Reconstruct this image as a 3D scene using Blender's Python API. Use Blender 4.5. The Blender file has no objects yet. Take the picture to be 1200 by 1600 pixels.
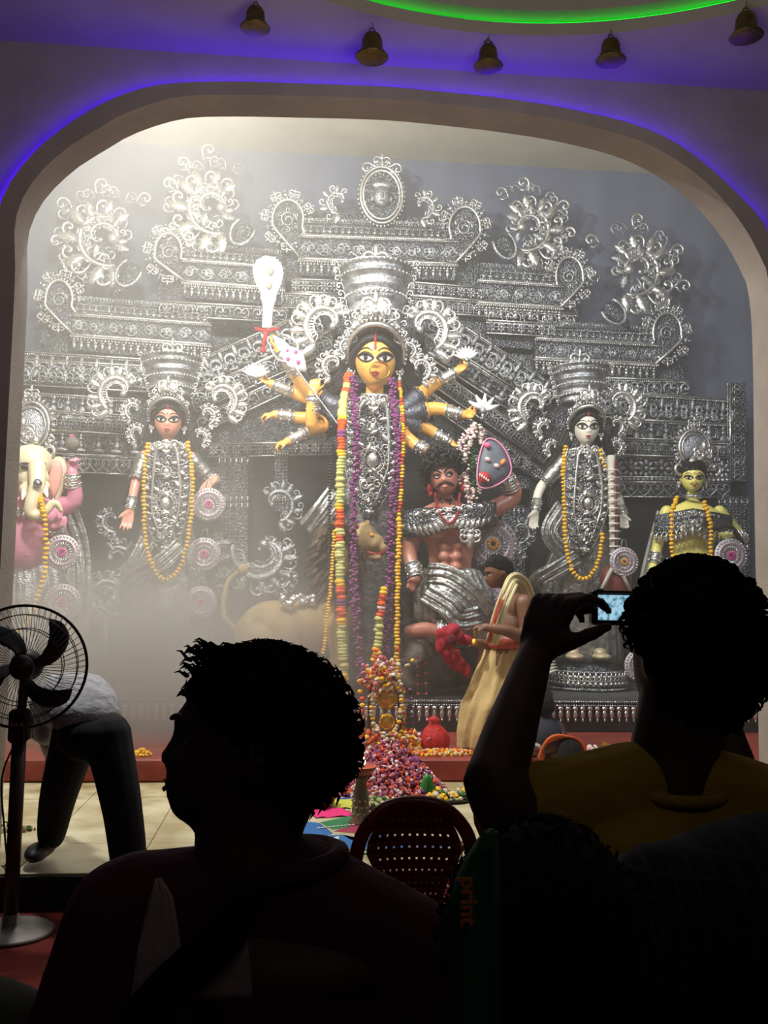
import bpy, math, random
from mathutils import Vector, Matrix, Euler, noise
V = Vector
PI = math.pi
random.seed(7)
SC = bpy.context.scene
COL = SC.collection

# ---------------------------------------------------------------- camera
F_PX = 1500.0
YAW, PITCH, ROLL = math.radians(5.2), math.radians(5.0), math.radians(0.9)
CAM_LOC = V((0, 0, 1.62))
cam_rot = (Matrix.Rotation(-YAW, 4, 'Z') @ Matrix.Rotation(PI/2 + PITCH, 4, 'X') @ Matrix.Rotation(ROLL, 4, 'Z'))
cd = bpy.data.cameras.new('camera')
cam = bpy.data.objects.new('camera', cd)
COL.objects.link(cam)
cam.matrix_world = Matrix.Translation(CAM_LOC) @ cam_rot
cd.sensor_fit = 'VERTICAL'; cd.sensor_height = 32.0; cd.lens = 32.0 * F_PX / 1600.0
cd.clip_start = 0.05; cd.clip_end = 60
SC.camera = cam

def at(px, py, Y):
    """the point of the vertical plane y = Y seen at a photograph pixel"""
    d = cam_rot.to_3x3() @ V(((px-600)/F_PX, (800-py)/F_PX, -1))
    t = Y / d.y
    return CAM_LOC + d * t
def at_z(px, py, Z):
    d = cam_rot.to_3x3() @ V(((px-600)/F_PX, (800-py)/F_PX, -1))
    t = (Z - CAM_LOC.z) / d.z
    return CAM_LOC + d * t
def pxm(Y):
    return Y / F_PX      # metres per pixel at depth Y

# ---------------------------------------------------------------- world, exposure
SC.view_settings.view_transform = 'Standard'
SC.view_settings.look = 'None'
SC.view_settings.exposure = 0.0
SC.view_settings.gamma = 1.0
SC.view_settings.use_curve_mapping = False
SC.cycles.use_denoising = True
SC.cycles.max_bounces = 6
SC.cycles.diffuse_bounces = 3
SC.cycles.glossy_bounces = 3
SC.cycles.volume_bounces = 1
SC.cycles.transparent_max_bounces = 12
SC.cycles.volume_step_rate = 1.0
SC.cycles.volume_max_steps = 64
SC.cycles.sample_clamp_indirect = 4.0
SC.cycles.use_fast_gi = False
w = bpy.data.worlds.new('world'); SC.world = w; w.use_nodes = True
w.node_tree.nodes['Background'].inputs[0].default_value = (0.55, 0.5, 0.62, 1)
w.node_tree.nodes['Background'].inputs[1].default_value = 0.006

def lamp(name, kind, loc, target, power, color, size=0.5, size_y=None, spread=None, blend=0.5, angle=60):
    l = bpy.data.lights.new(name, kind); l.energy = power; l.color = color
    if kind == 'AREA':
        l.shape = 'RECTANGLE' if size_y else 'DISK'; l.size = size
        if size_y: l.size_y = size_y
        if spread: l.spread = math.radians(spread)
    elif kind == 'SPOT':
        l.spot_size = math.radians(angle); l.spot_blend = blend; l.shadow_soft_size = size
    else:
        l.shadow_soft_size = size
    o = bpy.data.objects.new(name, l); COL.objects.link(o)
    o.location = loc
    o.rotation_euler = (V(target) - V(loc)).to_track_quat('-Z', 'Y').to_euler()
    return o
# floodlights of the shrine, fixed up behind the head of the arch
lamp('flood_light_left', 'AREA', (-1.5, 6.5, 6.0), (-0.9, 11.2, 2.8), 430, (0.98, 0.98, 0.95), 0.5)
lamp('flood_light_centre', 'AREA', (0.5, 6.4, 5.8), (0.8, 11.0, 2.6), 120, (1.0, 0.97, 0.93), 0.5)
lamp('flood_light_right', 'AREA', (3.0, 6.4, 5.6), (2.7, 11.0, 2.4), 85, (0.86, 0.92, 1.0), 0.6)
lamp('shrine_ceiling_light', 'AREA', (-0.6, 8.0, 6.6), (-0.3, 8.4, 0), 45, (1.0, 0.93, 0.8), 1.2)
lamp('hall_ceiling_fill', 'AREA', (0.7, 2.6, 3.0), (0.7, 4.6, 5.2), 26.0, (1.0, 0.86, 0.92), 1.2)  # unseen fill added to lift the hall ceiling and upper wall, crowd left dark
# weak lamp high in the hall behind the crowd
lamp('hall_lamp', 'AREA', (0.6, -1.2, 4.2), (0.3, 4, 2.6), 3.2, (1.0, 0.85, 0.78), 1.5)

# ---------------------------------------------------------------- materials
def lin(c):
    return tuple(((x/255)/12.92 if x/255 <= 0.04045 else ((x/255+0.055)/1.055)**2.4) for x in c)
MATS = {}
def mat(name, rgb, rough=0.6, metal=0.0, vary=0.0, vscale=8.0, bump=0.0, bscale=30.0, kind='noise', rgb2=None, sheen=0, emis=None, estr=0, coat=0, space='Object'):
    if name in MATS: return MATS[name]
    m = bpy.data.materials.new(name); m.use_nodes = True
    nt = m.node_tree; b = nt.nodes['Principled BSDF']
    c = lin(rgb)
    b.inputs['Base Color'].default_value = (*c, 1)
    b.inputs['Roughness'].default_value = rough
    b.inputs['Metallic'].default_value = metal
    if sheen: b.inputs['Sheen Weight'].default_value = sheen
    if coat: b.inputs['Coat Weight'].default_value = coat
    if emis:
        b.inputs['Emission Color'].default_value = (*lin(emis), 1); b.inputs['Emission Strength'].default_value = estr
    tc = None
    if vary > 0 or bump > 0:
        tc = nt.nodes.new('ShaderNodeNewGeometry')
    if vary > 0:
        n = nt.nodes.new('ShaderNodeTexNoise'); n.inputs['Scale'].default_value = vscale; n.inputs['Detail'].default_value = 4
        nt.links.new(tc.outputs['Position'], n.inputs['Vector'])
        mr = nt.nodes.new('ShaderNodeMapRange'); mr.inputs[1].default_value = .35; mr.inputs[2].default_value = .65
        nt.links.new(n.outputs['Fac'], mr.inputs[0])
        mx = nt.nodes.new('ShaderNodeMix'); mx.data_type = 'RGBA'
        c2 = lin(rgb2) if rgb2 else tuple(x*(1-vary) for x in c)
        mx.inputs[6].default_value = (*c, 1); mx.inputs[7].default_value = (*c2, 1)
        nt.links.new(mr.outputs[0], mx.inputs[0]); nt.links.new(mx.outputs[2], b.inputs['Base Color'])
    if bump > 0:
        if kind == 'voronoi':
            t = nt.nodes.new('ShaderNodeTexVoronoi'); out = t.outputs['Distance']
        else:
            t = nt.nodes.new('ShaderNodeTexNoise'); t.inputs['Detail'].default_value = 3; out = t.outputs['Fac']
        t.inputs['Scale'].default_value = bscale
        nt.links.new(tc.outputs['Position'], t.inputs['Vector'])
        bp = nt.nodes.new('ShaderNodeBump'); bp.inputs['Strength'].default_value = bump; bp.inputs['Distance'].default_value = 0.02
        nt.links.new(out, bp.inputs['Height']); nt.links.new(bp.outputs[0], b.inputs['Normal'])
    MATS[name] = m
    return m

# ---------------------------------------------------------------- object bookkeeping
WL = {}
def wl(o): return WL.get(o.name, V((0, 0, 0))) if o is not None else V((0, 0, 0))
def props(o, label=None, cat=None, group=None, kind=None):
    if label: o['label'] = label
    if cat: o['category'] = cat
    if group: o['group'] = group
    if kind: o['kind'] = kind
    return o
def thing(name, label, cat, loc, group=None):
    o = bpy.data.objects.new(name, None); o.empty_display_size = 0.1
    COL.objects.link(o); o.location = V(loc); WL[o.name] = V(loc)
    return props(o, label, cat, group)
def inst(me, name, parent, loc, rot=(0, 0, 0), scale=(1, 1, 1), material=None):
    o = bpy.data.objects.new(name, me); COL.objects.link(o)
    if parent: o.parent = parent
    o.location = V(loc) - wl(parent); o.rotation_euler = rot
    o.scale = scale if hasattr(scale, '__len__') else (scale,)*3
    WL[o.name] = V(loc)
    return o

class MB:
    """a bag of vertices and faces that becomes one mesh"""
    def __init__(s): s.v = []; s.f = []; s.m = []; s.mi = 0
    def add(s, vs, fs, M=None):
        n = len(s.v)
        s.v += [M @ V(p) for p in vs] if M is not None else [V(p) for p in vs]
        s.f += [tuple(i+n for i in f) for f in fs]; s.m += [s.mi]*len(fs)
        return s
    def merge(s, o, M=None):
        n = len(s.v)
        s.v += [M @ p for p in o.v] if M is not None else list(o.v)
        s.f += [tuple(i+n for i in f) for f in o.f]; s.m += o.m if s.mi == 0 else [s.mi]*len(o.f)
        return s
    def box(s, lo, hi, M=None, bev=0):
        x0, y0, z0 = lo; x1, y1, z1 = hi
        if bev:
            b = bev
            vs = []; 
            for (x, sx) in ((x0, 1), (x1, -1)):
                for (y, sy) in ((y0, 1), (y1, -1)):
                    for (z, sz) in ((z0, 1), (z1, -1)):
                        vs += [(x, y+sy*b, z+sz*b), (x+sx*b, y, z+sz*b), (x+sx*b, y+sy*b, z)]
            def k(i, j, l, a): return (i*4+j*2+l)*3+a
            fs = []
            for i in (0, 1): fs.append((k(i,0,0,0), k(i,0,1,0), k(i,1,1,0), k(i,1,0,0)))
            for j in (0, 1): fs.append((k(0,j,0,1), k(0,j,1,1), k(1,j,1,1), k(1,j,0,1)))
            for l in (0, 1): fs.append((k(0,0,l,2), k(0,1,l,2), k(1,1,l,2), k(1,0,l,2)))
            for i in (0, 1):
                for j in (0, 1): fs.append((k(i,j,0,0), k(i,j,1,0), k(i,j,1,1), k(i,j,0,1)))
                for l in (0, 1): fs.append((k(i,0,l,0), k(i,1,l,0), k(i,1,l,2), k(i,0,l,2)))
            for j in (0, 1):
                for l in (0, 1): fs.append((k(0,j,l,1), k(1,j,l,1), k(1,j,l,2), k(0,j,l,2)))
            for i in (0, 1):
                for j in (0, 1):
                    for l in (0, 1): fs.append((k(i,j,l,0), k(i,j,l,1), k(i,j,l,2)))
            return s.add(vs, fs, M)
        vs = [(x0,y0,z0),(x1,y0,z0),(x1,y1,z0),(x0,y1,z0),(x0,y0,z1),(x1,y0,z1),(x1,y1,z1),(x0,y1,z1)]
        fs = [(0,3,2,1),(4,5,6,7),(0,1,5,4),(1,2,6,5),(2,3,7,6),(3,0,4,7)]
        return s.add(vs, fs, M)
    def tube(s, pts, rad, seg=8, flat=1.0, up=None, closed=False, M=None, cap=True):
        pts = [V(p) for p in pts]; n = len(pts)
        if not hasattr(rad, '__len__'): rad = [rad]*n
        vs = []; fs = []
        prev = None
        for i in range(n):
            if closed: t = pts[(i+1) % n] - pts[(i-1) % n]
            else: t = pts[min(i+1, n-1)] - pts[max(i-1, 0)]
            if t.length < 1e-9: t = V((0, 0, 1))
            t.normalize()
            if up is not None:
                a = V(up) - t*V(up).dot(t)
            elif prev is None:
                a = V((0, -1, 0)) - t*V((0, -1, 0)).dot(t)
                if a.length < 0.1: a = V((1, 0, 0)) - t*t.x
            else:
                a = prev - t*prev.dot(t)
            if a.length < 1e-6: a = t.orthogonal()
            a.normalize(); prev = a
            b = t.cross(a)
            r = rad[i]
            for k in range(seg):
                th = 2*PI*k/seg
                vs.append(pts[i] + a*(math.cos(th)*r*flat) + b*(math.sin(th)*r))
        for i in range(n if closed else n-1):
            for k in range(seg):
                a0 = i*seg+k; a1 = i*seg+(k+1) % seg; j = ((i+1) % n)*seg
                fs.append((a0, a1, j+(k+1) % seg, j+k))
        if cap and not closed:
            fs.append(tuple(range(seg))[::-1]); fs.append(tuple((n-1)*seg+k for k in range(seg)))
        return s.add(vs, fs, M)
    def ell(s, c, r, R=None, u=12, v=8):
        c = V(c)
        if not hasattr(r, '__len__'): r = (r, r, r)
        vs = [(0, 0, r[2])]
        for j in range(1, v):
            ph = PI*j/v
            for i in range(u):
                th = 2*PI*i/u
                vs.append((r[0]*math.sin(ph)*math.cos(th), r[1]*math.sin(ph)*math.sin(th), r[2]*math.cos(ph)))
        vs.append((0, 0, -r[2]))
        fs = [(0, 1+i, 1+(i+1) % u) for i in range(u)]
        for j in range(v-2):
            for i in range(u):
                a = 1+j*u+i; b = 1+j*u+(i+1) % u
                fs.append((a, a+u, b+u, b))
        L = len(vs)-1; o = 1+(v-2)*u
        fs += [(L, o+(i+1) % u, o+i) for i in range(u)]
        M = Matrix.Translation(c)
        if R is not None: M = M @ R.to_4x4()
        return s.add(vs, fs, M)
    def lathe(s, prof, seg=24, c=(0, 0, 0), M=None, wave=None):
        """prof: (radius, z) pairs"""
        vs = []; fs = []
        for j, (r, z) in enumerate(prof):
            for k in range(seg):
                th = 2*PI*k/seg
                rr = r*(wave(th, j) if wave else 1)
                vs.append((c[0]+rr*math.cos(th), c[1]+rr*math.sin(th), c[2]+z))
        for j in range(len(prof)-1):
            for k in range(seg):
                a = j*seg+k; b = j*seg+(k+1) % seg
                fs.append((a, b, b+seg, a+seg))
        fs.append(tuple(range(seg))[::-1]); fs.append(tuple((len(prof)-1)*seg+k for k in range(seg)))
        return s.add(vs, fs, M)
    def loft(s, rings, cap=True, closed=True):
        n = len(rings[0]); vs = [p for r in rings for p in r]; fs = []
        for j in range(len(rings)-1):
            for k in range(n if closed else n-1):
                a = j*n+k; b = j*n+(k+1) % n
                fs.append((a, b, b+n, a+n))
        if cap and closed:
            fs.append(tuple(range(n))[::-1]); fs.append(tuple((len(rings)-1)*n+k for k in range(n)))
        return s.add(vs, fs)
    def plate(s, outline, y0, y1, M=None, dome=0.0):
        """outline (x,z) list, extruded from y0 (front) to y1 (back)"""
        n = len(outline)
        cx = sum(p[0] for p in outline)/n; cz = sum(p[1] for p in outline)/n
        vs = [(x, y0, z) for x, z in outline] + [(x, y1, z) for x, z in outline] + [(cx, y0-dome, cz), (cx, y1, cz)]
        if dome: 
            vs += [(cx+(x-cx)*.6, y0-dome*.75, cz+(z-cz)*.6) for x, z in outline]
        fs = []
        for i in range(n):
            j = (i+1) % n
            fs.append((i, j, n+j, n+i)); fs.append((n+i, n+j, 2*n+1))
            if dome:
                q = 2*n+2
                fs.append((j, i, q+i, q+j)); fs.append((q+j, q+i, 2*n))
            else: fs.append((j, i, 2*n))
        return s.add(vs, fs, M)
    def mesh(s, name, mats, smooth=True, centre=False):
        c = V((0, 0, 0))
        if centre and s.v:
            lo = V([min(p[i] for p in s.v) for i in range(3)]); hi = V([max(p[i] for p in s.v) for i in range(3)])
            c = (lo+hi)/2
        me = bpy.data.meshes.new(name)
        me.from_pydata([tuple(p-c) for p in s.v], [], s.f)
        if not isinstance(mats, (list, tuple)): mats = [mats]
        for m in mats: me.materials.append(m)
        if len(mats) > 1: me.polygons.foreach_set('material_index', s.m)
        if smooth: me.polygons.foreach_set('use_smooth', [True]*len(s.f))
        me.update()
        return me, c
    def build(s, name, mats, parent=None, smooth=True, label=None, cat=None, group=None, kind=None, fix=False, remesh=0, relax=3, solid=0, sub=0, edge=0):
        me, c = s.mesh(name, mats, smooth, True)
        o = bpy.data.objects.new(name, me); COL.objects.link(o)
        if parent is not None: o.parent = parent
        o.location = c - wl(parent); WL[o.name] = c
        if remesh:
            r = o.modifiers.new('remesh', 'REMESH'); r.mode = 'VOXEL'; r.voxel_size = remesh; r.use_smooth_shade = True
            if relax:
                q = o.modifiers.new('smooth', 'SMOOTH'); q.iterations = relax; q.factor = 0.5
        if solid:
            q = o.modifiers.new('solid', 'SOLIDIFY'); q.thickness = solid; q.offset = 0
        if sub:
            q = o.modifiers.new('sub', 'SUBSURF'); q.levels = q.render_levels = sub
        if edge and smooth:
            q = o.modifiers.new('edges', 'EDGE_SPLIT'); q.split_angle = math.radians(edge)
        if kind is None and name in ('bead_course', 'bead_row', 'rope_rail', 'tinsel_rays', 'sequin_ring', 'leaf_strip', 'leaf_relief', 'boss_relief', 'scroll_relief', 'flower_run', 'flower_chain', 'white_flower_loop', 'brow_arch', 'ray_rim', 'painted_dots', 'beaded_rim', 'wing_feathers', 'teeth', 'painted_flower'): kind = 'stuff'
        return props(o, label, cat, group, kind)

def catmull(P, n=6, closed=False):
    P = [V(p) for p in P]; out = []; N = len(P)
    for i in range(N if closed else N-1):
        if closed: a, b, c, d = P[i-1], P[i], P[(i+1) % N], P[(i+2) % N]
        else: a, b, c, d = P[max(i-1, 0)], P[i], P[i+1], P[min(i+2, N-1)]
        for k in range(n):
            t = k/n
            out.append(0.5*((2*b)+(c-a)*t+(2*a-5*b+4*c-d)*t*t+(3*b-a-3*c+d)*t**3))
    if not closed: out.append(P[-1])
    return out
def lerp(a, b, t): return a+(b-a)*t
def interp(xs, ys, x):
    if x <= xs[0]: return ys[0]
    for i in range(len(xs)-1):
        if x <= xs[i+1]:
            return lerp(ys[i], ys[i+1], (x-xs[i])/(xs[i+1]-xs[i]))
    return ys[-1]

silver = mat('silver_foil', (196, 199, 204), 0.3, 0.92, 0.55, 9, 0.6, 70)
silver_bright = mat('silver_bright', (228, 228, 224), 0.26, 0.9, 0.25, 12, 0.3, 60)
silver_dark = mat('silver_tarnished', (112, 117, 124), 0.38, 0.85, 0.5, 6, 0.8, 42, 'voronoi')
silver_cloth = mat('silver_brocade', (176, 176, 172), 0.36, 0.8, 0.5, 14, 0.6, 24)
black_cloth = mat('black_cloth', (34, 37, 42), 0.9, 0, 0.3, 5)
crowd_hair = mat('crowd_hair', (9, 8, 8), 1.0, 0, .3, 40)
black_hair = mat('black_hair', (12, 11, 12), 0.55, 0, 0.4, 40, 0.5, 60)
marigold = mat('marigold_yellow', (240, 192, 30), 0.8, 0, 0.3, 60, rgb2=(232, 168, 20))
orange_flower = mat('marigold_orange', (222, 92, 28), 0.8, 0, 0.3, 50, rgb2=(190, 60, 15))
green_bud = mat('pale_green_bud', (170, 172, 90), 0.8, 0, 0.4, 60, rgb2=(205, 200, 130))
purple_flower = mat('purple_orchid', (96, 38, 92), 0.8, 0, 0.5, 50, rgb2=(138, 72, 122))
white_flower = mat('white_flower', (225, 220, 205), 0.8, 0, 0.2, 60, rgb2=(215, 170, 175))
pink_petal = mat('pink_petal', (165, 72, 92), 0.8, 0, 0.5, 40, rgb2=(205, 130, 140))
green_leaf = mat('green_leaf', (46, 92, 42), 0.6, 0, 0.3, 20)
red_cloth = mat('red_cloth', (190, 22, 24), 0.75, 0, 0.3, 20, 0.4, 30)
gold = mat('gold', (215, 165, 60), 0.3, 0.9, 0.2, 30, 0.3, 80)
# ================================================================ SETTING
plaster = mat('cream_plaster', (172, 162, 152), 0.85, 0, 0.15, 3, 0.15, 60)
plaster2 = mat('cream_plaster_shrine', (196, 190, 168), 0.85, 0, 0.12, 2, 0.1, 40)
carpet = mat('red_carpet', (120, 26, 18), 0.95, 0, 0.4, 40, 0.5, 200)
step_red = mat('red_oxide_step', (142, 56, 42), 0.6, 0, 0.3, 4, 0.15, 30)
stage_dark = mat('dark_stage_front', (30, 24, 22), 0.8, 0, 0.2, 5)
marble = mat('cream_marble', (200, 192, 160), 0.45, 0, 0.35, 3, 0.1, 20, rgb2=(158, 142, 104))
marble2 = mat('cream_marble_worn', (186, 178, 142), 0.5, 0, 0.4, 5, 0.1, 20, rgb2=(140, 118, 80))
joint = mat('tile_joint', (92, 84, 66), 0.9)
curtain_mat = mat('slate_backcloth', (98, 104, 122), 0.85, 0, 0.12, 2, 0.1, 30)

YW = 5.57          # face of the arch wall
ZC = at(600, 103, YW).z   # hall ceiling
SZ = 0.17          # stage floor height
STEP0, STEP1, STZ = 7.6, 9.1, 0.35
PLZ = at(800, 1093, 9.1).z
YB = 11.6          # back cloth of the shrine

b = MB(); b.box((-6, -4, -0.1), (7, 5.19, 0)); b.build('floor', carpet, smooth=False, kind='structure')
# stage slab with its tiles
b = MB(); b.box((-5, 5.19, 0), (6.5, 12, SZ-0.025)); stg = b.build('trim_1', [stage_dark], smooth=False, kind='structure')
b = MB(); b.box((-5, 5.20, SZ-0.025), (6.5, 9.2, SZ-0.006)); jn = b.build('joint_bed', joint, stg, smooth=False)
tm = []
for k in range(2):
    b = MB(); b.box((-.298, -.298, -.012), (.298, .298, .012), bev=.003); tm.append(b.mesh('floor_tile', marble if k == 0 else marble2, False)[0])
random.seed(3)
for i in range(-7, 9):
    for j in range(4):
        x = i*.6+.1; y = 5.2+.3+j*.6
        inst(tm[random.random() < .4], 'floor_tile', stg, (x, y, SZ-.006+random.uniform(-.0008, .0008)))
b = MB(); b.box((-5, 5.175, 0.0), (6.5, 5.19, SZ-.004)); b.build('trim_2', stage_dark, smooth=False, kind='structure')
b = MB(); b.box((-5, STEP0, SZ+.008), (6.5, STEP1+.1, STZ), bev=.012); b.build('trim_3', step_red, smooth=False, kind='structure')

# ---- arch: opening outline read at the front of the moulding (y = 5.45)
YF = 5.45
Lx = at(14, 620, YF).x; Rx = at(1206, 520, YF).x
inner_px = [(24, 345), (50, 285), (100, 235), (150, 203), (200, 175), (275, 152), (350, 148), (470, 150), (600, 154), (700, 163), (800, 175), (900, 192), (1000, 220), (1075, 262), (1130, 312), (1180, 385)]
outer_px = [(-2, 325), (40, 252), (100, 198), (175, 154), (250, 132), (350, 127), (470, 130), (600, 135), (700, 144), (800, 155), (900, 172), (1000, 197), (1075, 235), (1150, 300), (1202, 365)]
inn = [at(x, y, YF) for x, y in inner_px]
out = [at(x, y, YF) for x, y in outer_px]
inn = [V((Lx, YF, 0.17)), V((Lx, YF, 1.2)), V((Lx, YF, 2.4)), V((Lx, YF, inn[0].z-.35))] + inn + [V((Rx, YF, inn[-1].z-.35)), V((Rx, YF, 2.2)), V((Rx, YF, 1.0)), V((Rx, YF, 0.17))]
out = [V((Lx-.1, YF, 0.17)), V((Lx-.1, YF, 1.2)), V((Lx-.1, YF, 2.4)), V((Lx-.1, YF, out[0].z-.4))] + out + [V((Rx+.1, YF, out[-1].z-.5)), V((Rx+.1, YF, 2.2)), V((Rx+.1, YF, 1.0)), V((Rx+.1, YF, 0.17))]
def resample(P, n):
    P = catmull(P, 8); L = [0]
    for i in range(1, len(P)): L.append(L[-1]+(P[i]-P[i-1]).length)
    o = []; k = 0
    for i in range(n):
        s = L[-1]*i/(n-1)
        while k < len(L)-2 and L[k+1] < s: k += 1
        o.append(P[k].lerp(P[k+1], min(1, (s-L[k])/max(L[k+1]-L[k], 1e-9))))
    return o
NA = 120
inn = resample(inn, NA); out = resample(out, NA)
b = MB()
rows = [[V((p.x, YF+.26, p.z)) for p in inn], [V((p.x, YF, p.z)) for p in inn], [V((p.x, YF, p.z)) for p in out], [V((p.x, YW+.02, p.z)) for p in out], [V((p.x, YF+.26, p.z)) for p in out], [V((p.x, YF+.26, p.z)) for p in inn]]
b.loft(rows, closed=False)
ar = b.build('trim_4', plaster, kind='structure', edge=35)
# wall around the arch, a slab so that the shrine light stays inside
X0, X1 = -5.2, 6.6
b = MB()
bound = []
for p in out:
    c = V(((Lx+Rx)/2, 0, 1.5)); d = V((p.x, 0, p.z)) - c
    k = 1e9
    if d.x > 1e-6: k = min(k, (X1-c.x)/d.x)
    if d.x < -1e-6: k = min(k, (X0-c.x)/d.x)
    if d.z > 1e-6: k = min(k, (7.2-c.z)/d.z)
    if d.z < -1e-6: k = min(k, (0-c.z)/d.z)
    bound.append(V((c.x+d.x*k, 0, c.z+d.z*k)))
inset = [V((p.x, 0, p.z)) for p in out]
for y in (YW, YW+.12):
    r0 = [V((p.x, y, p.z)) for p in inset]; r1 = [V((p.x, y, p.z)) for p in bound]
    b.loft([r0, r1], closed=False)
# corner fillers (upper left and right)
for y in (YW, YW+.12):
    for sx, X in ((-1, X0), (1, X1)):
        b.add([(X, y, 7.2), (X-sx*2.6, y, 7.2), (X, y, 4.4)], [(0, 1, 2)])
b.build('wall_front', plaster, smooth=False, kind='structure')
# purple led strip tucked behind the outer edge of the moulding
led = mat('violet_led', (60, 20, 255), 0.5, emis=(74, 22, 255), estr=32)
b = MB()
o2 = []
for i, p in enumerate(out):
    t = (out[min(i+1, NA-1)]-out[max(i-1, 0)]).normalized(); n = V((-t.z, 0, t.x))
    o2.append(V((p.x, YW-.035, p.z)) + n*0.022)
b.tube(o2[8:-8], .007, 6)
b.build('led_strip', led, label='violet light strip glowing behind the arch moulding', cat='light strip')

# ---- shrine behind the arch
zt = at(600, 250, YB).z
b = MB()
b.box((X0, YW+.12, zt), (X1, YB+.2, zt+.1))
b.build('ceiling_shrine', plaster2, smooth=False, kind='structure')
b = MB(); b.box((X0-.1, YW, 0), (X0, YB+.2, zt)); b.build('wall_left', plaster2, smooth=False, kind='structure')
b = MB(); b.box((X1, YW, 0), (X1+.1, YB+.2, zt)); b.build('wall_right', curtain_mat, smooth=False, kind='structure')
# gathered slate cloth closing the back
b = MB(); n = 170; r0 = []; r1 = []
for i in range(n+1):
    x = lerp(X0, X1, i/n); f = .025*math.sin(x*4.3+math.sin(x*1.7)*2)+.012*math.sin(x*13)
    r0.append(V((x, YB-.05+f*.3, zt-.001))); r1.append(V((x, YB-.05+f, PLZ-.3)))
b.loft([r1, r0], closed=False)
b.build('wall_back', curtain_mat, kind='structure')

# ---- hall ceiling with the round tray
CCx = at(770, 53, 5.2).x; CR = 2.5
CCy = at_z(770, 53, ZC).y - CR
ceil_mat = mat('ceiling_paint', (162, 154, 142), 0.9, 0, 0.1, 3, 0.1, 50)
b = MB(); n = 96; ri = []; ro = []
for i in range(n+1):
    a = 2*PI*i/n; c, s = math.cos(a), math.sin(a)
    ri.append(V((CCx+CR*c, CCy+CR*s, ZC)))
    k = 1e9
    if c > 1e-6: k = min(k, (X1-CCx)/c)
    if c < -1e-6: k = min(k, (X0-CCx)/c)
    if s > 1e-6: k = min(k, (YW-CCy)/s)
    if s < -1e-6: k = min(k, (-3.9-CCy)/s)
    ro.append(V((CCx+k*c, CCy+k*s, ZC)))
b.loft([ri, ro], closed=False)
for X, Y in ((X0, YW), (X1, YW), (X0, -3.9), (X1, -3.9)):
    sx = 1 if X == X0 else -1; sy = -1 if Y == YW else 1
    b.add([(X, Y, ZC+.0005), (X+sx*1.6, Y, ZC+.0005), (X, Y+sy*1.6, ZC+.0005)], [(0, 1, 2)])
rows = []
for r, z in ((CR, ZC), (CR, ZC+.075), (CR+.16, ZC+.08), (CR+.16, ZC+.15), (CR-.01, ZC+.145), (CR-.01, ZC+.32), (0.01, ZC+.32)):
    rows.append([V((CCx+r*math.cos(2*PI*i/n), CCy+r*math.sin(2*PI*i/n), z)) for i in range(n)])
b2 = MB(); b2.loft(rows, cap=False)
b.build('ceiling', ceil_mat, smooth=False, kind='structure')
b2.build('trim_5', ceil_mat, kind='structure', edge=35)
gl = mat('green_led', (20, 255, 60), 0.5, emis=(10, 235, 40), estr=2.2)
b = MB(); rr = [V((CCx+(CR+.10)*math.cos(2*PI*i/n), CCy+(CR+.10)*math.sin(2*PI*i/n), ZC+.112)) for i in range(n)]
b.tube(rr, .024, 8, closed=True)
b.build('led_strip', gl, label='green light strip in the round ceiling tray', cat='light strip')
# hall side walls and back, so the room is closed
for nm, lo, hi in (('wall_hall_left', (X0-.1, -4, 0), (X0, YW, ZC)), ('wall_hall_right', (X1, -4, 0), (X1+.1, YW, ZC)), ('wall_hall_rear', (X0, -4, 0), (X1, -3.9, ZC))):
    b = MB(); b.box(lo, hi); b.build(nm, plaster, smooth=False, kind='structure')

# ---- bells
brass = mat('aged_brass', (120, 104, 62), 0.42, 0.85, 0.4, 20, 0.2, 60)
bell_px = [(400, 0, 52), (582, 40, 98), (763, 60, 112), (954, 50, 104), (1165, 8, 68)]
bell_lab = ['brass bell hanging from the ceiling, leftmost of the five', 'brass bell second from the left of the five on the ceiling', 'lowest hanging brass bell, middle one of the five, with a clover top', 'brass bell second from the right of the five on the ceiling', 'brass bell at the right end of the row of five']
for k, (x, y0, y1) in enumerate(bell_px):
    p = at_z(x, y0-2, ZC-.012)
    dx, dy = p.x-CCx, p.y-CCy; L = math.hypot(dx, dy)
    t = thing('hanging_bell', bell_lab[k], 'bell', p + V((0, 0, .01)), 'brass bells round the ceiling tray')
    h = (y1-y0)*p.y/F_PX
    q = p + V((0, 0, -h)); s = h/.9
    b = MB(); b.lathe([(.40*s, 0), (.43*s, .02*s), (.40*s, .06*s), (.31*s, .14*s), (.27*s, .3*s), (.255*s, .48*s), (.2*s, .6*s), (.08*s, .645*s), (.02*s, .65*s), (.015*s, .62*s), (.18*s, .57*s), (.235*s, .46*s), (.25*s, .3*s), (.29*s, .14*s), (.37*s, .03*s)], 28, q)
    b.build('bell_body', brass, t)
    b = MB(); b.tube([q+V((0, 0, .6*s)), q+V((0, 0, .1*s))], .012*s, 6); b.ell(q+V((0, 0, .06*s)), .06*s); b.build('clapper', brass, t)
    b = MB()
    ring = [q+V((.07*s*math.cos(a), 0, .72*s+.07*s*math.sin(a))) for a in [2*PI*i/14 for i in range(14)]]
    b.tube(ring, .018*s, 6, closed=True)
    if k == 2:
        for a in (0, PI): b.ell(q+V((.085*s*math.cos(a), 0, .74*s)), .045*s)
        b.ell(q+V((0, 0, .83*s)), .045*s)
    b.build('crown_loop', brass, t)
    b = MB(); b.tube([q+V((0, 0, .78*s)), q+V((0.004, 0, .85*s)), V((q.x, q.y, ZC))], .009*s, 6); b.build('hook', brass, t)

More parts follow.
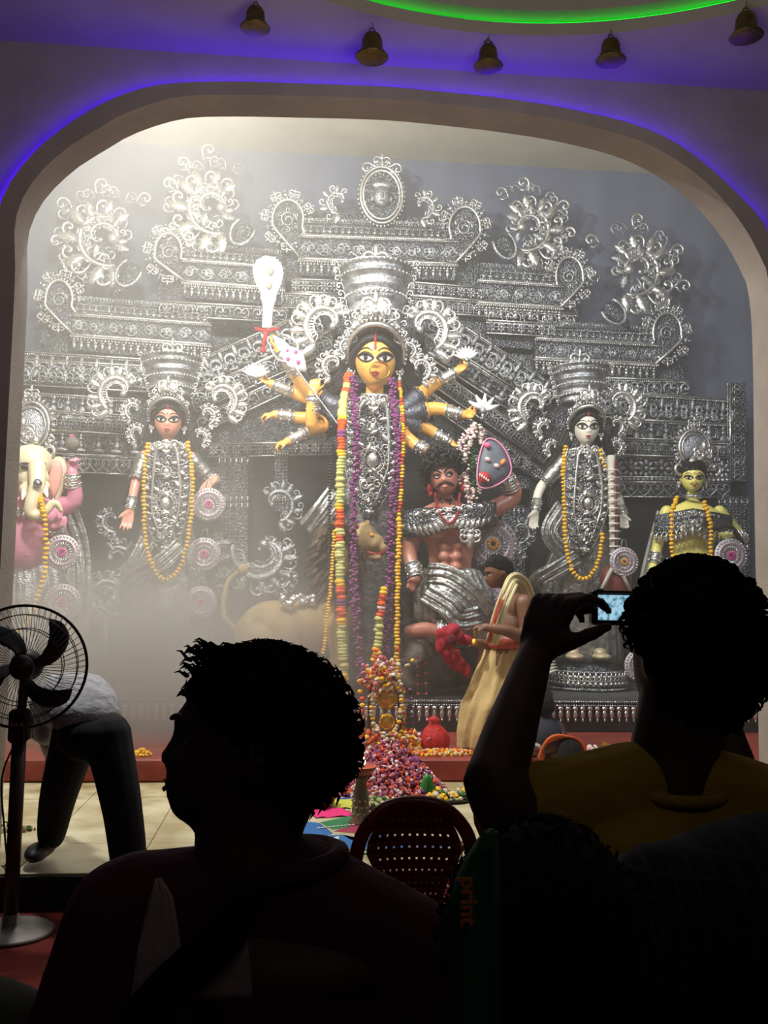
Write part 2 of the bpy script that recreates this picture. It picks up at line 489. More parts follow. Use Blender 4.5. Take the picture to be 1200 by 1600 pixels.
# ---- haze and incense smoke filling the shrine
def smoke(name, lo, hi, dens, color, blobs, label, aniso=.25):
    m = bpy.data.materials.new(name); m.use_nodes = True; nt = m.node_tree; nt.nodes.clear()
    outn = nt.nodes.new('ShaderNodeOutputMaterial'); sc = nt.nodes.new('ShaderNodeVolumePrincipled')
    sc.inputs['Color'].default_value = (*color, 1); sc.inputs['Anisotropy'].default_value = aniso
    geo = nt.nodes.new('ShaderNodeNewGeometry')
    nz = nt.nodes.new('ShaderNodeTexNoise'); nz.inputs['Scale'].default_value = .75; nz.inputs['Detail'].default_value = 2.5
    nt.links.new(geo.outputs['Position'], nz.inputs['Vector'])
    mr = nt.nodes.new('ShaderNodeMapRange'); mr.inputs[1].default_value = .3; mr.inputs[2].default_value = .7; mr.inputs[3].default_value = .45; mr.inputs[4].default_value = 1.5
    nt.links.new(nz.outputs['Fac'], mr.inputs[0])
    total = None
    for (c, r, a) in blobs:
        sub = nt.nodes.new('ShaderNodeVectorMath'); sub.operation = 'SUBTRACT'; sub.inputs[1].default_value = c
        nt.links.new(geo.outputs['Position'], sub.inputs[0])
        dv = nt.nodes.new('ShaderNodeVectorMath'); dv.operation = 'DIVIDE'; dv.inputs[1].default_value = r
        nt.links.new(sub.outputs[0], dv.inputs[0])
        ln = nt.nodes.new('ShaderNodeVectorMath'); ln.operation = 'DOT_PRODUCT'
        nt.links.new(dv.outputs[0], ln.inputs[0]); nt.links.new(dv.outputs[0], ln.inputs[1])
        ex = nt.nodes.new('ShaderNodeMath'); ex.operation = 'MULTIPLY'; ex.inputs[1].default_value = -1
        nt.links.new(ln.outputs['Value'], ex.inputs[0])
        e2 = nt.nodes.new('ShaderNodeMath'); e2.operation = 'EXPONENT'; nt.links.new(ex.outputs[0], e2.inputs[0])
        e3 = nt.nodes.new('ShaderNodeMath'); e3.operation = 'MULTIPLY'; e3.inputs[1].default_value = a
        nt.links.new(e2.outputs[0], e3.inputs[0])
        if total is None: total = e3
        else:
            ad = nt.nodes.new('ShaderNodeMath'); ad.operation = 'ADD'
            nt.links.new(total.outputs[0], ad.inputs[0]); nt.links.new(e3.outputs[0], ad.inputs[1]); total = ad
    mu = nt.nodes.new('ShaderNodeMath'); mu.operation = 'MULTIPLY'
    nt.links.new(total.outputs[0], mu.inputs[0]); nt.links.new(mr.outputs[0], mu.inputs[1])
    ad = nt.nodes.new('ShaderNodeMath'); ad.operation = 'ADD'; ad.inputs[1].default_value = dens
    nt.links.new(mu.outputs[0], ad.inputs[0]); nt.links.new(ad.outputs[0], sc.inputs['Density'])
    nt.links.new(sc.outputs[0], outn.inputs['Volume'])
    m.cycles.volume_step_rate = 1.0
    b = MB(); b.box(lo, hi)
    return b.build(name, m, smooth=False, label=label, cat='smoke', kind='stuff')
HAZE = True
if HAZE:
    pl = at(215, 1035, 8.7); p2 = at(330, 880, 8.9); p3 = at(150, 330, 9.5)
    smoke('incense_smoke', (X0+.05, 7.1, SZ+.2), (X1-.05, 11.0, zt-.03), .034, (.95, .91, .845),
      [(tuple(pl), (1.35, 1.0, .66), 1.45), (tuple(p2), (1.0, .8, .95), .36), (tuple(p3), (2.2, 3.0, 2.6), .10)],
      'pale incense smoke drifting in front of the idols')
# ================================================================ ORNAMENT LIBRARY (X right, Z up, front towards -Y, about 1 unit)
def spiral(cx, cz, r0, r1, a0, a1, n, y=0, pw=1.0):
    return [V((cx+lerp(r0, r1, (i/n)**pw)*math.cos(lerp(a0, a1, i/n)), y, cz+lerp(r0, r1, (i/n)**pw)*math.sin(lerp(a0, a1, i/n)))) for i in range(n+1)]
def m_curl():
    """comma leaf: tail at the origin, rises along +Z and rolls over to +X, tip ball in the eye"""
    b = MB()
    P = [V((-.12, 0, 0)), V((-.2, 0, .25))] + spiral(.15, .55, .38, .09, PI*1.02, -PI*.75, 11)
    n = len(P)
    R = [lerp(.03, .1, min(1, i/3)) * (1-.45*max(0, (i-4))/(n-4)) for i in range(n)]
    b.tube(P, R, 5, flat=1.1)
    b.ell(P[-1]+V((.03, -.03, .03)), .1, u=6, v=4)
    P2 = [V((-.1, .02, 0)), V((.05, .0, .12)), V((.27, 0, .12)), V((.4, 0, .3))]
    b.tube(P2, [.03, .06, .06, .015], 4)
    return b
def m_leaf():
    """acanthus leaf: ribbed blade with scalloped margin, base at origin, along +Z"""
    b = MB(); out = []
    N = 9
    for i in range(N+1):
        t = i/N; w = .3*math.sin(PI*min(1, t*.85+.12))**.8*(1+.22*(-1)**i)
        out.append((w*(1 if t < 1 else 0)+.1*t*t, t))
    left = [(-x*.8+.16*z*z, z) for x, z in out[::-1]][1:]
    b.plate(out+left, -.05, .05, dome=.09)
    b.tube([V((0, -.1, 0)), V((0, -.15, .45)), V((.08, -.09, .95))], [.045, .035, .01], 4)
    return b
def m_palmette():
    b = MB(); c = m_curl()
    for a, s in ((-62, .62), (-30, .8), (30, .8), (62, .62)):
        M = Matrix.Translation((0, 0, .1)) @ Matrix.Rotation(math.radians(a), 4, 'Y') @ Matrix.Diagonal((s*(1 if a > 0 else -1), s, s, 1))
        b.merge(c, M)
    b.ell((0, -.06, .72), (.11, .09, .3), u=6, v=5); b.ell((0, -.08, .16), (.15, .12, .13), u=7, v=4)
    return b
def m_heart():
    """hanging heart tab"""
    b = MB()
    P = [V((.44*math.sin(t)**3*1.0, 0, -(.36*math.cos(t)-.13*math.cos(2*t)-.06*math.cos(3*t)-.03*math.cos(4*t))*-1)) for t in [2*PI*i/18 for i in range(18)]]
    b.tube(P, .05, 5, closed=True)
    P = spiral(0, .02, .2, .03, PI*.5, -PI*2.0, 9); b.tube(P, .035, 4)
    b.ell((0, -.05, 0), .08, u=6, v=4); b.ell((0, -.03, -.5), .07, u=6, v=4)
    b.box((-.48, -.02, .44), (.48, .04, .5))
    return b
def m_drop():
    b = MB(); b.ell((0, -.03, -.3), (.22, .12, .32), u=7, v=5); b.ell((0, -.05, -.68), .11, u=6, v=4); b.ell((0, -.06, .08), (.3, .13, .14), u=7, v=4)
    return b
def m_bead():
    b = MB(); b.ell((0, 0, 0), (.5, .4, .5), u=7, v=5); return b
def m_stud():
    """small cup finial standing on a rail"""
    b = MB(); b.ell((0, -.03, .22), (.27, .17, .24), u=7, v=4); b.ell((0, -.04, .62), (.16, .13, .2), u=6, v=4); b.tube([V((-.34, 0, .5)), V((-.3, -.03, .2)), V((0, -.05, .02)), V((.3, -.03, .2)), V((.34, 0, .5))], .06, 4)
    return b
def m_rosette(n=8):
    b = MB()
    for i in range(n):
        a = 2*PI*i/n; b.ell((.3*math.cos(a), -.02, .3*math.sin(a)), (.2, .09, .1), Matrix.Rotation(-a, 3, 'Y'), u=6, v=4)
    b.ell((0, -.06, 0), .14, u=8, v=5); return b
def m_figure():
    """little seated relief figure"""
    b = MB(); b.ell((0, -.06, .72), (.12, .12, .14), u=7, v=5); b.ell((0, -.05, .42), (.18, .12, .24), u=7, v=5)
    b.ell((0, -.04, .12), (.4, .14, .13), u=8, v=4); b.tube([V((-.16, -.08, .54)), V((-.34, -.1, .34)), V((-.18, -.12, .2))], .055, 4); b.tube([V((.16, -.08, .54)), V((.36, -.1, .5)), V((.34, -.12, .72))], .055, 4)
    b.ell((0, -.05, .9), (.08, .08, .12), u=6, v=4)
    return b
def m_arch():
    """tall leafy arch motif of the frieze"""
    b = MB(); P = [V((.42*math.cos(t), 0, .35+.42*math.sin(t)*(1.1))) for t in [PI*i/9 for i in range(10)]]
    P = [V((.42, 0, 0))]+P+[V((-.42, 0, 0))]
    b.tube(P, .055, 5)
    c = m_curl()
    for s in (-1, 1): b.merge(c, Matrix.Translation((s*.1, -.03, .02)) @ Matrix.Diagonal((s*.5, .5, .62, 1)))
    b.ell((0, -.07, .66), (.09, .08, .14), u=6, v=4)
    return b
LIB = {}
for nm, fn in (('curl_leaf', m_curl), ('acanthus_leaf', m_leaf), ('palmette', m_palmette), ('heart_tab', m_heart), ('hanging_drop', m_drop), ('bead', m_bead), ('cup_finial', m_stud), ('rosette', m_rosette), ('relief_figure', m_figure), ('leaf_arch', m_arch)):
    LIB[nm] = fn()
MESH = {}
def libmesh(nm, material=None):
    k = (nm, (material or silver).name)
    if k not in MESH: MESH[k] = LIB[nm].mesh(nm, material or silver, True)[0]
    return MESH[k]
def orn(nm, parent, p, size, ang=0, flip=1, sz=None, material=None, depth=1.0):
    return inst(libmesh(nm, material), nm, parent, p, (0, -ang, 0), (size*flip, size*depth, sz or size))
def orn_into(b, nm, p, size, ang=0, flip=1, sz=None, depth=1.0):
    b.merge(LIB[nm], Matrix.Translation(V(p)) @ Matrix.Rotation(-ang, 4, 'Y') @ Matrix.Diagonal((size*flip, size*depth, sz or size, 1)))

def plume(b, c, R, a0, a1, flip=1, nout=11, rim=.1, y=0, lean=.5, inner=True, sc=1.0, depth=1.0):
    """great scroll: a rolled rib with curling leaves along its back and inside. c centre, R radius, drawn in world XZ into b"""
    n = 26
    P = [V((c.x + flip*lerp(R*.78, R*.2, (i/n)**1.25)*math.cos(lerp(a0, a1, i/n)), c.y, c.z + lerp(R*.78, R*.2, (i/n)**1.25)*math.sin(lerp(a0, a1, i/n)))) for i in range(n+1)]
    rad = [R*rim*(.45+.55*math.sin(PI*min(1, .15+i/n))) for i in range(n+1)]
    b.tube(P, rad, 7, flat=.9)
    b.ell(P[-1]+V((0, -R*.05, 0)), R*.14, u=9, v=6)
    for i in range(nout):
        t = i/nout*.8
        k = t*n; q = P[int(k)]; t2 = (P[int(k)+1]-P[int(k)]).normalized()
        nr = V((q.x-c.x, 0, q.z-c.z)).normalized()
        ang = math.atan2(nr.z, nr.x)
        s = R*lerp(.62, .38, t)*sc
        # along the normal, rolled forward
        orn_into(b, 'curl_leaf' if i % 2 else 'acanthus_leaf', q + nr*R*.02 + V((0, -.01*R, 0)), s, ang-PI/2 + flip*lean*.6, flip*(1 if a1 > a0 else -1)*-1, depth=depth)
        if inner and i > 0:
            orn_into(b, 'curl_leaf', q - nr*R*.02, s*.62, ang+PI/2-flip*.3, flip*(1 if a1 > a0 else -1), depth=depth)
    return P

def beadline(b, A, B, r, step=None):
    d = B-A; n = max(1, int(d.length/(step or r*2.1)))
    for i in range(n+1): b.ell(A+d*(i/n), r, u=5, v=4)
def band(parent, name, quad, y0, y1, material):
    """flat board given by four world points (x,z used)"""
    b = MB(); b.plate([(p.x, p.z) for p in quad], y0, y1); return b.build(name, material, parent, smooth=False)
# ================================================================ SILVER BACKDROP
YD = 11.1
def A(x, y, dy=0): return at(x, y, YD+dy)
U = pxm(YD)
bk = thing('carved_backdrop', 'tall tiered silver foil backdrop with scrolled ends standing behind the idols', 'backdrop', at(600, 1060, YD+.2)); bk['kind'] = 'thing'
def rail(b, P, w, y):
    b.tube([V((p.x, y, p.z)) for p in P], w, 6, flat=1.2)

def tier(lobes, barL, barR, h, name='tier_frame', fringe=True, crest=True):
    """boat shaped frame. lobes: list of (cx, cy, rx, ry, side); bar top edge from barL to barR (pixels), h bar height px"""
    t = band(bk, name, [A(barL[0], barL[1]), A(barR[0], barR[1]), A(barR[0], barR[1]+h), A(barL[0], barL[1]+h)], YD-.02, YD+.12, silver_dark)
    y = YD-.05
    b = MB()
    # top and bottom rails, rope edged
    for o, w in ((0, 2.0), (h, 2.2)):
        P = [A(lerp(barL[0], barR[0], k/8), lerp(barL[1], barR[1], k/8)+o) for k in range(9)]
        rail(b, P, w*U, y); 
        beadline(b, V((P[0].x, y-.01, P[0].z-3*U)), V((P[-1].x, y-.01, P[-1].z-3*U)), 1.5*U)
    for (cx, cy, rx, ry, side) in lobes:
        # keyhole loop: round head above, running down to the foot of the bar
        foot = (barL if side < 0 else barR)
        inx = foot[0] + (0 if side < 0 else 0)
        pts = [(inx+side*-2, foot[1]+h)]
        pts = []
        pts.append(A(foot[0]-side*4, foot[1]+h))
        for k in range(13):
            a = lerp(-.15*PI, 1.12*PI, k/12)
            pts.append(A(cx+side*rx*math.cos(a), cy-ry*math.sin(a)))
        pts.append(A(foot[0]-side*10, foot[1]))
        P = catmull(pts, 2)
        lb = MB(); lb.plate([(p.x, p.z) for p in P], YD-.015, YD+.12)
        b.mi = 0
        rail(b, P, 2.6*U, y)
        o = lb.build('lobe_panel', silver_dark, bk, smooth=False)
        c = A(cx, cy)
        r = MB(); Q = spiral(c.x, c.z, rx*U*.6, rx*U*.12, 0, PI*3.2, 16, y=YD-.03); r.tube(Q, 1.8*U, 5)
        for k in range(6):
            a = k*PI/3; orn_into(r, 'curl_leaf', V((c.x+rx*U*.45*math.cos(a), YD-.03, c.z+ry*U*.45*math.sin(a))), rx*U*.5, a)
        r.build('scroll_relief', silver, o)
        # radiating crest around the outside of the lobe
        cc = V((c.x, YD-.03, c.z))
        for k in range(13):
            a = lerp(-.62, 1.0, k/12)*PI
            px = cx+side*(rx+6)*math.cos(a); py = cy-(ry+6)*math.sin(a)
            p = A(px, py); d = V((p.x-c.x, 0, p.z-c.z))
            ang = math.atan2(d.z, d.x)
            orn('palmette' if k % 2 else 'cup_finial', t, V((p.x, YD-.03, p.z)), (17 if k % 2 else 15)*U, ang-PI/2, material=silver_bright if k % 2 else silver)
        for k in range(22):
            a = lerp(-.35, 1.0, k/21)*PI
            p = A(cx+side*(rx+3.5)*math.cos(a), cy-(ry+3.5)*math.sin(a)); b.ell(V((p.x, y, p.z)), 1.9*U, u=5, v=4)
    b.build('rope_rail', silver_bright, t)
    # scroll reliefs inside the bar
    n = max(2, int(abs(barR[0]-barL[0])/26)); r = MB()
    for k in range(n):
        x = lerp(barL[0], barR[0], (k+.5)/n); yy = lerp(barL[1], barR[1], (k+.5)/n)+h*.55
        c = A(x, yy); s = h*U
        Q = spiral(c.x, c.z, s*.36, s*.08, PI*(k % 2), PI*(k % 2)+PI*2.3, 12, y=YD-.035); r.tube(Q, 1.5*U, 4)
        for j in range(3): orn_into(r, 'curl_leaf', V((c.x+s*.35*(j-1), YD-.03, c.z-s*.2)), s*.5, (j-1)*.8, (-1)**(j+k))
    r.build('scroll_relief', silver, t)
    if crest:   # row of little cups standing on the bar
        n = int(abs(barR[0]-barL[0]-14)/9.5)
        for k in range(n):
            x = lerp(barL[0]+10, barR[0]-10, k/(n-1)); yy = lerp(barL[1], barR[1], k/(n-1))
            p = A(x, yy-4); orn('cup_finial', t, V((p.x, YD-.06, p.z)), 11.5*U)
        rb = MB()
        for o in (5, 17):
            beadline(rb, A(barL[0]+6, barL[1]-o, -.04), A(barR[0]-6, barR[1]-o, -.04), 1.7*U)
        for k in range(n*2):
            x = lerp(barL[0]+8, barR[0]-8, k/(2*n-1)); yy = lerp(barL[1], barR[1], k/(2*n-1))-22
            orn_into(rb, 'curl_leaf', A(x, yy, -.03), 9*U, 0, (-1)**k)
        rb.build('bead_course', silver, t)
        band(t, 'crest_board', [A(barL[0]+4, barL[1]-22), A(barR[0]-4, barR[1]-22), A(barR[0]-4, barR[1]), A(barL[0]+4, barL[1])], YD-.0, YD+.1, silver_dark)
    if fringe:
        n = int(abs(barR[0]-barL[0])/10.5)
        for k in range(n):
            x = lerp(barL[0]+4, barR[0]-4, k/(n-1)); yy = lerp(barL[1], barR[1], k/(n-1))+h
            orn('hanging_drop', t, A(x, yy+11, -.04), 13.5*U, material=silver_bright if k % 2 else silver)
        fb = MB()
        for k in range(n*2):
            x = lerp(barL[0]+4, barR[0]-4, k/(2*n-1)); yy = lerp(barL[1], barR[1], k/(2*n-1))+h+6
            fb.ell(A(x, yy, -.05), 2.4*U, u=5, v=4)
        beadline(fb, A(barL[0], barL[1]+h+2, -.06), A(barR[0], barR[1]+h+2, -.06), 1.6*U)
        fb.build('bead_course', silver_bright, t)
        band(t, 'fringe_board', [A(barL[0]-2, barL[1]+h), A(barR[0]+2, barR[1]+h), A(barR[0]-4, barR[1]+h+24), A(barL[0]+4, barL[1]+h+24)], YD+.0, YD+.1, silver_dark)
    return t

# ---- stepped base boards filling the silhouette behind (each tier a slab)
def slab(pts, dy=.12, name='backing_board'):
    b = MB(); P = [A(x, y, dy) for x, y in pts]; b.plate([(p.x, p.z) for p in P], YD+dy-.02, YD+dy+.06); return b.build(name, silver_dark, bk, smooth=False)
slab([(440, 330), (745, 345), (750, 480), (430, 470)])
slab([(250, 420), (440, 440), (900, 465), (915, 560), (240, 520)])
slab([(75, 490), (250, 500), (1000, 560), (1065, 570), (1075, 640), (40, 600)])
slab([(20, 560), (1140, 640), (1140, 775), (20, 735)])
# ---- tiers
tier([(450, 345, 24, 30, -1), (725, 358, 24, 32, 1)], (466, 370), (714, 378), 36)
tier([(264, 396, 21, 29, -1)], (285, 408), (445, 420), 33)
tier([(888, 434, 21, 30, 1)], (745, 440), (878, 448), 34)
tier([(94, 470, 21, 30, -1)], (112, 492), (330, 508), 32)
tier([(1040, 522, 22, 31, 1)], (835, 530), (1026, 540), 30)
# entablature rows under the crown tier
def frieze(x0, y0, x1, y1, h, motif, n, dy=-.0, board=True, size=1.0, beads=True, rowname='frieze_board', fig=None, under=False, rot=True):
    sl = math.atan2(-(y1-y0), (x1-x0))
    t = band(bk, rowname, [A(x0, y0), A(x1, y1), A(x1, y1+h), A(x0, y0+h)], YD+dy-.0, YD+dy+.1, silver_dark)
    for k in range(n):
        f = (k+.5)/n; x = lerp(x0, x1, f); y = lerp(y0, y1, f)
        if under: orn(motif, t, A(x, y+h*.5, dy-.04), h*U*size*.9, sl if rot else 0)
        else: orn(motif, t, A(x, y+h*.92, dy-.03), h*U*size*.86, sl if rot else 0, (-1)**k)
    b = MB()
    for o in (0, h):
        P = [A(x0, y0+o, dy-.03), A(x1, y1+o, dy-.03)]; b.tube(P, 1.6*U, 6)
    if beads: beadline(b, A(x0, y0+3.5, dy-.03), A(x1, y1+3.5, dy-.03), 1.5*U)
    b.build('rope_rail', silver_bright, t)
    return t
frieze(455, 436, 530, 438, 20, 'rosette', 5, under=True); frieze(635, 440, 760, 450, 20, 'rosette', 8, under=True)
frieze(440, 458, 530, 462, 22, 'leaf_arch', 6); frieze(640, 462, 790, 472, 24, 'leaf_arch', 9)
frieze(245, 470, 450, 482, 22, 'curl_leaf', 14); frieze(760, 482, 900, 490, 22, 'curl_leaf', 10)
frieze(760, 500, 870, 506, 20, 'rosette', 7, under=True)
# long level friezes, left and right
frieze(20, 548, 300, 566, 44, 'palmette', 12); frieze(20, 560, 260, 574, 40, 'leaf_arch', 9, dy=-.03)
frieze(25, 612, 205, 624, 44, 'relief_figure', 8); frieze(60, 640, 210, 650, 30, 'leaf_arch', 8, dy=-.04)
frieze(25, 672, 225, 680, 34, 'relief_figure', 7)
frieze(100, 711, 222, 716, 26, 'heart_tab', 6, under=True, dy=-.03, size=1.15)
frieze(930, 590, 1075, 594, 26, 'curl_leaf', 11); frieze(925, 610, 1140, 624, 40, 'palmette', 9)
frieze(960, 655, 1140, 662, 46, 'relief_figure', 8); frieze(960, 684, 1140, 690, 26, 'leaf_arch', 10, dy=-.04)
frieze(950, 712, 1140, 716, 38, 'rosette', 8, under=True, size=1.05)
frieze(955, 752, 1140, 753, 24, 'heart_tab', 9, under=True, size=1.2, dy=-.03)
frieze(960, 745, 1140, 746, 8, 'bead', 26, under=True, dy=-.05)
# behind the main idol, both shoulders
for (x0, y0, x1, y1, h, mo, n) in ((300, 566, 500, 478, 46, 'palmette', 9), (306, 610, 520, 512, 34, 'leaf_arch', 10), (310, 652, 530, 548, 26, 'curl_leaf', 13),
                                   (672, 476, 850, 590, 46, 'palmette', 8), (664, 520, 850, 642, 34, 'relief_figure', 9), (660, 560, 850, 694, 30, 'leaf_arch', 11), (640, 590, 850, 735, 22, 'rosette', 12)):
    frieze(x0, y0, x1, y1, h, mo, n, under=(mo == 'rosette'))
# level strips low beside the centre
frieze(325, 694, 520, 690, 20, 'rosette', 11, under=True); frieze(740, 712, 830, 712, 18, 'rosette', 6, under=True)
# upright strip of hearts on the right edge
t = band(bk, 'edge_board', [A(1140, 598), A(1166, 598), A(1166, 752), A(1140, 752)], YD-.0, YD+.08, silver_dark)
for k in range(8):
    orn('heart_tab', t, A(1153, 609+k*19, -.03), 19*U, PI/2)
b = MB(); b.tube([A(1141, 598, -.04), A(1141, 752, -.04)], 1.8*U, 6); beadline(b, A(1137, 600, -.04), A(1137, 750, -.04), 1.6*U); b.build('rope_rail', silver_bright, t)
# slim beaded columns
def column(x, y0, y1, w):
    t = band(bk, 'beaded_column', [A(x-w, y0), A(x+w, y0), A(x+w, y1), A(x-w, y1)], YD-.06, YD+.08, silver_dark)
    b = MB()
    for k in (-1, -.33, .33, 1): beadline(b, A(x+k*w*.8, y0+4, -.08), A(x+k*w*.8, y1-2, -.08), 1.7*U, 5*U)
    b.build('bead_course', silver, t)
    for j, yy in enumerate((y0, y0+60, y0+70)):
        for k in range(6): orn('hanging_drop', t, A(x+lerp(-w, w, k/5), yy+6, -.1), 9*U, material=silver_bright)
column(365, 712, 990, 22); column(800, 790, 1000, 18); column(1146, 776, 900, 22); column(440, 700, 800, 10)
# dark cloth hanging inside the niches
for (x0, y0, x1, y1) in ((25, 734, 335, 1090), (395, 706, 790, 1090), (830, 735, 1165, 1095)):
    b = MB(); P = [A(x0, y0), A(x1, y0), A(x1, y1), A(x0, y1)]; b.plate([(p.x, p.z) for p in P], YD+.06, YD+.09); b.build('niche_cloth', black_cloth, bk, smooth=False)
# ---- great leafy scrolls standing on the steps
def big_scroll(cx, cy, R, a0, a1, flip, n=15):
    c = A(cx, cy, -.03); b = MB()
    plume(b, c, R*U, a0, a1, flip, nout=n, rim=.07, sc=.95)
    plume(b, c+V((flip*R*U*.12, -.03, -R*U*.05)), R*U*.52, a0+1.6, a1+1.2, -flip, nout=8, rim=.1, sc=.8)
    t = b.build('leafy_scroll', silver_bright, bk)
    for k in range(15):
        a = lerp(a0, a1, .02+k*.05)
        q = V((c.x+flip*R*U*.98*math.cos(a), c.y+.01, c.z+R*U*.98*math.sin(a)))
        orn('curl_leaf', t, q, R*U*.36, (a if flip > 0 else PI-a)-PI/2+(k % 2)*.5, (-1)**k)
    for k in range(9):
        a = .4+k*.7; q = V((c.x+R*U*.30*math.cos(a), c.y-.01, c.z+R*U*.30*math.sin(a))); orn('acanthus_leaf' if k % 2 else 'curl_leaf', t, q, R*U*.42, a-PI/2+.6, flip)
    return t
big_scroll(335, 320, 62, -1.9, 3.6, -1); big_scroll(166, 368, 64, -1.9, 3.6, -1)
big_scroll(824, 352, 56, -1.9, 3.6, 1); big_scroll(992, 418, 62, -1.9, 3.6, 1)
# extra leaves climbing beside them
for (x, y, s, a, f) in ((275, 300, 30, .5, -1), (292, 268, 28, .2, -1), (322, 250, 30, 0, 1), (270, 372, 26, .9, -1), (300, 384, 26, .5, 1), (110, 330, 30, .6, -1), (104, 385, 30, .9, -1), (155, 304, 30, 0, 1), (215, 320, 28, -.6, 1), (118, 425, 26, 1, 1),
                        (870, 330, 28, -.7, 1), (878, 370, 28, -.9, 1), (822, 300, 28, .1, -1), (792, 312, 26, .5, -1), (862, 395, 26, -.9, -1), (935, 385, 28, .7, -1), (1048, 400, 30, -.7, 1), (1055, 450, 30, -1.1, 1), (994, 358, 30, 0, 1), (1030, 480, 26, -.9, -1), (935, 440, 26, .9, 1)):
    orn('curl_leaf', bk, A(x, y, -.03), s*U, a, f, material=silver_bright)
def conch(x0, y0, x1, y1, w):
    b = MB(); a = A(x0, y0, -.1); c = A(x1, y1, -.06); d = (c-a); n = V((-d.z, 0, d.x)).normalized()
    P = [a+d*t+n*(w*U*.25*math.sin(t*3)) for t in (0, .12, .3, .55, .8, 1)]
    b.tube(P, [w*U*k for k in (.5, .95, 1.0, .75, .4, .1)], 10, flat=.7)
    o = b.build('conch_shell', silver_dark, bk)
    r = MB(); ring = [a+d*.28+n*(w*U*1.15*math.cos(t))+d.normalized()*(w*U*1.6*math.sin(t))+V((0, -.05, 0)) for t in [lerp(-.2, 1.2, i/12)*PI for i in range(13)]]
    r.tube([V((p.x, p.y, p.z)) for p in ring], 3*U, 6); r.build('shell_lip', silver, o)
conch(388, 352, 358, 392, 15); conch(214, 414, 172, 464, 15); conch(780, 372, 806, 418, 15); conch(945, 478, 985, 516, 15)
# ---- medallion with a face crowning the centre
mc = A(596, 306, -.04)
b = MB(); b.ell(mc+V((0, .02, 0)), (34*U, .05, 47*U), u=24, v=10); md = b.build('medallion', silver_dark, bk)
b = MB()
for R in (1.0, .86):
    b.tube([mc+V((34*U*R*math.cos(a), -.03, 47*U*R*math.sin(a))) for a in [2*PI*i/28 for i in range(28)]], 2.4*U, 6, closed=True)
for i in range(40):
    a = 2*PI*i/40; b.ell(mc+V((37.5*U*math.cos(a), -.01, 51*U*math.sin(a))), 2.3*U, u=5, v=4)
b.build('beaded_rim', silver_bright, md)
b = MB(); b.ell(mc+V((0, -.06, -4*U)), (14*U, .08, 18*U), u=16, v=12); b.ell(mc+V((0, -.13, -6*U)), (2.4*U, .03, 5*U)); b.ell(mc+V((0, -.12, -14*U)), (4*U, .02, 1.6*U))
for s in (-1, 1): b.ell(mc+V((s*6*U, -.13, -1*U)), (3.2*U, .015, 1.6*U)); b.ell(mc+V((s*15*U, -.05, -8*U)), (3*U, .03, 6*U))
b.ell(mc+V((0, -.05, 14*U)), (17*U, .06, 8*U)); b.build('relief_face', silver, md)
for i in range(9):
    a = lerp(-.15, 1.15, i/8)*PI; orn('curl_leaf', md, mc+V((20*U*math.cos(a), -.03, 28*U*math.sin(a))), 15*U, a-PI/2, 1 if i > 4 else -1)
orn('palmette', md, A(597, 262, -.05), 26*U, 0, material=silver_bright)
for s in (-1, 1): orn('curl_leaf', md, A(597+s*10, 268, -.05), 26*U, -s*1.0, s, material=silver_bright)
for cx, fl in ((530, -1), (660, 1)):
    b = MB(); plume(b, A(cx, 314+(cx-530)*.05, -.04), 28*U, -1.6, 3.4, fl, nout=8, rim=.07); b.build('leafy_scroll', silver_bright, bk)
# ---- pierced side scrolls (chalchitra brackets) beside the side idols
def bracket(parent_lab, pts, Y, sc=1.0, name='scroll_bracket'):
    base = at(pts[0][0], pts[0][1], Y)
    t = thing(name, parent_lab, 'ornament', V((base.x, Y, PLZ)), 'pierced silver scroll brackets')
    u = pxm(Y)
    for (x, y, R, a0, a1, f, n) in pts[1:]:
        b = MB(); plume(b, at(x, y, Y), R*1.12*u, a0, a1, f, nout=n+5, rim=.12, sc=.9); b.build('scroll', silver, t)
    b = MB(); x, y = pts[0]; P = [at(x, y, Y), at(x, 1092, Y)]; b.tube(P, 3*u, 6); b.build('stem', silver, t)
    return t
bracket('pierced silver scroll bracket left of the pink faced idol', [(165, 960), (172, 930, 36, -1.2, 3.8, -1, 9), (168, 928, 18, -2, 3, 1, 6), (180, 872, 32, -1.6, 3.2, 1, 8), (150, 965, 26, -1.0, 3.6, 1, 7), (176, 812, 22, -1.8, 2.6, -1, 6)], 10.5)
bracket('large silver scroll bracket between the pink faced idol and the lion', [(405, 950), (412, 864, 56, -3.4, 1.6, 1, 13), (412, 862, 30, -2.4, 2.6, 1, 8), (432, 786, 34, -1.4, 3.6, 1, 10), (440, 900, 26, -3.0, 1.6, 1, 8), (372, 905, 28, -1.0, 3.4, -1, 8), (345, 850, 20, -1.6, 2.8, -1, 6)], 10.6)
bracket('silver scroll bracket between the demon and the veena player', [(812, 960), (806, 880, 26, -1.2, 3.8, -1, 8), (812, 830, 22, -1.6, 3.2, 1, 7), (800, 930, 26, -1.0, 3.6, 1, 8)], 10.7)
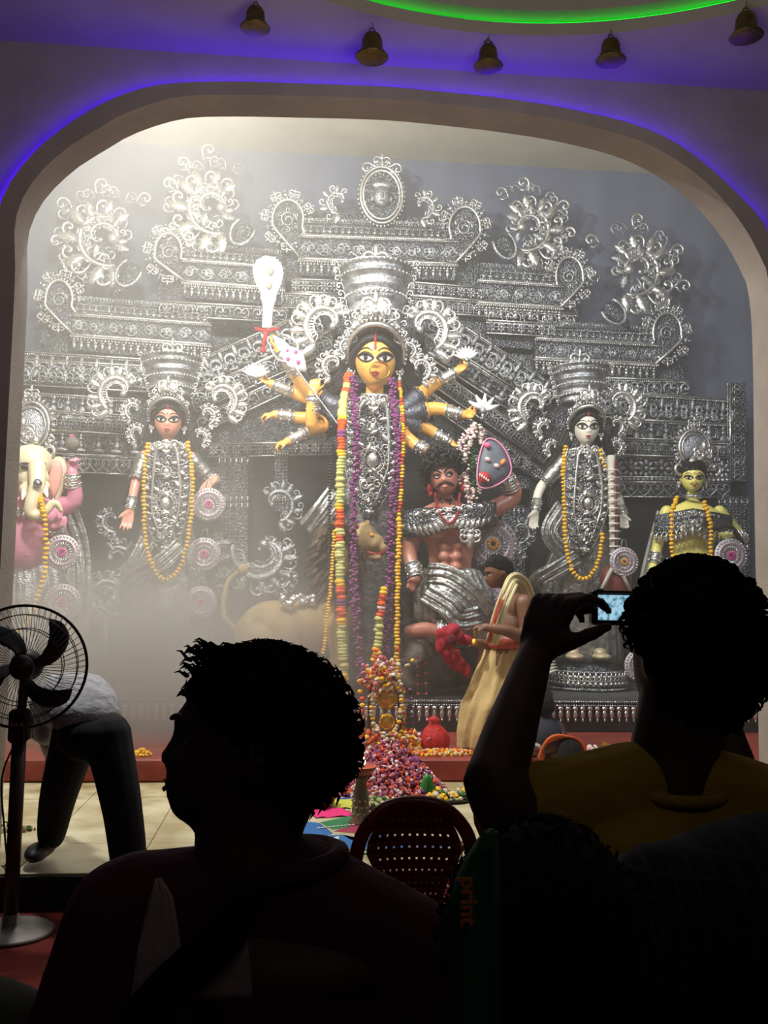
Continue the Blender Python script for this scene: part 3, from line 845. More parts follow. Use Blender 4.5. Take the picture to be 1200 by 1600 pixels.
# ---- idol platform with fringed silver edge over black cloth
t = thing('idol_platform', 'low black draped platform with silver fringe carrying the idols', 'platform', (0.5, 10, STZ))
b = MB(); b.box((X0+.05, 9.12, STZ), (X1-.1, 11.0, PLZ-.02), bev=.01); b.build('draped_box', black_cloth, t)
b = MB(); b.box((X0+.05, 9.08, PLZ-.03), (X1-.1, 11.0, PLZ), bev=.01); b.build('platform_top', mat('grey_table_cover', (120, 124, 122), .7, 0, .3, 6), t)
b = MB(); nL = at(20, 1093, 9.07).x; nR = at(1190, 1093, 9.07).x; u9 = pxm(9.07)
n = 100
for k in range(n):
    x = lerp(nL, nR, k/(n-1))
    inst(libmesh('hanging_drop', silver_bright), 'hanging_drop', t, (x, 9.06, PLZ-.09), (0, 0, 0), (17*u9, 17*u9, 24*u9))
for k in range(n*3):
    x = lerp(nL, nR, k/(n*3-1)); b.ell((x, 9.06, PLZ-.015), 2.2*u9, u=5, v=4); b.ell((x, 9.06, PLZ-.05), 2.0*u9, u=5, v=4)
b.build('bead_course', silver, t)
# ================================================================ FIGURES
def basis(d, n):
    d = V(d).normalized(); n = V(n); n = (n - d*n.dot(d)).normalized(); s = d.cross(n)
    return d, n, s
class Head:
    """egg head with a face towards local -Y, +Z up; H half height, W half width, D half depth"""
    def __init__(s, c, H, yaw=0, pitch=0, roll=0, W=None, D=None, jaw=.34, nose=1.0, male=False, fat=0):
        s.c = V(c); s.H = H; s.W = W or H*.72; s.D = D or H*.86; s.jaw = jaw; s.nose = nose; s.male = male; s.fat = fat
        s.R = (Matrix.Rotation(yaw, 3, 'Z') @ Matrix.Rotation(pitch, 3, 'X') @ Matrix.Rotation(roll, 3, 'Y'))
    def wid(s, t):
        if t >= 0: return s.W*math.sqrt(max(0, 1-t**2.3))
        a = -t
        return s.W*(max(0, 1-a**3.0))**.5*(1-s.jaw*a**1.3) + s.W*s.fat*math.sin(a*PI)*.5
    def dep(s, t, front):
        if front:
            return s.D*math.sqrt(max(0, 1-abs(t)**((6.5 if s.male else 3.8) if t < 0 else 2.4)))*(1-.10*max(0, t))
        if t < -.25: return s.D*math.sqrt(max(0, 1-t**4))*lerp(1, .35, min(1, (-t-.25)/.6))
        return s.D*1.08*math.sqrt(max(0, 1-abs(t)**2.3))
    def bump(s, x, z):
        W, H, D = s.W, s.H, s.D; g = lambda u, a: math.exp(-(u/a)**2)
        xn = x/W; t = z/H; b = 0
        # nose ridge, tip, wings
        if -.36 < t < .12:
            k = (0.1-t)/.42; k = max(0, min(1, k))
            b += s.nose*.20*D*(k**1.1)*g(xn, .12+.06*k)*(1 if t > -.27 else max(0, 1-(-t-.27)/.07))
        b += s.nose*.06*D*g(abs(xn)-.15, .08)*g(t+.25, .06)
        b -= .085*D*g(abs(xn)-.42, .22)*g(t-.0, .13)          # sockets
        b += .05*D*g(t-.17, .07)*g(xn, .7)*(1.6 if s.male else .6)
        b += .075*D*g(t+.47, .055)*g(xn, .24)+.07*D*g(t+.58, .05)*g(xn, .2) - .03*D*g(t+.525, .02)*g(xn, .25)
        b += .06*D*g(t+.82, .13)*g(xn, .25) + .03*D*g(abs(xn)-.55, .2)*g(t+.25, .16)
        return b
    def front(s, x, z):
        t = max(-.98, min(.98, z/s.H)); w = s.wid(t)
        return -(s.dep(t, True)*math.sqrt(max(0, 1-(x/max(w, 1e-6))**2)) + s.bump(x, z))
    def P(s, x, z, eps=0.0):
        """world point on the face, x,z in units of W,H"""
        X, Z = x*s.W, z*s.H
        return s.c + s.R @ V((X, s.front(X, Z)-eps, Z))
    def loc(s, x, y, z): return s.c + s.R @ V((x*s.W, y*s.D, z*s.H))
    def mesh(s, b, nu=40, nv=34, ears=True):
        rings = []
        for j in range(nv+1):
            t = -math.cos(PI*j/nv)*.999
            ring = []
            for i in range(nu):
                a = 2*PI*i/nu; x = s.wid(t)*math.sin(a); cy = -math.cos(a)
                y = cy*s.dep(t, cy < 0)
                if cy < -.05: y -= s.bump(x, t*s.H)*min(1, -cy*2)
                ring.append(s.c + s.R @ V((x, y, t*s.H)))
            rings.append(ring)
        b.loft(rings)
        if ears:
            for sg in (-1, 1):
                b.ell(s.loc(sg*1.0, .06, -.08), (s.W*.1, s.D*.17, s.H*.22), s.R, 10, 8)
    def patch(s, b, outline, eps, rings=3):
        """polygon (x,z in face units) laid on the face"""
        n = len(outline); cx = sum(p[0] for p in outline)/n; cz = sum(p[1] for p in outline)/n
        vs = [s.P(cx, cz, eps)]; fs = []
        for r in range(1, rings+1):
            k = r/rings
            for (x, z) in outline: vs.append(s.P(lerp(cx, x, k), lerp(cz, z, k), eps*(1 if r < rings else .3)))
        for i in range(n): fs.append((0, 1+(i+1) % n, 1+i))
        for r in range(rings-1):
            for i in range(n):
                a = 1+r*n+i; c = 1+r*n+(i+1) % n; fs.append((a, c, c+n, a+n))
        b.add(vs, fs)
    def stroke(s, b, pts, w, eps, seg=5):
        P = catmull([s.P(x, z, eps) for x, z in pts], 4); n = len(P)
        b.tube(P, [w*s.H*(.25+.75*math.sin(PI*(.08+.84*i/(n-1)))) for i in range(n)], seg)
def almond(cx, cz, w, h, sg, tilt=.0, n=18):
    o = []
    for i in range(n):
        a = 2*PI*i/n; x = w*math.cos(a); z = h*math.sin(a)*(1-abs(math.cos(a))**3*.9)
        z += tilt*x*sg*1.0
        o.append((cx+x, cz+z))
    return o
sclera = mat('eye_white', (225, 222, 210), .4); iris_m = mat('dark_iris', (26, 14, 12), .3); kohl = mat('kohl_black', (18, 12, 14), .6)
lip_m = mat('lip_red', (178, 48, 52), .5); sindoor = mat('vermilion', (190, 24, 30), .6); moust = mat('moustache_black', (20, 14, 12), .8)
def idol_face(h, root, big=1.0, third=False, mous=False, shade=None, bindi=True, kohl_w=.035):
    e = .004*h.H/.23
    for sg in (-1, 1):
        b = MB(); h.patch(b, almond(sg*.44, -.01, .31*big, .088*big, sg, .09), e*1.5)
        ey = b.build('eye', sclera, root)
        b = MB(); h.patch(b, [(sg*.43+.135*math.cos(a), -.015+.095*math.sin(a)) for a in [2*PI*i/14 for i in range(14)]], e*2.8, 2); b.build('iris', iris_m, ey)
        al = almond(sg*.44, -.01, .34*big, .115*big, sg, .09)
        b = MB(); h.stroke(b, al[:10], kohl_w*1.2, e*1.5); h.stroke(b, al[9:]+al[:1], kohl_w*.6, e*1.5); b.build('kohl_line', kohl, ey)
        if shade:
            b = MB(); h.patch(b, almond(sg*.46, .0, .42*big, .25*big, sg, .06), e*.6); b.build('eye_shadow', shade, root)
        b = MB(); h.stroke(b, [(sg*.12, .19), (sg*.35, .29), (sg*.62, .26), (sg*.82, .12)], .022, e); b.build('eyebrow', kohl, root)
    b = MB(); h.patch(b, [(-.2, -.50), (-.1, -.45), (0, -.47), (.1, -.45), (.2, -.50), (.1, -.60), (0, -.62), (-.1, -.60)], e*1.6); b.build('lips', lip_m, root)
    b = MB(); h.stroke(b, [(-.19, -.515), (0, -.525), (.19, -.515)], .01, e*2.4); b.build('mouth_line', kohl, root)
    if bindi:
        b = MB(); h.patch(b, [(.07*math.cos(a), .27+.06*math.sin(a)) for a in [2*PI*i/10 for i in range(10)]], e*1.5, 1); b.build('bindi', sindoor, root)
    if third:
        b = MB(); h.patch(b, [(.06*math.cos(a), .36+.12*math.sin(a)) for a in [2*PI*i/12 for i in range(12)]], e*1.8, 1); b.build('third_eye', sindoor, root)
    if mous:
        b = MB()
        for sg in (-1, 1): h.stroke(b, [(sg*.02, -.38), (sg*.2, -.41), (sg*.36, -.46)] if mous == 1 else [(sg*.02, -.37), (sg*.25, -.40), (sg*.5, -.52), (sg*.58, -.5)], .025 if mous == 1 else .05, e)
        b.build('moustache', moust, root)

def hand(b, w, d, n, L, curl=(.25, .3, .25), spread=.12, thumb=1, tcurl=.35, tout=.75, straight=None, r=1.0):
    """w wrist, d towards the fingertips, n the way the palm faces, L hand length; thumb: +1 on the d x n side, -1 on the other"""
    d, n, s = basis(d, n); s = s*thumb; w = V(w)
    pl = L*.5
    kn = []
    for i, o in enumerate((.19, .065, -.065, -.185)):
        root = w + d*(L*.06) + s*(L*o*.62); k = w + d*(pl-abs(o-.05)*L*.12) + s*(L*o) - n*(L*.012)
        kn.append(k)
        b.tube([root, (root+k)/2-n*L*.015, k], [L*.082*r, L*.078*r, L*.064*r], 8)
        b.ell(k, L*.062*r, u=8, v=6)
    b.ell(w+d*L*.2+s*L*.13+n*L*.03, (L*.1, L*.1, L*.13), u=8, v=6)
    lens = (.44, .5, .46, .36)
    for i, k in enumerate(kn):
        fd = (d + s*spread*(1.2-i*.8)).normalized(); fn = (n - fd*n.dot(fd)).normalized()
        ln = L*lens[i]; c = curl
        if straight is not None and i in straight: c = tuple(x*.15 for x in curl)
        P = [k]; a = 0
        for j, seg in enumerate((.44, .31, .25)):
            a += c[j]*(1+.12*i)
            P.append(P[-1] + (fd*math.cos(a)+fn*math.sin(a))*(ln*seg))
        rr = [L*x*r for x in (.056, .05, .045, .036)]
        b.tube(P, rr, 8)
        for q, rad in zip(P, rr): b.ell(q, rad, u=8, v=6)
    t0 = w + d*L*.1 + s*L*.12
    td = (d*math.cos(tout)+s*math.sin(tout)+n*.25).normalized()
    P = [t0, t0+td*L*.2]
    td2 = (td*math.cos(tcurl)+(d*.8+n*.6-s*.2)*math.sin(tcurl)).normalized(); P.append(P[-1]+td2*L*.17)
    td3 = (td2*math.cos(tcurl)+(d*.5+n*.8-s*.3)*math.sin(tcurl)).normalized(); P.append(P[-1]+td3*L*.13)
    rr = [L*x*r for x in (.08, .064, .056, .042)]
    b.tube(P, rr, 8)
    for q, rad in zip(P, rr): b.ell(q, rad, u=8, v=6)
    return kn
def limb(b, pts, rad, seg=12, n=5):
    P = catmull(pts, n); m = len(pts)-1
    R = [interp(list(range(m+1)), rad, i/n) for i in range(len(P))]
    b.tube(P, R, seg); b.ell(P[0], rad[0], u=10, v=8); b.ell(P[-1], rad[-1], u=10, v=8)
def ring_at(pts, t0, r, w, b, flat=1.0):
    """bangle round a limb: pts two points"""
    a, c = V(pts[0]), V(pts[1]); p = a.lerp(c, t0); d = (c-a).normalized(); u = d.orthogonal().normalized(); v = d.cross(u)
    b.tube([p+u*r*math.cos(t)+v*r*math.sin(t) for t in [2*PI*i/18 for i in range(18)]], w, 6, closed=True)
def cuff(b, a, c, r0, r1, n=5):
    """ornate bracelet: stacked rings with studs between a and c"""
    a, c = V(a), V(c)
    d = (c-a).normalized(); u = d.orthogonal().normalized(); v = d.cross(u)
    b.tube([a, a.lerp(c, .25), a.lerp(c, .5), a.lerp(c, .75), c], [r0*1.04, lerp(r0, r1, .25)*1.2, lerp(r0, r1, .5)*1.1, lerp(r0, r1, .75)*1.2, r1*1.04], 14)
    for k in range(n):
        t = k/(n-1); ring_at((a, c), t, lerp(r0, r1, t)*1.12, r0*.12, b)
    for k in range(10):
        th = 2*PI*k/10
        for t in (.25, .75): b.ell(a.lerp(c, t)+(u*math.cos(th)+v*math.sin(th))*lerp(r0, r1, t)*1.22, r0*.2, u=6, v=4)

def crown(root, cx, y0, y1, w0, w1, Y, fin=22, hair_y=None, mat_=None, tiltx=0):
    """tall pot crown seen from below: pixels; y0 base, y1 top, w half widths"""
    u = pxm(Y); a = at(cx, y0, Y); c = at(cx+tiltx, y1, Y); H = (c-a).length; d = (c-a).normalized()
    b = MB(); prof = []
    N = 60
    for i in range(N+1):
        t = i/N; r = lerp(w0, w1, t**.9)*u
        r *= 1+.035*math.sin(t*PI*10)
        if abs(t-.22) < .02 or abs(t-.5) < .02 or abs(t-.86) < .02: r *= 1.05
        prof.append((r, t*H))
    prof += [(w1*u*1.09, H*1.01), (w1*u*1.1, H*1.04), (w1*u*.98, H*1.06), (w1*u*.5, H*1.10), (0.001, H*1.12)]
    q = d.to_track_quat('Z', 'Y').to_matrix().to_4x4(); M = Matrix.Translation(a) @ q
    b.lathe(prof, 40, M=M)
    cr = b.build('crown', mat_ or silver, root)
    b = MB()
    for t in (.22, .5, .86, 1.02):
        r = lerp(w0, w1, t)*u*1.06
        for k in range(40):
            th = 2*PI*k/40; b.ell(M @ V((r*math.cos(th), r*math.sin(th), t*H)), w1*u*.05, u=5, v=4)
    b.build('bead_row', silver_bright, cr)
    # leafy strips climbing both flanks
    for sg in (-1, 1):
        b = MB()
        for k in range(9):
            t = lerp(-.02, 1.05, k/8); p = at(lerp(cx, cx+tiltx, t)+sg*lerp(w0, w1, t)*1.06, lerp(y0, y1, t), Y-.05)
            orn_into(b, 'curl_leaf', p, (y0-y1)*u*.18, -sg*.25, sg)
        b.build('leaf_strip', silver_bright, cr)
    # finial cluster on the rim, and the brow piece
    f = at(cx+tiltx, y1-5, Y-w1*u*.75); b = MB()
    orn_into(b, 'palmette', f, fin*1.7*u, 0)
    for sg in (-1, 1): orn_into(b, 'acanthus_leaf', f+V((sg*fin*.45*u, 0, -.2*fin*u)), fin*1.1*u, sg*.75, sg); orn_into(b, 'curl_leaf', f+V((sg*fin*.9*u, 0, -.35*fin*u)), fin*.95*u, sg*.5, sg)
    b.build('finial', silver_bright, cr)
    return cr
def brow_arch(cr, h, sc=1.0, rows=1, rear=.1):
    """beaded arch and leaves that frame the hair above the face"""
    b = MB(); hd = h
    ry = lambda a: .15-1.3*max(0, math.sin(a))**.8
    pts = [hd.loc(1.26*sc*math.cos(a), ry(a), .16+.86*sc*math.sin(a)) for a in [lerp(-.12, 1.12, i/18)*PI for i in range(19)]]
    b.tube(pts, hd.H*.085, 8)
    pts2 = [hd.loc(1.42*sc*math.cos(a), ry(a), .18+1.0*sc*math.sin(a)) for a in [lerp(-.1, 1.1, i/26)*PI for i in range(27)]]
    for p in pts2: b.ell(p, hd.H*.06, u=6, v=4)
    for i in range(11):
        a = lerp(.04, .96, i/10)*PI; p = hd.loc(1.46*sc*math.cos(a), ry(a), .20+1.04*sc*math.sin(a))
        s = hd.H*(.46+.42*math.sin(a)**6)
        orn_into(b, 'acanthus_leaf' if i % 2 == 0 else 'palmette', p, s, PI/2*0+(math.cos(a))*1.2, 1 if i < 5 else -1)
    b.build('brow_arch', silver_bright, cr)
def wing(cr, cx, cy, R, Y, sg, extra):
    """great curled plume at the side of a crown; pixels"""
    u = pxm(Y); b = MB()
    plume(b, at(cx, cy, Y), R*u, -1.1, 3.6, sg, nout=17, rim=.12, sc=.95)
    for (x, y, r) in extra: plume(b, at(x, y, Y-.03), r*u, -1.3, 3.4, sg, nout=10, rim=.14, sc=.95)
    b.build('crown_wing', silver_bright, cr)
def hair_fall(root, h, pts_l, pts_r, Y, w, n=9, name='long_hair', mm=None):
    """long locks down both sides; pts pixel paths"""
    b = MB(); u = pxm(Y)
    b.ell(h.loc(0, .35, .2), (h.W*1.24, h.D*1.1, h.H*1.0), h.R, 20, 14)
    random.seed(11)
    for pts in (pts_l, pts_r):
        if not pts: continue
        for k in range(n):
            o = (k/(n-1)-.5)*2
            P = [h.loc((1 if pts is pts_r else -1)*.3, .3, 1.0)]
            m = len(pts)
            for i, (x, y) in enumerate(pts):
                P.append(at(x+o*w*(.55+.5*i/m)+random.uniform(-1.5, 1.5), y+random.uniform(-2, 2), Y+.10*(i/m)+(.05 if k % 2 else 0)))
            Q = catmull(P, 5)
            b.tube(Q, [w*u*.36*(1-.65*(i/len(Q))**2) for i in range(len(Q))], 7)
    return b.build(name, mm or black_hair, root)
def cap_hair(root, h, name='hair', mm=None, line=.45, thick=1.10, tufts=120, ln=.25, curly=False, seed=1, rearlow=-.6, bald=0):
    """short hair: skull cap following the hairline plus locks"""
    b = MB(); nu, nv = 36, 16; rings = []
    random.seed(seed)
    for j in range(nv+1):
        ring = []
        for i in range(nu):
            a = 2*PI*i/nu; f = -math.cos(a)      # +1 at the back
            low = lerp(line, rearlow, min(1, max(0, ((f+1)/2)**1.7*1.35)))
            ph = lerp(math.asin(max(-1, min(1, low))), PI/2*.999, j/nv)
            t = math.sin(ph); x = h.wid(t)*math.sin(a)*thick; cy = -math.cos(a)*-1
            y = -math.cos(a)*h.dep(t, math.cos(a) > 0)*thick
            k = noise.noise(V((x, y, t))*9/h.H*.3)*.05*h.H
            ring.append(h.c + h.R @ V((x*(1+k), y*(1+k), t*h.H*(1+(thick-1)*max(0, t)*1.2)+k)))
        rings.append(ring)
    b.loft(rings)
    for k in range(tufts):
        a = random.uniform(0, 2*PI); f = -math.cos(a); low = lerp(line, rearlow, min(1, max(0, ((f+1)/2)**1.7*1.35)))
        ph = random.uniform(math.asin(max(-1, min(1, low))), PI/2); t = math.sin(ph)
        y = -math.cos(a)*h.dep(t, math.cos(a) > 0)
        p = V((h.wid(t)*math.sin(a), y, t*h.H)); n = V((p.x/h.W**2, p.y/h.D**2, p.z/h.H**2)).normalized()
        tg = n.orthogonal().normalized(); tg = Matrix.Rotation(random.uniform(0, 6.28), 3, n) @ tg
        L = h.H*ln*random.uniform(.6, 1.3)
        if curly:
            P = [p*thick*.97]; 
            for q in range(1, 7): P.append(P[0]+n*L*.5*math.sin(q*.55)+tg*L*.5*(1-math.cos(q*.6))*.6+n.cross(tg)*L*.12*math.sin(q))
        else:
            P = [p*thick*.95, p*thick+n*L*.4+tg*L*.3, p*thick+n*L*.5+tg*L*.9]
        b.tube([h.c+h.R@q for q in P], [L*.16, L*.13, L*.1, L*.07, L*.05, L*.03, .0005][:len(P)-1]+[L*.02], 4)
    return b.build(name, mm or black_hair, root)
def skirt(root, rows, Y, depth=.55, folds=16, amp=.06, name='skirt', mm=None, seg=96, sway=0):
    """rows: (cx, y, halfwidth) in pixels from waist to hem"""
    b = MB(); rings = []
    rows2 = []
    for i in range(len(rows)-1):
        for k in range(5):
            t = k/5; rows2.append([lerp(rows[i][j], rows[i+1][j], t) for j in range(3)])
    rows2.append(list(rows[-1]))
    n = len(rows2); u = pxm(Y)
    for j, (cx, y, hw) in enumerate(rows2):
        c = at(cx, y, Y); t = j/(n-1); ring = []
        for i in range(seg):
            a = 2*PI*i/seg
            f = 1+amp*(.3+.7*t)*math.sin(folds*a+2.2*math.sin(a*3+t*2)+sway*t)+.35*amp*math.sin(a*folds*2.3+1)
            ring.append(V((c.x+hw*u*f*math.cos(a), c.y+hw*u*depth*f*math.sin(a), c.z+.012*math.sin(a*5+j))))
        rings.append(ring)
    b.loft(rings)
    return b.build(name, mm or silver_cloth, root)
def drape(root, path, w, name='drape', mm=None, sag=.0, thick=.012, folds=4, wid=(1, 1), deep=.03):
    """pleated band of cloth along a world path; w half width across (local up x dir)"""
    b = MB(); P = catmull(path, 6); m = len(P); rows = []
    nn = 24
    for i, p in enumerate(P):
        t = (P[min(i+1, m-1)]-P[max(i-1, 0)]).normalized(); s = t.cross(V((0, -1, 0)))
        if s.length < .1: s = V((1, 0, 0))
        s.normalize(); out = t.cross(s).normalized()
        if out.y > 0: out = -out
        k = lerp(wid[0], wid[1], i/(m-1))
        rows.append([p + s*(w*k*(j/nn-.5)*2) + out*(deep*.75*(.45*math.sin(PI*folds*j/nn*1.3+.9*math.sin(i*.35+folds))+.35*math.sin(PI*folds*j/nn*2.9+i*.23)+.7*noise.noise(V((i*.25, j*.3, folds))))*min(1, 4*j/nn, 4*(1-j/nn)+.1)) for j in range(nn+1)])
    b.loft(rows, closed=False)
    return b.build(name, mm or silver_cloth, root, solid=thick)
def breastplate(root, pts_c, rows, Y, mm=None, name='breastplate', bulge=.12):
    """pierced silver apron: rows of (cx, y, halfwidth) pixels; reliefs on top"""
    b = MB(); u = pxm(Y); rings = []; nn = 16
    def S(cx, y, hw, f):     # f -1..1
        p = at(cx+f*hw, y, Y); p.y -= bulge*(1-f*f)
        return p
    R2 = []
    for i in range(len(rows)-1):
        for k in range(4): R2.append([lerp(rows[i][j], rows[i+1][j], k/4) for j in range(3)])
    R2.append(list(rows[-1]))
    b.loft([[S(cx, y, hw, lerp(-1, 1, j/nn)) for j in range(nn+1)] for cx, y, hw in R2], closed=False)
    bp = b.build(name, mm or silver_dark, root, solid=.02)
    def at_row(t):
        k = t*(len(R2)-1); i = min(int(k), len(R2)-2); return [lerp(R2[i][j], R2[i+1][j], k-i) for j in range(3)]
    b = MB()   # rim beads and side leaves
    for sg in (-1, 1):
        P = [S(*at_row(i/40), sg)+V((0, -.015, 0)) for i in range(41)]
        b.tube(P, 1.5*u, 5)
        for i in range(17):
            cx, y, hw = at_row((i+.5)/17); p = S(cx, y, hw, sg*.93)+V((0, -.03, 0))
            orn_into(b, 'curl_leaf', p, max(5, hw*.34)*u, sg*2.3, sg)
        P = [S(*at_row(lerp(.06, .78, i/24)), sg*lerp(.35, .62, math.sin(PI*i/24)))+V((0, -.035, 0)) for i in range(25)]
        hw0 = max(r[2] for r in rows)
        b.tube(P, [hw0*.07*u*(1.3-.9*i/24) for i in range(25)], 7)
        for tt, ff in ((.06, .4), (.62, .3), (.72, .35)):
            cx, y, hw = at_row(tt); c = S(cx, y, hw, sg*ff)
            b.tube([q+V((0, -.04, 0)) for q in spiral(c.x, c.z, hw*.26*u, hw*.06*u, 0, sg*PI*2.6, 14, y=c.y)], hw*.055*u, 5)
        for i in range(9):
            cx, y, hw = at_row(lerp(.14, .58, i/8)); orn_into(b, 'acanthus_leaf', S(cx, y, hw, sg*.72)+V((0, -.03, 0)), hw*.26*u, -sg*1.0, sg)
    b.build('leaf_relief', silver_bright, bp)
    b = MB(); random.seed(17)
    for i in range(15):
        cx, y, hw = at_row((i+.7)/16.5)
        for f in (-.8, -.55, -.2, .2, .55, .8):
            if hw > 8: orn_into(b, 'curl_leaf' if (i+int(f*10)) % 2 else 'acanthus_leaf', S(cx, y, hw, f)+V((0, -.030, 0)), max(7, hw*.38)*u, (1 if f > 0 else -1)*random.uniform(.4, 2.4), 1 if f > 0 else -1, depth=1.5)
    b.build('scroll_relief', silver_bright, bp)
    b = MB()
    for tt, rr in ((.12, .2), (.27, .24), (.45, .40), (.86, .3)):
        cx, y, hw = at_row(tt); c = S(cx, y, hw, 0)+V((0, -.03, 0)); r = max(hw, 12)*rr*u
        b.ell(c, (r*.6, r*.35, r*.75), u=12, v=8)
        for R in ((1.0, 1.35) if rr > .3 else (1.0,)):
            for k in range(22): 
                a = 2*PI*k/22; b.ell(c+V((r*R*math.cos(a), .005, r*R*1.1*math.sin(a))), r*.1, u=5, v=4)
            b.tube([c+V((r*(R-.14)*math.cos(a), .0, r*(R-.14)*1.1*math.sin(a))) for a in [2*PI*i/22 for i in range(22)]], r*.06, 5, closed=True)
    for k in range(7):
        cx, y, hw = at_row(.04); f = lerp(-.8, .8, k/6); orn_into(b, 'palmette', S(cx, y, hw, f)+V((0, -.03, 0)), hw*.34*u, PI)
    b.build('boss_relief', silver_bright, bp)
    return bp
def medallion(x, y, r, Y, label, centre=None, rim=None):
    """hanging spoked disc with a coloured eye"""
    u = pxm(Y); c = at(x, y, Y); R = r*u
    t = thing('hanging_medallion', label, 'ornament', c, 'silver disc ornaments hanging beside the idols')
    b = MB(); M = Matrix.Translation(c) @ Matrix.Rotation(PI/2, 4, 'X')
    b.lathe([(R*.98, -.006), (R, 0), (R*.96, .012), (R*.8, .008), (R*.78, .016), (R*.62, .014), (R*.6, .006), (R*.3, .012), (0.001, .018)], 36, M=M)
    b.build('disc', mat('pale_silver_tinsel', (208, 200, 206), .45, .5, .3, 30, .4, 80), t)
    b = MB()
    for k in range(30):
        a = 2*PI*k/30; b.ell(c+V((R*.9*math.cos(a), -.015, R*.9*math.sin(a))), R*.06, u=5, v=4)
    for k in range(24):
        a = 2*PI*k/24; b.tube([c+V((R*.34*math.cos(a), -.018, R*.34*math.sin(a))), c+V((R*.58*math.cos(a+.12), -.02, R*.58*math.sin(a+.12)))], R*.035, 4)
    b.build('tinsel_rays', silver_bright, t)
    b = MB()
    for k in range(36):
        a = 2*PI*k/36; b.ell(c+V((R*.7*math.cos(a), -.018, R*.7*math.sin(a))), R*.04, u=5, v=4)
    b.build('sequin_ring', mat('sequin_pink', rim or (190, 120, 165), .4, .3), t)
    b = MB()
    for k in range(10):
        a = 2*PI*k/10; b.ell(c+V((R*.17*math.cos(a), -.022, R*.17*math.sin(a))), (R*.11, .008, R*.07), Matrix.Rotation(-a, 3, 'Y'), u=6, v=4)
    b.build('flower_eye', mat('magenta_foil' if not centre else 'orange_foil', centre or (200, 50, 140), .4, .3), t)
    b = MB(); b.ell(c+V((0, -.028, 0)), R*.07, u=8, v=6); b.build('centre_stud', mat('blue_foil', (50, 60, 120), .4, .3), t)
    b = MB(); b.tube([c+V((-R*.2, 0, R*.97)), c+V((-R*.1, 0, R*1.5)), c+V((R*.1, 0, R*1.5)), c+V((R*.2, 0, R*.97))], .006, 5); b.build('hanging_loop', silver, t)
    return t
def garland(path, r, label, m=None, seq=None, name='flower_garland', step=1.5, jitter=.25, group=None, n=8, frame=None):
    """flowers threaded on a string; seq: list of (material, count) segments, each segment a part"""
    P = catmull(path, n); L = [0]
    for i in range(1, len(P)): L.append(L[-1]+(P[i]-P[i-1]).length)
    t = thing(name, label, 'garland', P[0], group)
    b = MB(); b.tube(P[::2]+[P[-1]], .003, 4); b.build('string', mat('garland_string', (120, 110, 70), .9), t)
    tot = int(L[-1]/(r*step)); k = 0; i = 0
    seq = seq or [(m, tot+1)]
    si = 0; cnt = 0; b = MB(); random.seed(int(P[0].x*1000) % 97)
    for q in range(tot+1):
        s = q*L[-1]/max(tot, 1)
        while k < len(L)-2 and L[k+1] < s: k += 1
        p = P[k].lerp(P[k+1], min(1, (s-L[k])/max(L[k+1]-L[k], 1e-9))); d = (P[k+1]-P[k]).normalized()
        Rm = d.to_track_quat('Z', 'Y').to_matrix(); rr = r*random.uniform(.85, 1.12)
        o = V((random.uniform(-1, 1), random.uniform(-1, 1), 0))*r*jitter
        b.ell(p+Rm@o, (rr, rr, rr*.62), Rm @ Matrix.Rotation(random.uniform(0, 3), 3, 'Z'), u=9, v=5)
        cnt += 1
        if cnt >= seq[si % len(seq)][1]:
            b.build('flower_run', seq[si % len(seq)][0], t); b = MB(); cnt = 0; si += 1
    if b.v: b.build('flower_run', seq[si % len(seq)][0], t)
    return t
# ================================================================ IDOLS
def torso(b, rows, Y, depth=.6, dy=0):
    u = pxm(Y); rings = []
    for cx, y, hw in rows:
        c = at(cx, y, Y); c.y += dy; rings.append([V((c.x+hw*u*math.cos(a), c.y+hw*u*depth*math.sin(a), c.z)) for a in [2*PI*i/24 for i in range(24)]])
    Q = []
    for i in range(len(rings)-1):
        for k in range(4): Q.append([rings[i][j].lerp(rings[i+1][j], (k/4)) for j in range(24)])
    Q.append(rings[-1]); b.loft(Q)
def pxs(pts, Y): return [at(p[0], p[1], Y+(p[2] if len(p) > 2 else 0)) for p in pts]
def arm(b, pts, Y, r, hd, hn, hl, **kw):
    P = pxs(pts, Y); u = pxm(Y)
    limb(b, P, [x*u for x in r])
    tip = at(hd[0], hd[1], Y+(hd[2] if len(hd) > 2 else 0)); d = (tip-P[-1]).normalized()
    hand(b, P[-1]-d*hl*u*.04, d, hn, hl*u, **kw)
    return P
def sleeve(root, P, r, u, t0=0, t1=.85, mm=None):
    b = MB(); A0, B0 = P[0].lerp(P[1], t0), P[0].lerp(P[1], t1)
    pts = [A0.lerp(B0, k/10) for k in range(11)]
    b.tube(pts, [r*u*(1.28+.05*math.sin(k*2.4)) for k in range(11)], 14)
    ring_at((A0, B0), 1.0, r*u*1.33, r*u*.12, b); ring_at((A0, B0), .86, r*u*1.33, r*u*.08, b)
    d = (B0-A0).normalized(); w = d.orthogonal().normalized(); v = d.cross(w)
    for k in range(12):
        a = 2*PI*k/12; b.ell(B0+(w*math.cos(a)+v*math.sin(a))*r*u*1.3+d*r*u*.15, r*u*.2, u=5, v=4)
    return b.build('sleeve', mm or silver_cloth, root)
def bracelet(root, P, r, u, t0=.55, t1=.95, n=5):
    b = MB(); k = len(P)-2; cuff(b, P[k].lerp(P[k+1], t0), P[k].lerp(P[k+1], t1), r*u*1.1, r*u*.95, n); return b.build('bracelet', silver_bright, root)
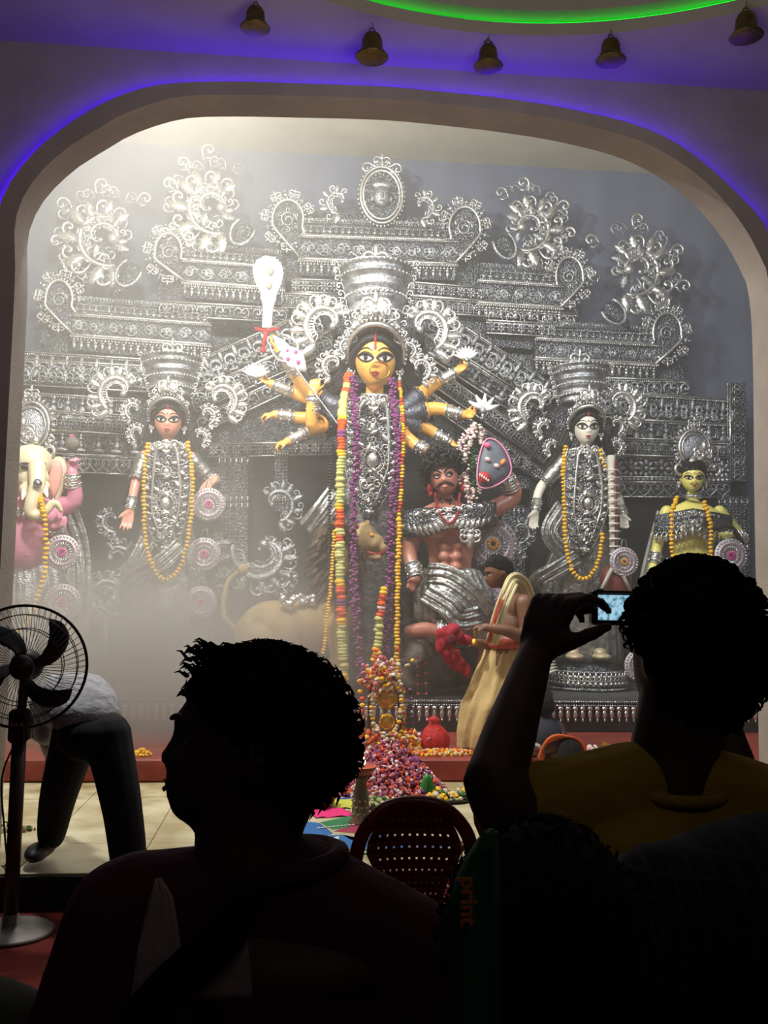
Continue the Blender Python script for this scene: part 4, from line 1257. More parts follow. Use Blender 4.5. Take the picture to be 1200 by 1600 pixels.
def necklace(root, h, Y, rows=2, w=1.0, dz=1.25):
    b = MB()
    for k in range(rows):
        for i in range(20):
            a = PI*i/19; p = h.loc((.62+.28*k)*w*math.cos(a), -.45-.25*k, -dz-(.2+.28*k)*math.sin(a)); b.ell(p, h.H*.05, u=5, v=4)
    b.tube([h.loc(.6*w*math.cos(a), -.25+.35*math.sin(-a), -dz+.06) for a in [2*PI*i/20 for i in range(20)]], h.H*.06, 6, closed=True)
    b.build('necklace', silver_bright, root)
def earrings(root, h):
    for s in (-1, 1):
        b = MB(); p = h.loc(s*1.12, -.1, -.42)
        for k in range(8):
            a = 2*PI*k/8; b.ell(p+V((h.H*.11*math.cos(a), 0, h.H*.11*math.sin(a))), h.H*.05, u=5, v=4)
        b.ell(p, h.H*.08, u=6, v=5); b.ell(p-V((0, 0, h.H*.24)), (h.H*.08, h.H*.06, h.H*.13), u=7, v=5); b.build('earring', silver_bright, root)
def parting(root, h):
    b = MB(); h2 = [h.P(0, z, h.H*.10) for z in (.5, .62, .75, .86)]; b.tube(h2, h.W*.06, 6); b.build('vermilion_parting', sindoor, root)
def scalp(root, h):
    """black hair drawn back from a pointed hairline"""
    b = MB()
    for s in (-1, 1):
        P = [h.P(0, .62, h.H*.0), h.P(s*.4, .55, h.H*.01), h.P(s*.78, .3, h.H*.01), h.loc(s*1.0, -.25, 0), h.loc(s*1.05, .1, -.5)]
        b.tube(catmull(P, 4), h.W*.2, 7)
        P = [h.P(0, .8, 0), h.P(s*.5, .72, 0), h.loc(s*.98, -.1, .3), h.loc(s*1.08, .2, -.4)]
        b.tube(catmull(P, 4), h.W*.22, 7)
    b.ell(h.loc(0, .15, .45), (h.W*1.12, h.D*1.0, h.H*.72), h.R, 20, 12)
    return b.build('hair', black_hair, root)

# ---------------------------------------------------------------- the ten armed goddess
Y0 = 9.9; u0 = pxm(Y0)
gold_skin = mat('golden_paint', (238, 176, 84), .38, 0, .08, 6, coat=.2)
dg = thing('goddess_idol', 'tall yellow-faced goddess idol with ten arms and a pot-shaped silver crown, at the centre', 'idol', at(580, 1075, Y0))
hD = Head(at(587, 561, Y0-.12), 48*u0, W=34*u0, jaw=.40, yaw=-.1, pitch=.16, nose=.75)
b = MB(); hD.mesh(b)
torso(b, [(586, 600, 14), (585, 622, 15), (583, 634, 30), (582, 646, 48), (581, 690, 44), (580, 740, 34), (580, 790, 42), (580, 830, 44)], Y0, .5)
armsL = [([(536, 642), (484, 616, .05), (434, 545, -.05)], (412, 520, -.1), (1, 0, .3)),
         ([(530, 646, -.05), (490, 668, -.3), (489, 614, -.42)], (493, 588, -.45), (.3, 1, 0)),
         ([(530, 645, .05), (478, 622, .1), (424, 600, .05)], (393, 586, .05), (0, -.4, 1)),
         ([(530, 652, .05), (478, 654, .1), (430, 648, .05)], (388, 648, .05), (0, .3, -1)),
         ([(530, 664, 0), (500, 668, 0), (450, 690, -.1)], (413, 699, -.15), (0, .3, -1))]
armsR = [([(628, 642), (670, 606, .05), (714, 580, 0)], (740, 563, -.05), (0, -.6, .8)),
         ([(630, 650), (680, 638, 0), (724, 648, -.1)], (754, 646, -.15), (0, -.7, .5)),
         ([(630, 662), (662, 668, .05), (704, 692, .05)], (728, 706, .05), (0, .2, -1)),
         ([(622, 672, -.05), (642, 690, -.1), (668, 706, -.2)], (698, 701, -.3), (0, .2, -1))]
APs = []
for k, (pts, hd, hn) in enumerate(armsL): APs.append(arm(b, pts, Y0, [13, 11, 7.5], hd, hn, 36, curl=(.7, 1.0, .8), thumb=1 if k != 1 else -1, spread=.06))
for k, (pts, hd, hn) in enumerate(armsR): APs.append(arm(b, pts, Y0, [13, 11, 7.5], hd, hn, 36, curl=(.7, 1.0, .8), thumb=-1, spread=.06))
b.build('body', gold_skin, dg, remesh=.014, relax=2)
idol_face(hD, dg, 1.12, True, shade=None, kohl_w=.05)
scalp(dg, hD); parting(dg, hD); necklace(dg, hD, Y0, 3); earrings(dg, hD)
b = MB(); b.tube([hD.loc(.22+.45*math.cos(a), -1.05+.2*math.cos(a), -.42+.28*math.sin(a)) for a in [2*PI*i/20 for i in range(20)]], .007, 5, closed=True); b.build('nose_ring', gold, dg)
for k, P in enumerate(APs):
    sleeve(dg, P, 13, u0, 0, .62 if k != 8 else .2, mm=mat('slate_sleeve', (96, 98, 108), .4, .6, .4, 20, .4, 40))
    b = MB(); ring_at((P[0], P[1]), .72 if k != 8 else .3, 12.5*u0, 2.6*u0, b); b.build('armlet', gold_skin, dg)
    bracelet(dg, P, 8.3, u0, .42, .95, 6)
cr = crown(dg, 587, 512, 424, 38, 56, Y0-.05, 22)
brow_arch(cr, hD, 1.0)
wing(cr, 512, 506, 50, Y0-.08, -1, [(522, 570, 26), (545, 540, 20)]); wing(cr, 664, 512, 50, Y0-.08, 1, [(655, 575, 26), (636, 545, 20)])
hair_fall(dg, hD, [(556, 560), (540, 585), (510, 612), (470, 650), (440, 700)][:4], [(622, 560), (636, 590), (650, 615), (662, 660)], Y0+.02, 17)
skirt(dg, [(580, 738, 43), (580, 775, 54), (580, 860, 62), (582, 960, 72), (588, 1078, 84)], Y0, .58, 14, .07, mm=mat('pewter_brocade', (120, 120, 122), .4, .75, .5, 12, .6, 24))
breastplate(dg, 0, [(583, 622, 30), (582, 640, 44), (581, 690, 42), (580, 735, 40), (578, 768, 30), (576, 800, 12), (575, 812, 3)], Y0-.26, bulge=.1)
drape(dg, pxs([(528, 770, -.2), (505, 800, -.25), (480, 830, -.2)], Y0), .12, 'sash', deep=.04)
# weapons and things held
def rod(b, A, B, r, seg=8): b.tube([V(A), V(A).lerp(V(B), .5), V(B)], r, seg)
hot = mat('glare_and_plain_white', (252, 252, 250), .45, .1, .1, 20)  # near-white colour carries the blade's overexposed glare; plain white on the emblems
t = thing('ritual_cleaver', 'broad white curved cleaver held upright by the highest hand at the left', 'weapon', at(415, 530, Y0-.12))
b = MB(); out = [(-8, 0), (-7, -30), (-11, -58), (-22, -78), (-26, -98), (-20, -114), (-6, -122), (10, -120), (21, -110), (25, -94), (22, -76), (14, -56), (9, -30), (8, 0)]
bp = at(417, 512, Y0-.12); bo = [(bp.x+(x*.94)*u0, bp.z-(y*.94)*u0) for x, y in out]
b.plate([(x, z) for x, z in bo], bp.y-.012, bp.y+.012, dome=.02); bl = b.build('blade', hot, t)
b = MB(); 
for k, (x, y) in enumerate(((4, -94), (2, -70))):
    c = V((bp.x+x*u0, bp.y-.045, bp.z-y*.94*u0)); b = MB(); b.ell(c, (5*u0, .01, 7*u0), u=12, v=6); b.build('painted_eye', mat('blade_grey_paint', (120, 112, 100), .5), bl)
b = MB(); rod(b, at(417, 514, Y0-.12), at(411, 545, Y0-.12), 3.2*u0); b.ell(at(411, 547, Y0-.12), 4.5*u0); b.tube(pxs([(398, 513, -.12), (418, 518, -.12), (436, 513, -.12)], Y0), 2.6*u0, 6); b.build('grip', red_cloth, t)
t = thing('trident', 'long thin spear slanting down from the raised front hand, with painted head', 'weapon', at(575, 705, Y0-.5))
b = MB(); rod(b, at(424, 524, Y0-.42), at(640, 812, Y0-.62), 1.3*u0, 6); b.build('shaft', silver, t)
b = MB(); c0 = at(452, 552, Y0-.44); dd = (at(478, 580, Y0-.46)-at(428, 528, Y0-.42)).normalized(); ss = V((-dd.z, 0, dd.x))
ol = [(-34, 2), (-22, 9), (-8, 10), (2, 18), (14, 20), (26, 12), (36, 3)]; pts = [c0+dd*x*u0+ss*y*.75*u0 for x, y in ol]+[c0+dd*x*u0-ss*y*.75*u0 for x, y in ol[::-1]]
b.plate([(p.x, p.z) for p in pts], c0.y-.015, c0.y+.02, dome=.02); hd_ = b.build('spear_head', hot, t)
b = MB()
for x, y in ((-18, 0), (6, 8), (6, -8), (20, 0), (-4, 0)): b.ell(c0+dd*x*u0+ss*y*u0+V((0, -.03, 0)), (3.4*u0, .012, 3.4*u0), u=10, v=5)
b.build('painted_flower', mat('magenta_paint', (206, 70, 130), .5), hd_)
b = MB()
for s in (-1, 1): b.tube([c0+dd*10*u0+ss*s*12*u0, c0-dd*4*u0+ss*s*20*u0, c0-dd*22*u0+ss*s*17*u0, c0-dd*34*u0+ss*s*9*u0], [2.4*u0, 2.2*u0, 1.8*u0, .6*u0], 6)
b.build('side_prong', silver_bright, t)
def fan_shell(x, y, Y, r, label, name, ang=0, mm=None, n=9):
    u = pxm(Y); c = at(x, y, Y); t = thing(name, label, 'emblem', c)
    b = MB()
    for k in range(n):
        a = lerp(-1.1, 1.1, k/(n-1))+ang; d = V((math.sin(a), 0, math.cos(a)))
        b.tube([c, c+d*r*u*.5+V((0, -.02, 0)), c+d*r*u], [r*u*.05, r*u*.16, r*u*.05], 6)
        b.ell(c+d*r*u*.6+V((0, -.02, 0)), (r*u*.12, r*u*.1, r*u*.12), u=6, v=5)
    b.build('petal_fan', mm or hot, t)
    b = MB(); b.ell(c, r*u*.22, u=10, v=6); rod(b, c, c-V((math.sin(ang), 0, math.cos(ang)))*r*u*.6, r*u*.1); b.build('stalk', silver, t)
fan_shell(400, 590, Y0, 24, 'white fan-shaped disc held by the second hand at the left', 'discus', 0)
fan_shell(730, 562, Y0-.08, 22, 'white conch emblem in the raised upper hand at the right', 'conch_emblem', -.15)
fan_shell(755, 642, Y0-.2, 28, 'white lotus bud in the middle hand at the right', 'lotus_bud', .1, n=5)
b = MB()
# ---------------------------------------------------------------- the two standing goddesses
def goddess(lab, hx, hy, H, W, Y, skin, crownp, wings, hl, hr, trows, arms, bprows, sk, third=False, name='goddess_idol', shade=None, yaw=0, roll=0, sashes=()):
    u = pxm(Y); t = thing(name, lab, 'idol', at(sk[-1][0], sk[-1][1], Y))
    h = Head(at(hx, hy, Y-.1), H*u, W=W*u, jaw=.36, yaw=yaw, roll=roll, pitch=.16, nose=.75)
    b = MB(); h.mesh(b); torso(b, trows, Y, .52); APs = []
    for (pts, hd, hn, kw) in arms: APs.append(arm(b, pts, Y, [9, 8, 5.6], hd, hn, 34*H/46 if 'hl' not in kw else kw['hl'], **{k: v for k, v in kw.items() if k != 'hl'}))
    b.build('body', skin, t, remesh=.012, relax=2)
    idol_face(h, t, 1.15, third, shade=shade, kohl_w=.05); scalp(t, h); parting(t, h); necklace(t, h, Y, 2); earrings(t, h)
    for P in APs: sleeve(t, P, 9.5, u, 0, .8); bracelet(t, P, 6.4, u, .55, .98, 5)
    c = crown(t, *crownp[:5], Y-.05, crownp[5], tiltx=crownp[6]); brow_arch(c, h, 1.0)
    for (x, y, R, sg, ex) in wings: wing(c, x, y, R, Y-.06, sg, ex)
    hair_fall(t, h, hl, hr, Y, 13)
    skirt(t, sk, Y+.02, .5, 15, .07); breastplate(t, 0, bprows, Y-.2, bulge=.08)
    for P in sashes: drape(t, pxs(P, Y), .09, 'sash', deep=.035)
    return t, h
peach = mat('peach_paint', (232, 158, 132), .4, 0, .08, 6, coat=.2); ivory = mat('ivory_paint', (232, 226, 208), .4, 0, .05, 6, coat=.2)
goddess('goddess idol with rosy peach face and pot crown, left of the ten armed one', 263, 655, 31, 22, 10.3, peach,
        (268, 622, 562, 29, 44, 17, 1), [(186, 612, 42, -1, [(210, 640, 20), (216, 676, 17)]), (343, 622, 38, 1, [(322, 648, 20), (312, 682, 16)])],
        [(243, 660), (232, 700), (222, 730), (205, 790)], [(283, 662), (292, 700), (312, 735)],
        [(263, 684, 9), (263, 696, 10), (262, 704, 24), (262, 714, 38), (262, 750, 35), (262, 790, 28), (262, 840, 36), (262, 860, 38)],
        [([(226, 712), (212, 756, -.05), (203, 798, -.2)], (194, 838, -.25), (.1, -1, .1), dict(curl=(.12, .15, .12), thumb=1, spread=.1, hl=36)),
         ([(298, 714), (330, 752, .05), (336, 748, -.15)], (308, 772, -.3), (0, .5, -1), dict(curl=(.35, .3, .2), thumb=-1, spread=.12, hl=38))],
        [(262, 692, 26), (262, 706, 34), (262, 760, 36), (260, 800, 34), (260, 828, 26), (260, 856, 14), (260, 868, 4)],
        [(262, 806, 34), (262, 840, 43), (262, 880, 52), (262, 940, 62), (262, 1072, 78)], yaw=.08, sashes=[[(285, 850, -.25), (250, 880, -.32), (205, 905, -.25), (196, 930, -.2)], [(232, 842, -.2), (212, 880, -.25), (200, 905, -.2)]])
goddess('ivory white goddess idol with a pot crown holding a veena, right of the demon', 916, 666, 31, 21, 10.3, ivory,
        (908, 632, 577, 32, 44, 17, -2), [(838, 634, 40, -1, [(852, 668, 18), (864, 698, 15)]), (968, 632, 38, 1, [(962, 664, 18), (962, 696, 15)])],
        [(895, 665), (880, 700), (862, 740), (845, 800)], [(936, 668), (944, 700), (950, 722)],
        [(914, 692, 8), (914, 704, 9), (914, 712, 22), (914, 722, 34), (914, 756, 32), (914, 800, 27), (914, 850, 36), (914, 870, 38)],
        [([(884, 718), (845, 762, .05), (836, 800, -.15)], (831, 840, -.2), (.1, -1, .1), dict(curl=(.2, .2, .15), thumb=1, spread=.08, hl=34)),
         ([(944, 722), (966, 780, .1), (974, 806, -.1)], (978, 842, -.2), (-.5, -1, -.2), dict(curl=(.3, .35, .3), thumb=-1, spread=.08, hl=32))],
        [(913, 700, 26), (914, 714, 31), (916, 760, 34), (914, 800, 34), (912, 830, 26), (910, 858, 14), (909, 872, 4)],
        [(912, 812, 33), (910, 845, 44), (905, 890, 56), (905, 950, 62), (912, 1034, 60)], shade=None, yaw=-.16, sashes=[[(905, 870, -.3), (870, 890, -.34), (842, 905, -.28), (833, 918, -.2)], [(880, 790, -.2), (858, 830, -.28), (880, 862, -.3), (905, 868, -.28)]])
# veena
t = thing('veena', 'pale long-necked veena standing at the white idol\'s side with a brown gourd', 'instrument', at(962, 925, 10.0))
u = pxm(10.0); b = MB(); rod(b, at(955, 712, 10.05), at(960, 880, 10.0), 6.5*u, 10); nk = b.build('neck', mat('veena_ivory', (205, 200, 185), .5, 0, .2, 20), t)
b = MB(); b.box((-.008, -.055, 0), (.008, -.04, 1.1), Matrix.Translation(at(960, 878, 10.0))); b.build('string_slot', mat('veena_maroon', (112, 34, 36), .5), nk)
for k in range(13):
    y = lerp(735, 878, k/12); b = MB(); c = at(lerp(956, 960, k/12), y, 10.0); b.tube([c+V((-9.5*u, -.035, 0)), c+V((0, -.055, 0)), c+V((9.5*u, -.035, 0))], 1.5*u, 6); b.build('fret', mat('fret_ivory', (222, 218, 205), .4), t)
b = MB(); g = at(962, 908, 10.0); b.ell(g, (26*u, 20*u, 30*u), u=20, v=14); b.build('gourd', mat('gourd_brown', (118, 50, 44), .4, 0, .2, 8), t)
b = MB()
for s in (-1, 1): b.tube(pxs([(962+s*4, 884, -.14), (962+s*14, 905, -.15), (962+s*24, 925, -.1)], 10.0), 3.2*u, 6)
b.build('trim_braid', mat('veena_ivory', (205, 200, 185)), t)
# ---------------------------------------------------------------- small crowned god (right edge) and elephant headed god (left edge)
def halo_crown(root, cx, cy, r, Y, mm=None, tall=1.15):
    u = pxm(Y); c = at(cx, cy, Y); b = MB(); R = r*u
    b.ell(c+V((0, .03, 0)), (R*.8, .04, R*.8*tall), u=24, v=8); cr = b.build('halo_plate', silver, root)
    b = MB()
    for rr, w in ((.82, .07), (.66, .04)): b.tube([c+V((R*rr*math.cos(a), -.02, R*rr*tall*math.sin(a))) for a in [2*PI*i/30 for i in range(30)]], R*w, 6, closed=True)
    for k in range(26):
        a = lerp(-.3, 1.3, k/25)*PI; d = V((math.cos(a), 0, tall*math.sin(a)))
        orn_into(b, 'acanthus_leaf', c+d*R*.86, R*.26, a-PI/2, 1)
    orn_into(b, 'palmette', c+V((0, -.02, R*tall*.95)), R*.6)
    b.build('ray_rim', silver_bright, cr)
    fy = -.24
    b = MB(); orn_into(b, 'palmette', c+V((0, fy, -R*.75)), R*.9); b.ell(c+V((0, fy-.02, -R*.1)), (R*.14, .04, R*.28))
    for s in (-1, 1):
        orn_into(b, 'curl_leaf', c+V((s*R*.35, fy, -R*.75)), R*.6, s*.7, s); orn_into(b, 'acanthus_leaf', c+V((s*R*.6, fy+.05, -R*.9)), R*.62, s*1.0, s)
        c2 = c+V((s*R*.95, fy+.14, -R*1.15)); b.tube(spiral(c2.x, c2.z, R*.34, R*.08, -1.5 if s < 0 else -1.6, (-1.5-4.6) if s < 0 else (-1.6+4.6), 16, y=c2.y), R*.1, 6)
        orn_into(b, 'curl_leaf', c2+V((s*R*.2, 0, R*.2)), R*.5, s*.5, s)
    b.build('brow_piece', silver_bright, cr)
    return cr
YK = 10.2; uK = pxm(YK); yellow_skin = mat('lemon_paint', (232, 222, 120), .4, 0, .06, 6, coat=.2)
kt = thing('god_idol', 'yellow skinned young god idol with short black hair and halo crown, far right', 'idol', at(1085, 1060, YK))
hK = Head(at(1082, 745, YK-.08), 24*uK, W=19*uK, jaw=.26, yaw=-.26, pitch=.16, nose=.75)
b = MB(); hK.mesh(b)
torso(b, [(1082, 766, 9), (1082, 782, 10), (1083, 790, 28), (1084, 800, 44), (1084, 830, 38), (1083, 860, 33), (1083, 890, 36), (1083, 930, 40)], YK, .52)
P1 = arm(b, [(1042, 800), (1028, 850, .0), (1018, 900, -.05)], YK, [11, 9, 7], (1016, 930, -.05), (.3, -1, 0), 30, thumb=-1)
P2 = arm(b, [(1124, 800), (1160, 842, .05), (1148, 838, -.2)], YK, [11, 9, 7], (1112, 832, -.32), (0, .6, -.8), 34, curl=(.25, .3, .2), thumb=-1)
for s in (-1, 1): b.ell(at(1083+s*17, 822, YK-.15), (17*uK, .08, 13*uK))
b.build('body', yellow_skin, kt, remesh=.012, relax=2)
idol_face(hK, kt, 1.05, False, mous=1, kohl_w=.055)
cap_hair(kt, hK, line=.5, thick=1.14, tufts=260, ln=.32, curly=True, seed=5, rearlow=-.9)
halo_crown(kt, 1084, 700, 31, YK-.02); earrings(kt, hK)
b = MB(); cc = at(1083, 776, YK-.07); b.tube([cc+V((.085*math.cos(a), .07*math.sin(a), 0)) for a in [2*PI*i/18 for i in range(18)]], .022, 8, closed=True); b.build('choker', silver, kt)
b = MB()
for s in (-1, 1):
    rings = []
    for i in range(9):
        t = i/8; cx = lerp(1083, 1083+s*60, t); y0 = lerp(795, 806, t); y1 = lerp(822, 834, t)+6*math.sin(PI*t)
        rings.append([at(cx, lerp(y0, y1, k/6), YK-.2+.16*t*t-.03*math.sin(PI*k/6)) for k in range(7)])
    b.loft(rings, closed=False)
cp = b.build('shoulder_collar', silver_dark, kt, solid=.03)
b = MB(); random.seed(4)
for s in (-1, 1):
    for i in range(8): 
        t = i/7
        for q in range(2): orn_into(b, 'curl_leaf', at(1083+s*lerp(4, 56, t), 804+q*9+lerp(0, 9, t), YK-.245+.16*t*t), 13*uK, s*(1.3+q), s*(-1)**q)
        orn_into(b, 'curl_leaf', at(1083+s*lerp(3, 58, t), lerp(818, 830, t)+6*math.sin(PI*t), YK-.25+.16*t*t), 15*uK, s*.6+PI, s)
        orn_into(b, 'acanthus_leaf', at(1083+s*lerp(3, 58, t), lerp(826, 836, t)+6*math.sin(PI*t), YK-.25+.16*t*t), 10*uK, PI, s)
orn_into(b, 'palmette', at(1082, 812, YK-.28), 26*uK, PI); b.build('leaf_relief', silver_bright, cp)
bracelet(kt, P1, 8, uK, .3, .6, 5); bracelet(kt, P2, 9, uK, .1, .9, 5)
skirt(kt, [(1083, 872, 40), (1083, 930, 50), (1083, 1077, 60)], YK, .5, 12, .08)
b = MB()
for k in range(26):
    f = lerp(-1, 1, k/25); p = at(1083+f*40, 874+3*(1-f*f), YK-.21+.2*f*f*0.9); b.ell(p, 3*uK, u=6, v=4); b.ell(p-V((0, 0, 6*uK)), 2.4*uK, u=5, v=4)
b.build('belt', silver_bright, kt)
drape(kt, pxs([(1036, 800, .1), (1022, 850, .15), (1010, 900, .1), (1004, 940, .1)], YK), .07, 'scarf', mat('white_gauze', (190, 190, 182), .6, .3, .2, 20), deep=.02)
t = thing('bow', 'dark curved bow tucked under the yellow god idol\'s arm', 'weapon', at(1110, 850, YK-.3))
b = MB(); P = catmull(pxs([(1098, 806, -.34), (1110, 826, -.36), (1140, 822, -.34), (1160, 850, -.25)], YK), 6); b.tube(P, 4*uK, 8); b.build('bow_limb', mat('dark_lacquer', (48, 34, 32), .4), t)
b = MB(); b.ell(at(1098, 806, YK-.34), 6*uK); b.ell(at(1097, 814, YK-.34), (4*uK, 4*uK, 7*uK)); b.build('bow_tip', silver, t)
# elephant headed god
YG = 9.9; uG = pxm(YG)
gt = thing('elephant_god_idol', 'pink pot-bellied god idol with a cream elephant head, far left', 'idol', at(50, 1050, YG))
pinks = mat('pink_paint', (214, 140, 160), .4, 0, .06, 5, coat=.2); cream = mat('cream_paint', (226, 212, 178), .45, 0, .12, 8, coat=.15)
b = MB(); c = lambda x, y, dy=0: at(x, y, YG+dy)
b.ell(c(42, 846, -.05), (40*uG, .25, 46*uG), u=24, v=18); b.ell(c(44, 800, 0), (48*uG, .22, 28*uG), u=20, v=14)
for s in (-1, 1): b.ell(c(42+s*26, 806, -.14), (22*uG, .12, 15*uG))
b.ell(c(44, 770, .03), (24*uG, .16, 24*uG))
PA = arm(b, [(84, 792, .05), (116, 782, .0), (112, 738, -.1)], YG, [16, 13, 8.5], (113, 706, -.15), (.7, -.6, 0), 36, curl=(.6, .9, .6), thumb=1)
PB = arm(b, [(82, 800, .0), (92, 832, -.1), (84, 822, -.3)], YG, [14, 12, 8], (106, 812, -.42), (.2, .9, .2), 34, curl=(.6, .9, .7), thumb=1)
PC = arm(b, [(0, 796, .05), (-28, 830, .0), (-20, 860, -.1)], YG, [15, 13, 9], (-12, 900, -.15), (0, -1, 0), 34, thumb=1)
bd = b.build('body', pinks, gt, remesh=.015, relax=2)
b = MB(); b.ell(c(41, 868, -.31), (3*uG, .02, 2.4*uG), u=10, v=6); b.build('navel', mat('navel_rose', (176, 84, 104), .5), gt)
b = MB(); b.ell(c(50, 722, -.1), (30*uG, .2, 27*uG), u=24, v=16); b.ell(c(42, 712, -.12), (17*uG, .16, 16*uG)); b.ell(c(62, 714, -.12), (15*uG, .15, 14*uG)); b.ell(c(52, 748, -.16), (24*uG, .15, 20*uG))
tr = pxs([(58, 730, -.32), (58, 758, -.42), (50, 784, -.46), (48, 800, -.46), (60, 806, -.46), (74, 796, -.46), (82, 786, -.46), (90, 788, -.46), (95, 798, -.44)], YG)
tr = catmull(tr, 5); b.tube(tr, [lerp(13.5, 3.4, (i/(len(tr)-1))**.8)*uG for i in range(len(tr))], 14); b.ell(tr[0], 13.5*uG); b.ell(tr[-1], 3.6*uG)
for x, y in ((38, 768), (70, 764)): b.ell(c(x, y-4, -.3), (8*uG, .06, 9*uG))
eh = b.build('elephant_head', cream, gt, remesh=.013, relax=3)
for s, cx in ((1, 82), (-1, 12)):
    b = MB(); ol = [(0, 22), (10, 30), (22, 26), (26, 8), (24, -10), (18, -30), (8, -44), (2, -34), (-4, -10)]
    P = catmull([(V((x, 0, z))) for x, z in ol], 4, closed=True); ec = c(cx-4*s, 744, .0)
    b.plate([(ec.x+s*p.x*uG*(1 if s > 0 else .9), ec.z+p.z*uG) for p in P], ec.y-.03, ec.y+.03, dome=.03); e_ = b.build('ear', cream, gt)
    b = MB(); b.plate([(ec.x+s*(p.x*.72+2)*uG, ec.z+(p.z*.78)*uG) for p in P], ec.y-.066, ec.y-.05, dome=.012); b.build('ear_inside', mat('ear_rose', (218, 158, 146), .5), e_)
for x, y, dx in ((38, 766, -3), (70, 762, 4)):
    b = MB(); P = pxs([(x, y, -.36), (x+dx*.4, y+8, -.42), (x+dx, y+14, -.46)], YG); b.tube(P, [4.5*uG, 4*uG, 1.4*uG], 8); b.ell(P[-1], 1.6*uG); b.build('tusk', mat('tusk_white', (238, 232, 214), .35), gt)
for x, y, w in ((40, 729, 8), (66, 727, 5)):
    b = MB(); e = c(x, y, -.29); b.ell(e, (w*uG, .03, 4.2*uG), u=14, v=8); ey = b.build('eye', mat('elephant_eye', (70, 58, 50), .4), gt)
    b = MB(); b.tube([e+V((w*1.15*uG*math.cos(a), -.02, 5*uG*math.sin(a))) for a in [PI*i/10 for i in range(11)]], 1.1*uG, 5); b.build('kohl_line', kohl, ey)
b = MB(); rc = c(59, 755, -.52); b.ell(rc, (6.5*uG, .03, 6.5*uG), u=16, v=6)
for k in range(12): a = 2*PI*k/12; b.ell(rc+V((5*uG*math.cos(a), -.02, 5*uG*math.sin(a))), 1.2*uG, u=5, v=4)
b.build('brow_rosette', silver, gt)
halo_crown(gt, 48, 665, 34, YG+.05, tall=1.3)
b = MB(); 
for k in range(12):
    f = lerp(-1, 1, k/11); p = c(34+f*34, 782+12*(1-f*f), -.30+.1*f*f); orn_into(b, 'palmette', p, 15*uG, PI)
b.build('collar', silver_bright, gt)
for P in (PA, PB): bracelet(gt, P, 9.5, uG, .5, .95, 6)
b = MB(); ring_at((PA[0], PA[1]), .25, 17*uG, 3*uG, b); b.build('armlet', silver, gt)
skirt(gt, [(44, 884, 44), (44, 930, 52), (46, 1080, 64)], YG+.02, .55, 12, .12, mm=silver)

drape(gt, pxs([(92, 790, .12), (112, 850, .15), (116, 920, .12), (112, 1000, .1)], YG), .17, 'cape', silver_cloth, deep=.05, folds=5)
t = thing('offering_cone', 'grey cone with a pink tip held in the raised hand of the pink idol', 'emblem', at(113, 704, YG-.15))
b = MB(); b.lathe([(.015, 0), (.05, .03), (.075, .08), (.06, .12), (.03, .15), (.008, .16)], 14, at(113, 706, YG-.15)); b.build('cone', mat('mossy_grey', (118, 112, 100), .8, 0, .4, 40), t)
b = MB(); b.ell(at(112, 682, YG-.15), .024); b.build('pink_tip', mat('hot_pink', (226, 60, 120), .5), t)
# ================================================================ DEMON, BUFFALO, LION, SWAN
YA = 9.55; uA = pxm(YA)
flesh = mat('bronze_flesh_paint', (188, 128, 106), .42, 0, .2, 5, coat=.15, rgb2=(164, 100, 80))
am = thing('demon_idol', 'bare-chested moustached demon figure with bushy black hair and silver drapery', 'idol', at(700, 1080, YA))
hA = Head(at(694, 742, YA-.1), 31*uA, W=23*uA, yaw=-.22, pitch=.15, roll=-.16, jaw=.2, male=True, nose=1.2)
b = MB(); hA.mesh(b)
torso(b, [(697, 762, 14), (699, 782, 16), (700, 794, 40), (702, 808, 54), (702, 830, 50), (703, 855, 38), (704, 885, 33), (706, 915, 40), (706, 950, 44)], YA, .55)
for s in (-1, 1): b.ell(at(702+s*21, 826, YA-.17), (22*uA, .09, 16*uA), u=16, v=10)
for j in range(3):
    for s in (-1, 1): b.ell(at(703+s*10, 854+j*16, YA-.13), (10*uA, .06, 8.4*uA))
B1 = arm(b, [(654, 812, -.02), (640, 862, .02), (650, 905, -.15)], YA, [16, 13, 8.5], (634, 930, -.2), (.3, -.6, 0), 36, curl=(.6, .9, .7), thumb=1)
B2 = arm(b, [(750, 806, 0), (802, 776, .08), (790, 738, -.05)], YA, [16, 14, 9], (782, 712, -.1), (-.4, -.8, 0), 34, curl=(.6, .9, .7), thumb=-1)
P = pxs([(690, 930, 0), (742, 958, -.3), (700, 990, -.38)], YA); limb(b, P, [22*uA, 17*uA, 10*uA])
P = pxs([(700, 990, -.38), (665, 984, -.42), (640, 986, -.44)], YA); limb(b, P, [9*uA, 12*uA, 9*uA])
P = pxs([(712, 940, 0), (760, 990, -.1), (748, 1070, -.1)], YA); limb(b, P, [22*uA, 17*uA, 10*uA])
b.build('body', flesh, am, remesh=.014, relax=2)
for sg in (-1, 1):
    al = almond(sg*.42, .0, .25, .10, sg, .05); e = .005
    b = MB(); hA.patch(b, al, e*1.5); ey = b.build('eye', sclera, am)
    b = MB(); hA.patch(b, [(sg*.42+.09+.09*math.cos(a), .02+.085*math.sin(a)) for a in [2*PI*i/12 for i in range(12)]], e*2.6, 2); b.build('iris', iris_m, ey)
    b = MB(); hA.stroke(b, al[:10], .05, e*1.5); hA.stroke(b, al[9:]+al[:1], .03, e); b.build('kohl_line', kohl, ey)
    b = MB(); hA.stroke(b, [(sg*.08, .16), (sg*.4, .30), (sg*.75, .34), (sg*.9, .22)], .05, e); b.build('eyebrow', kohl, am)
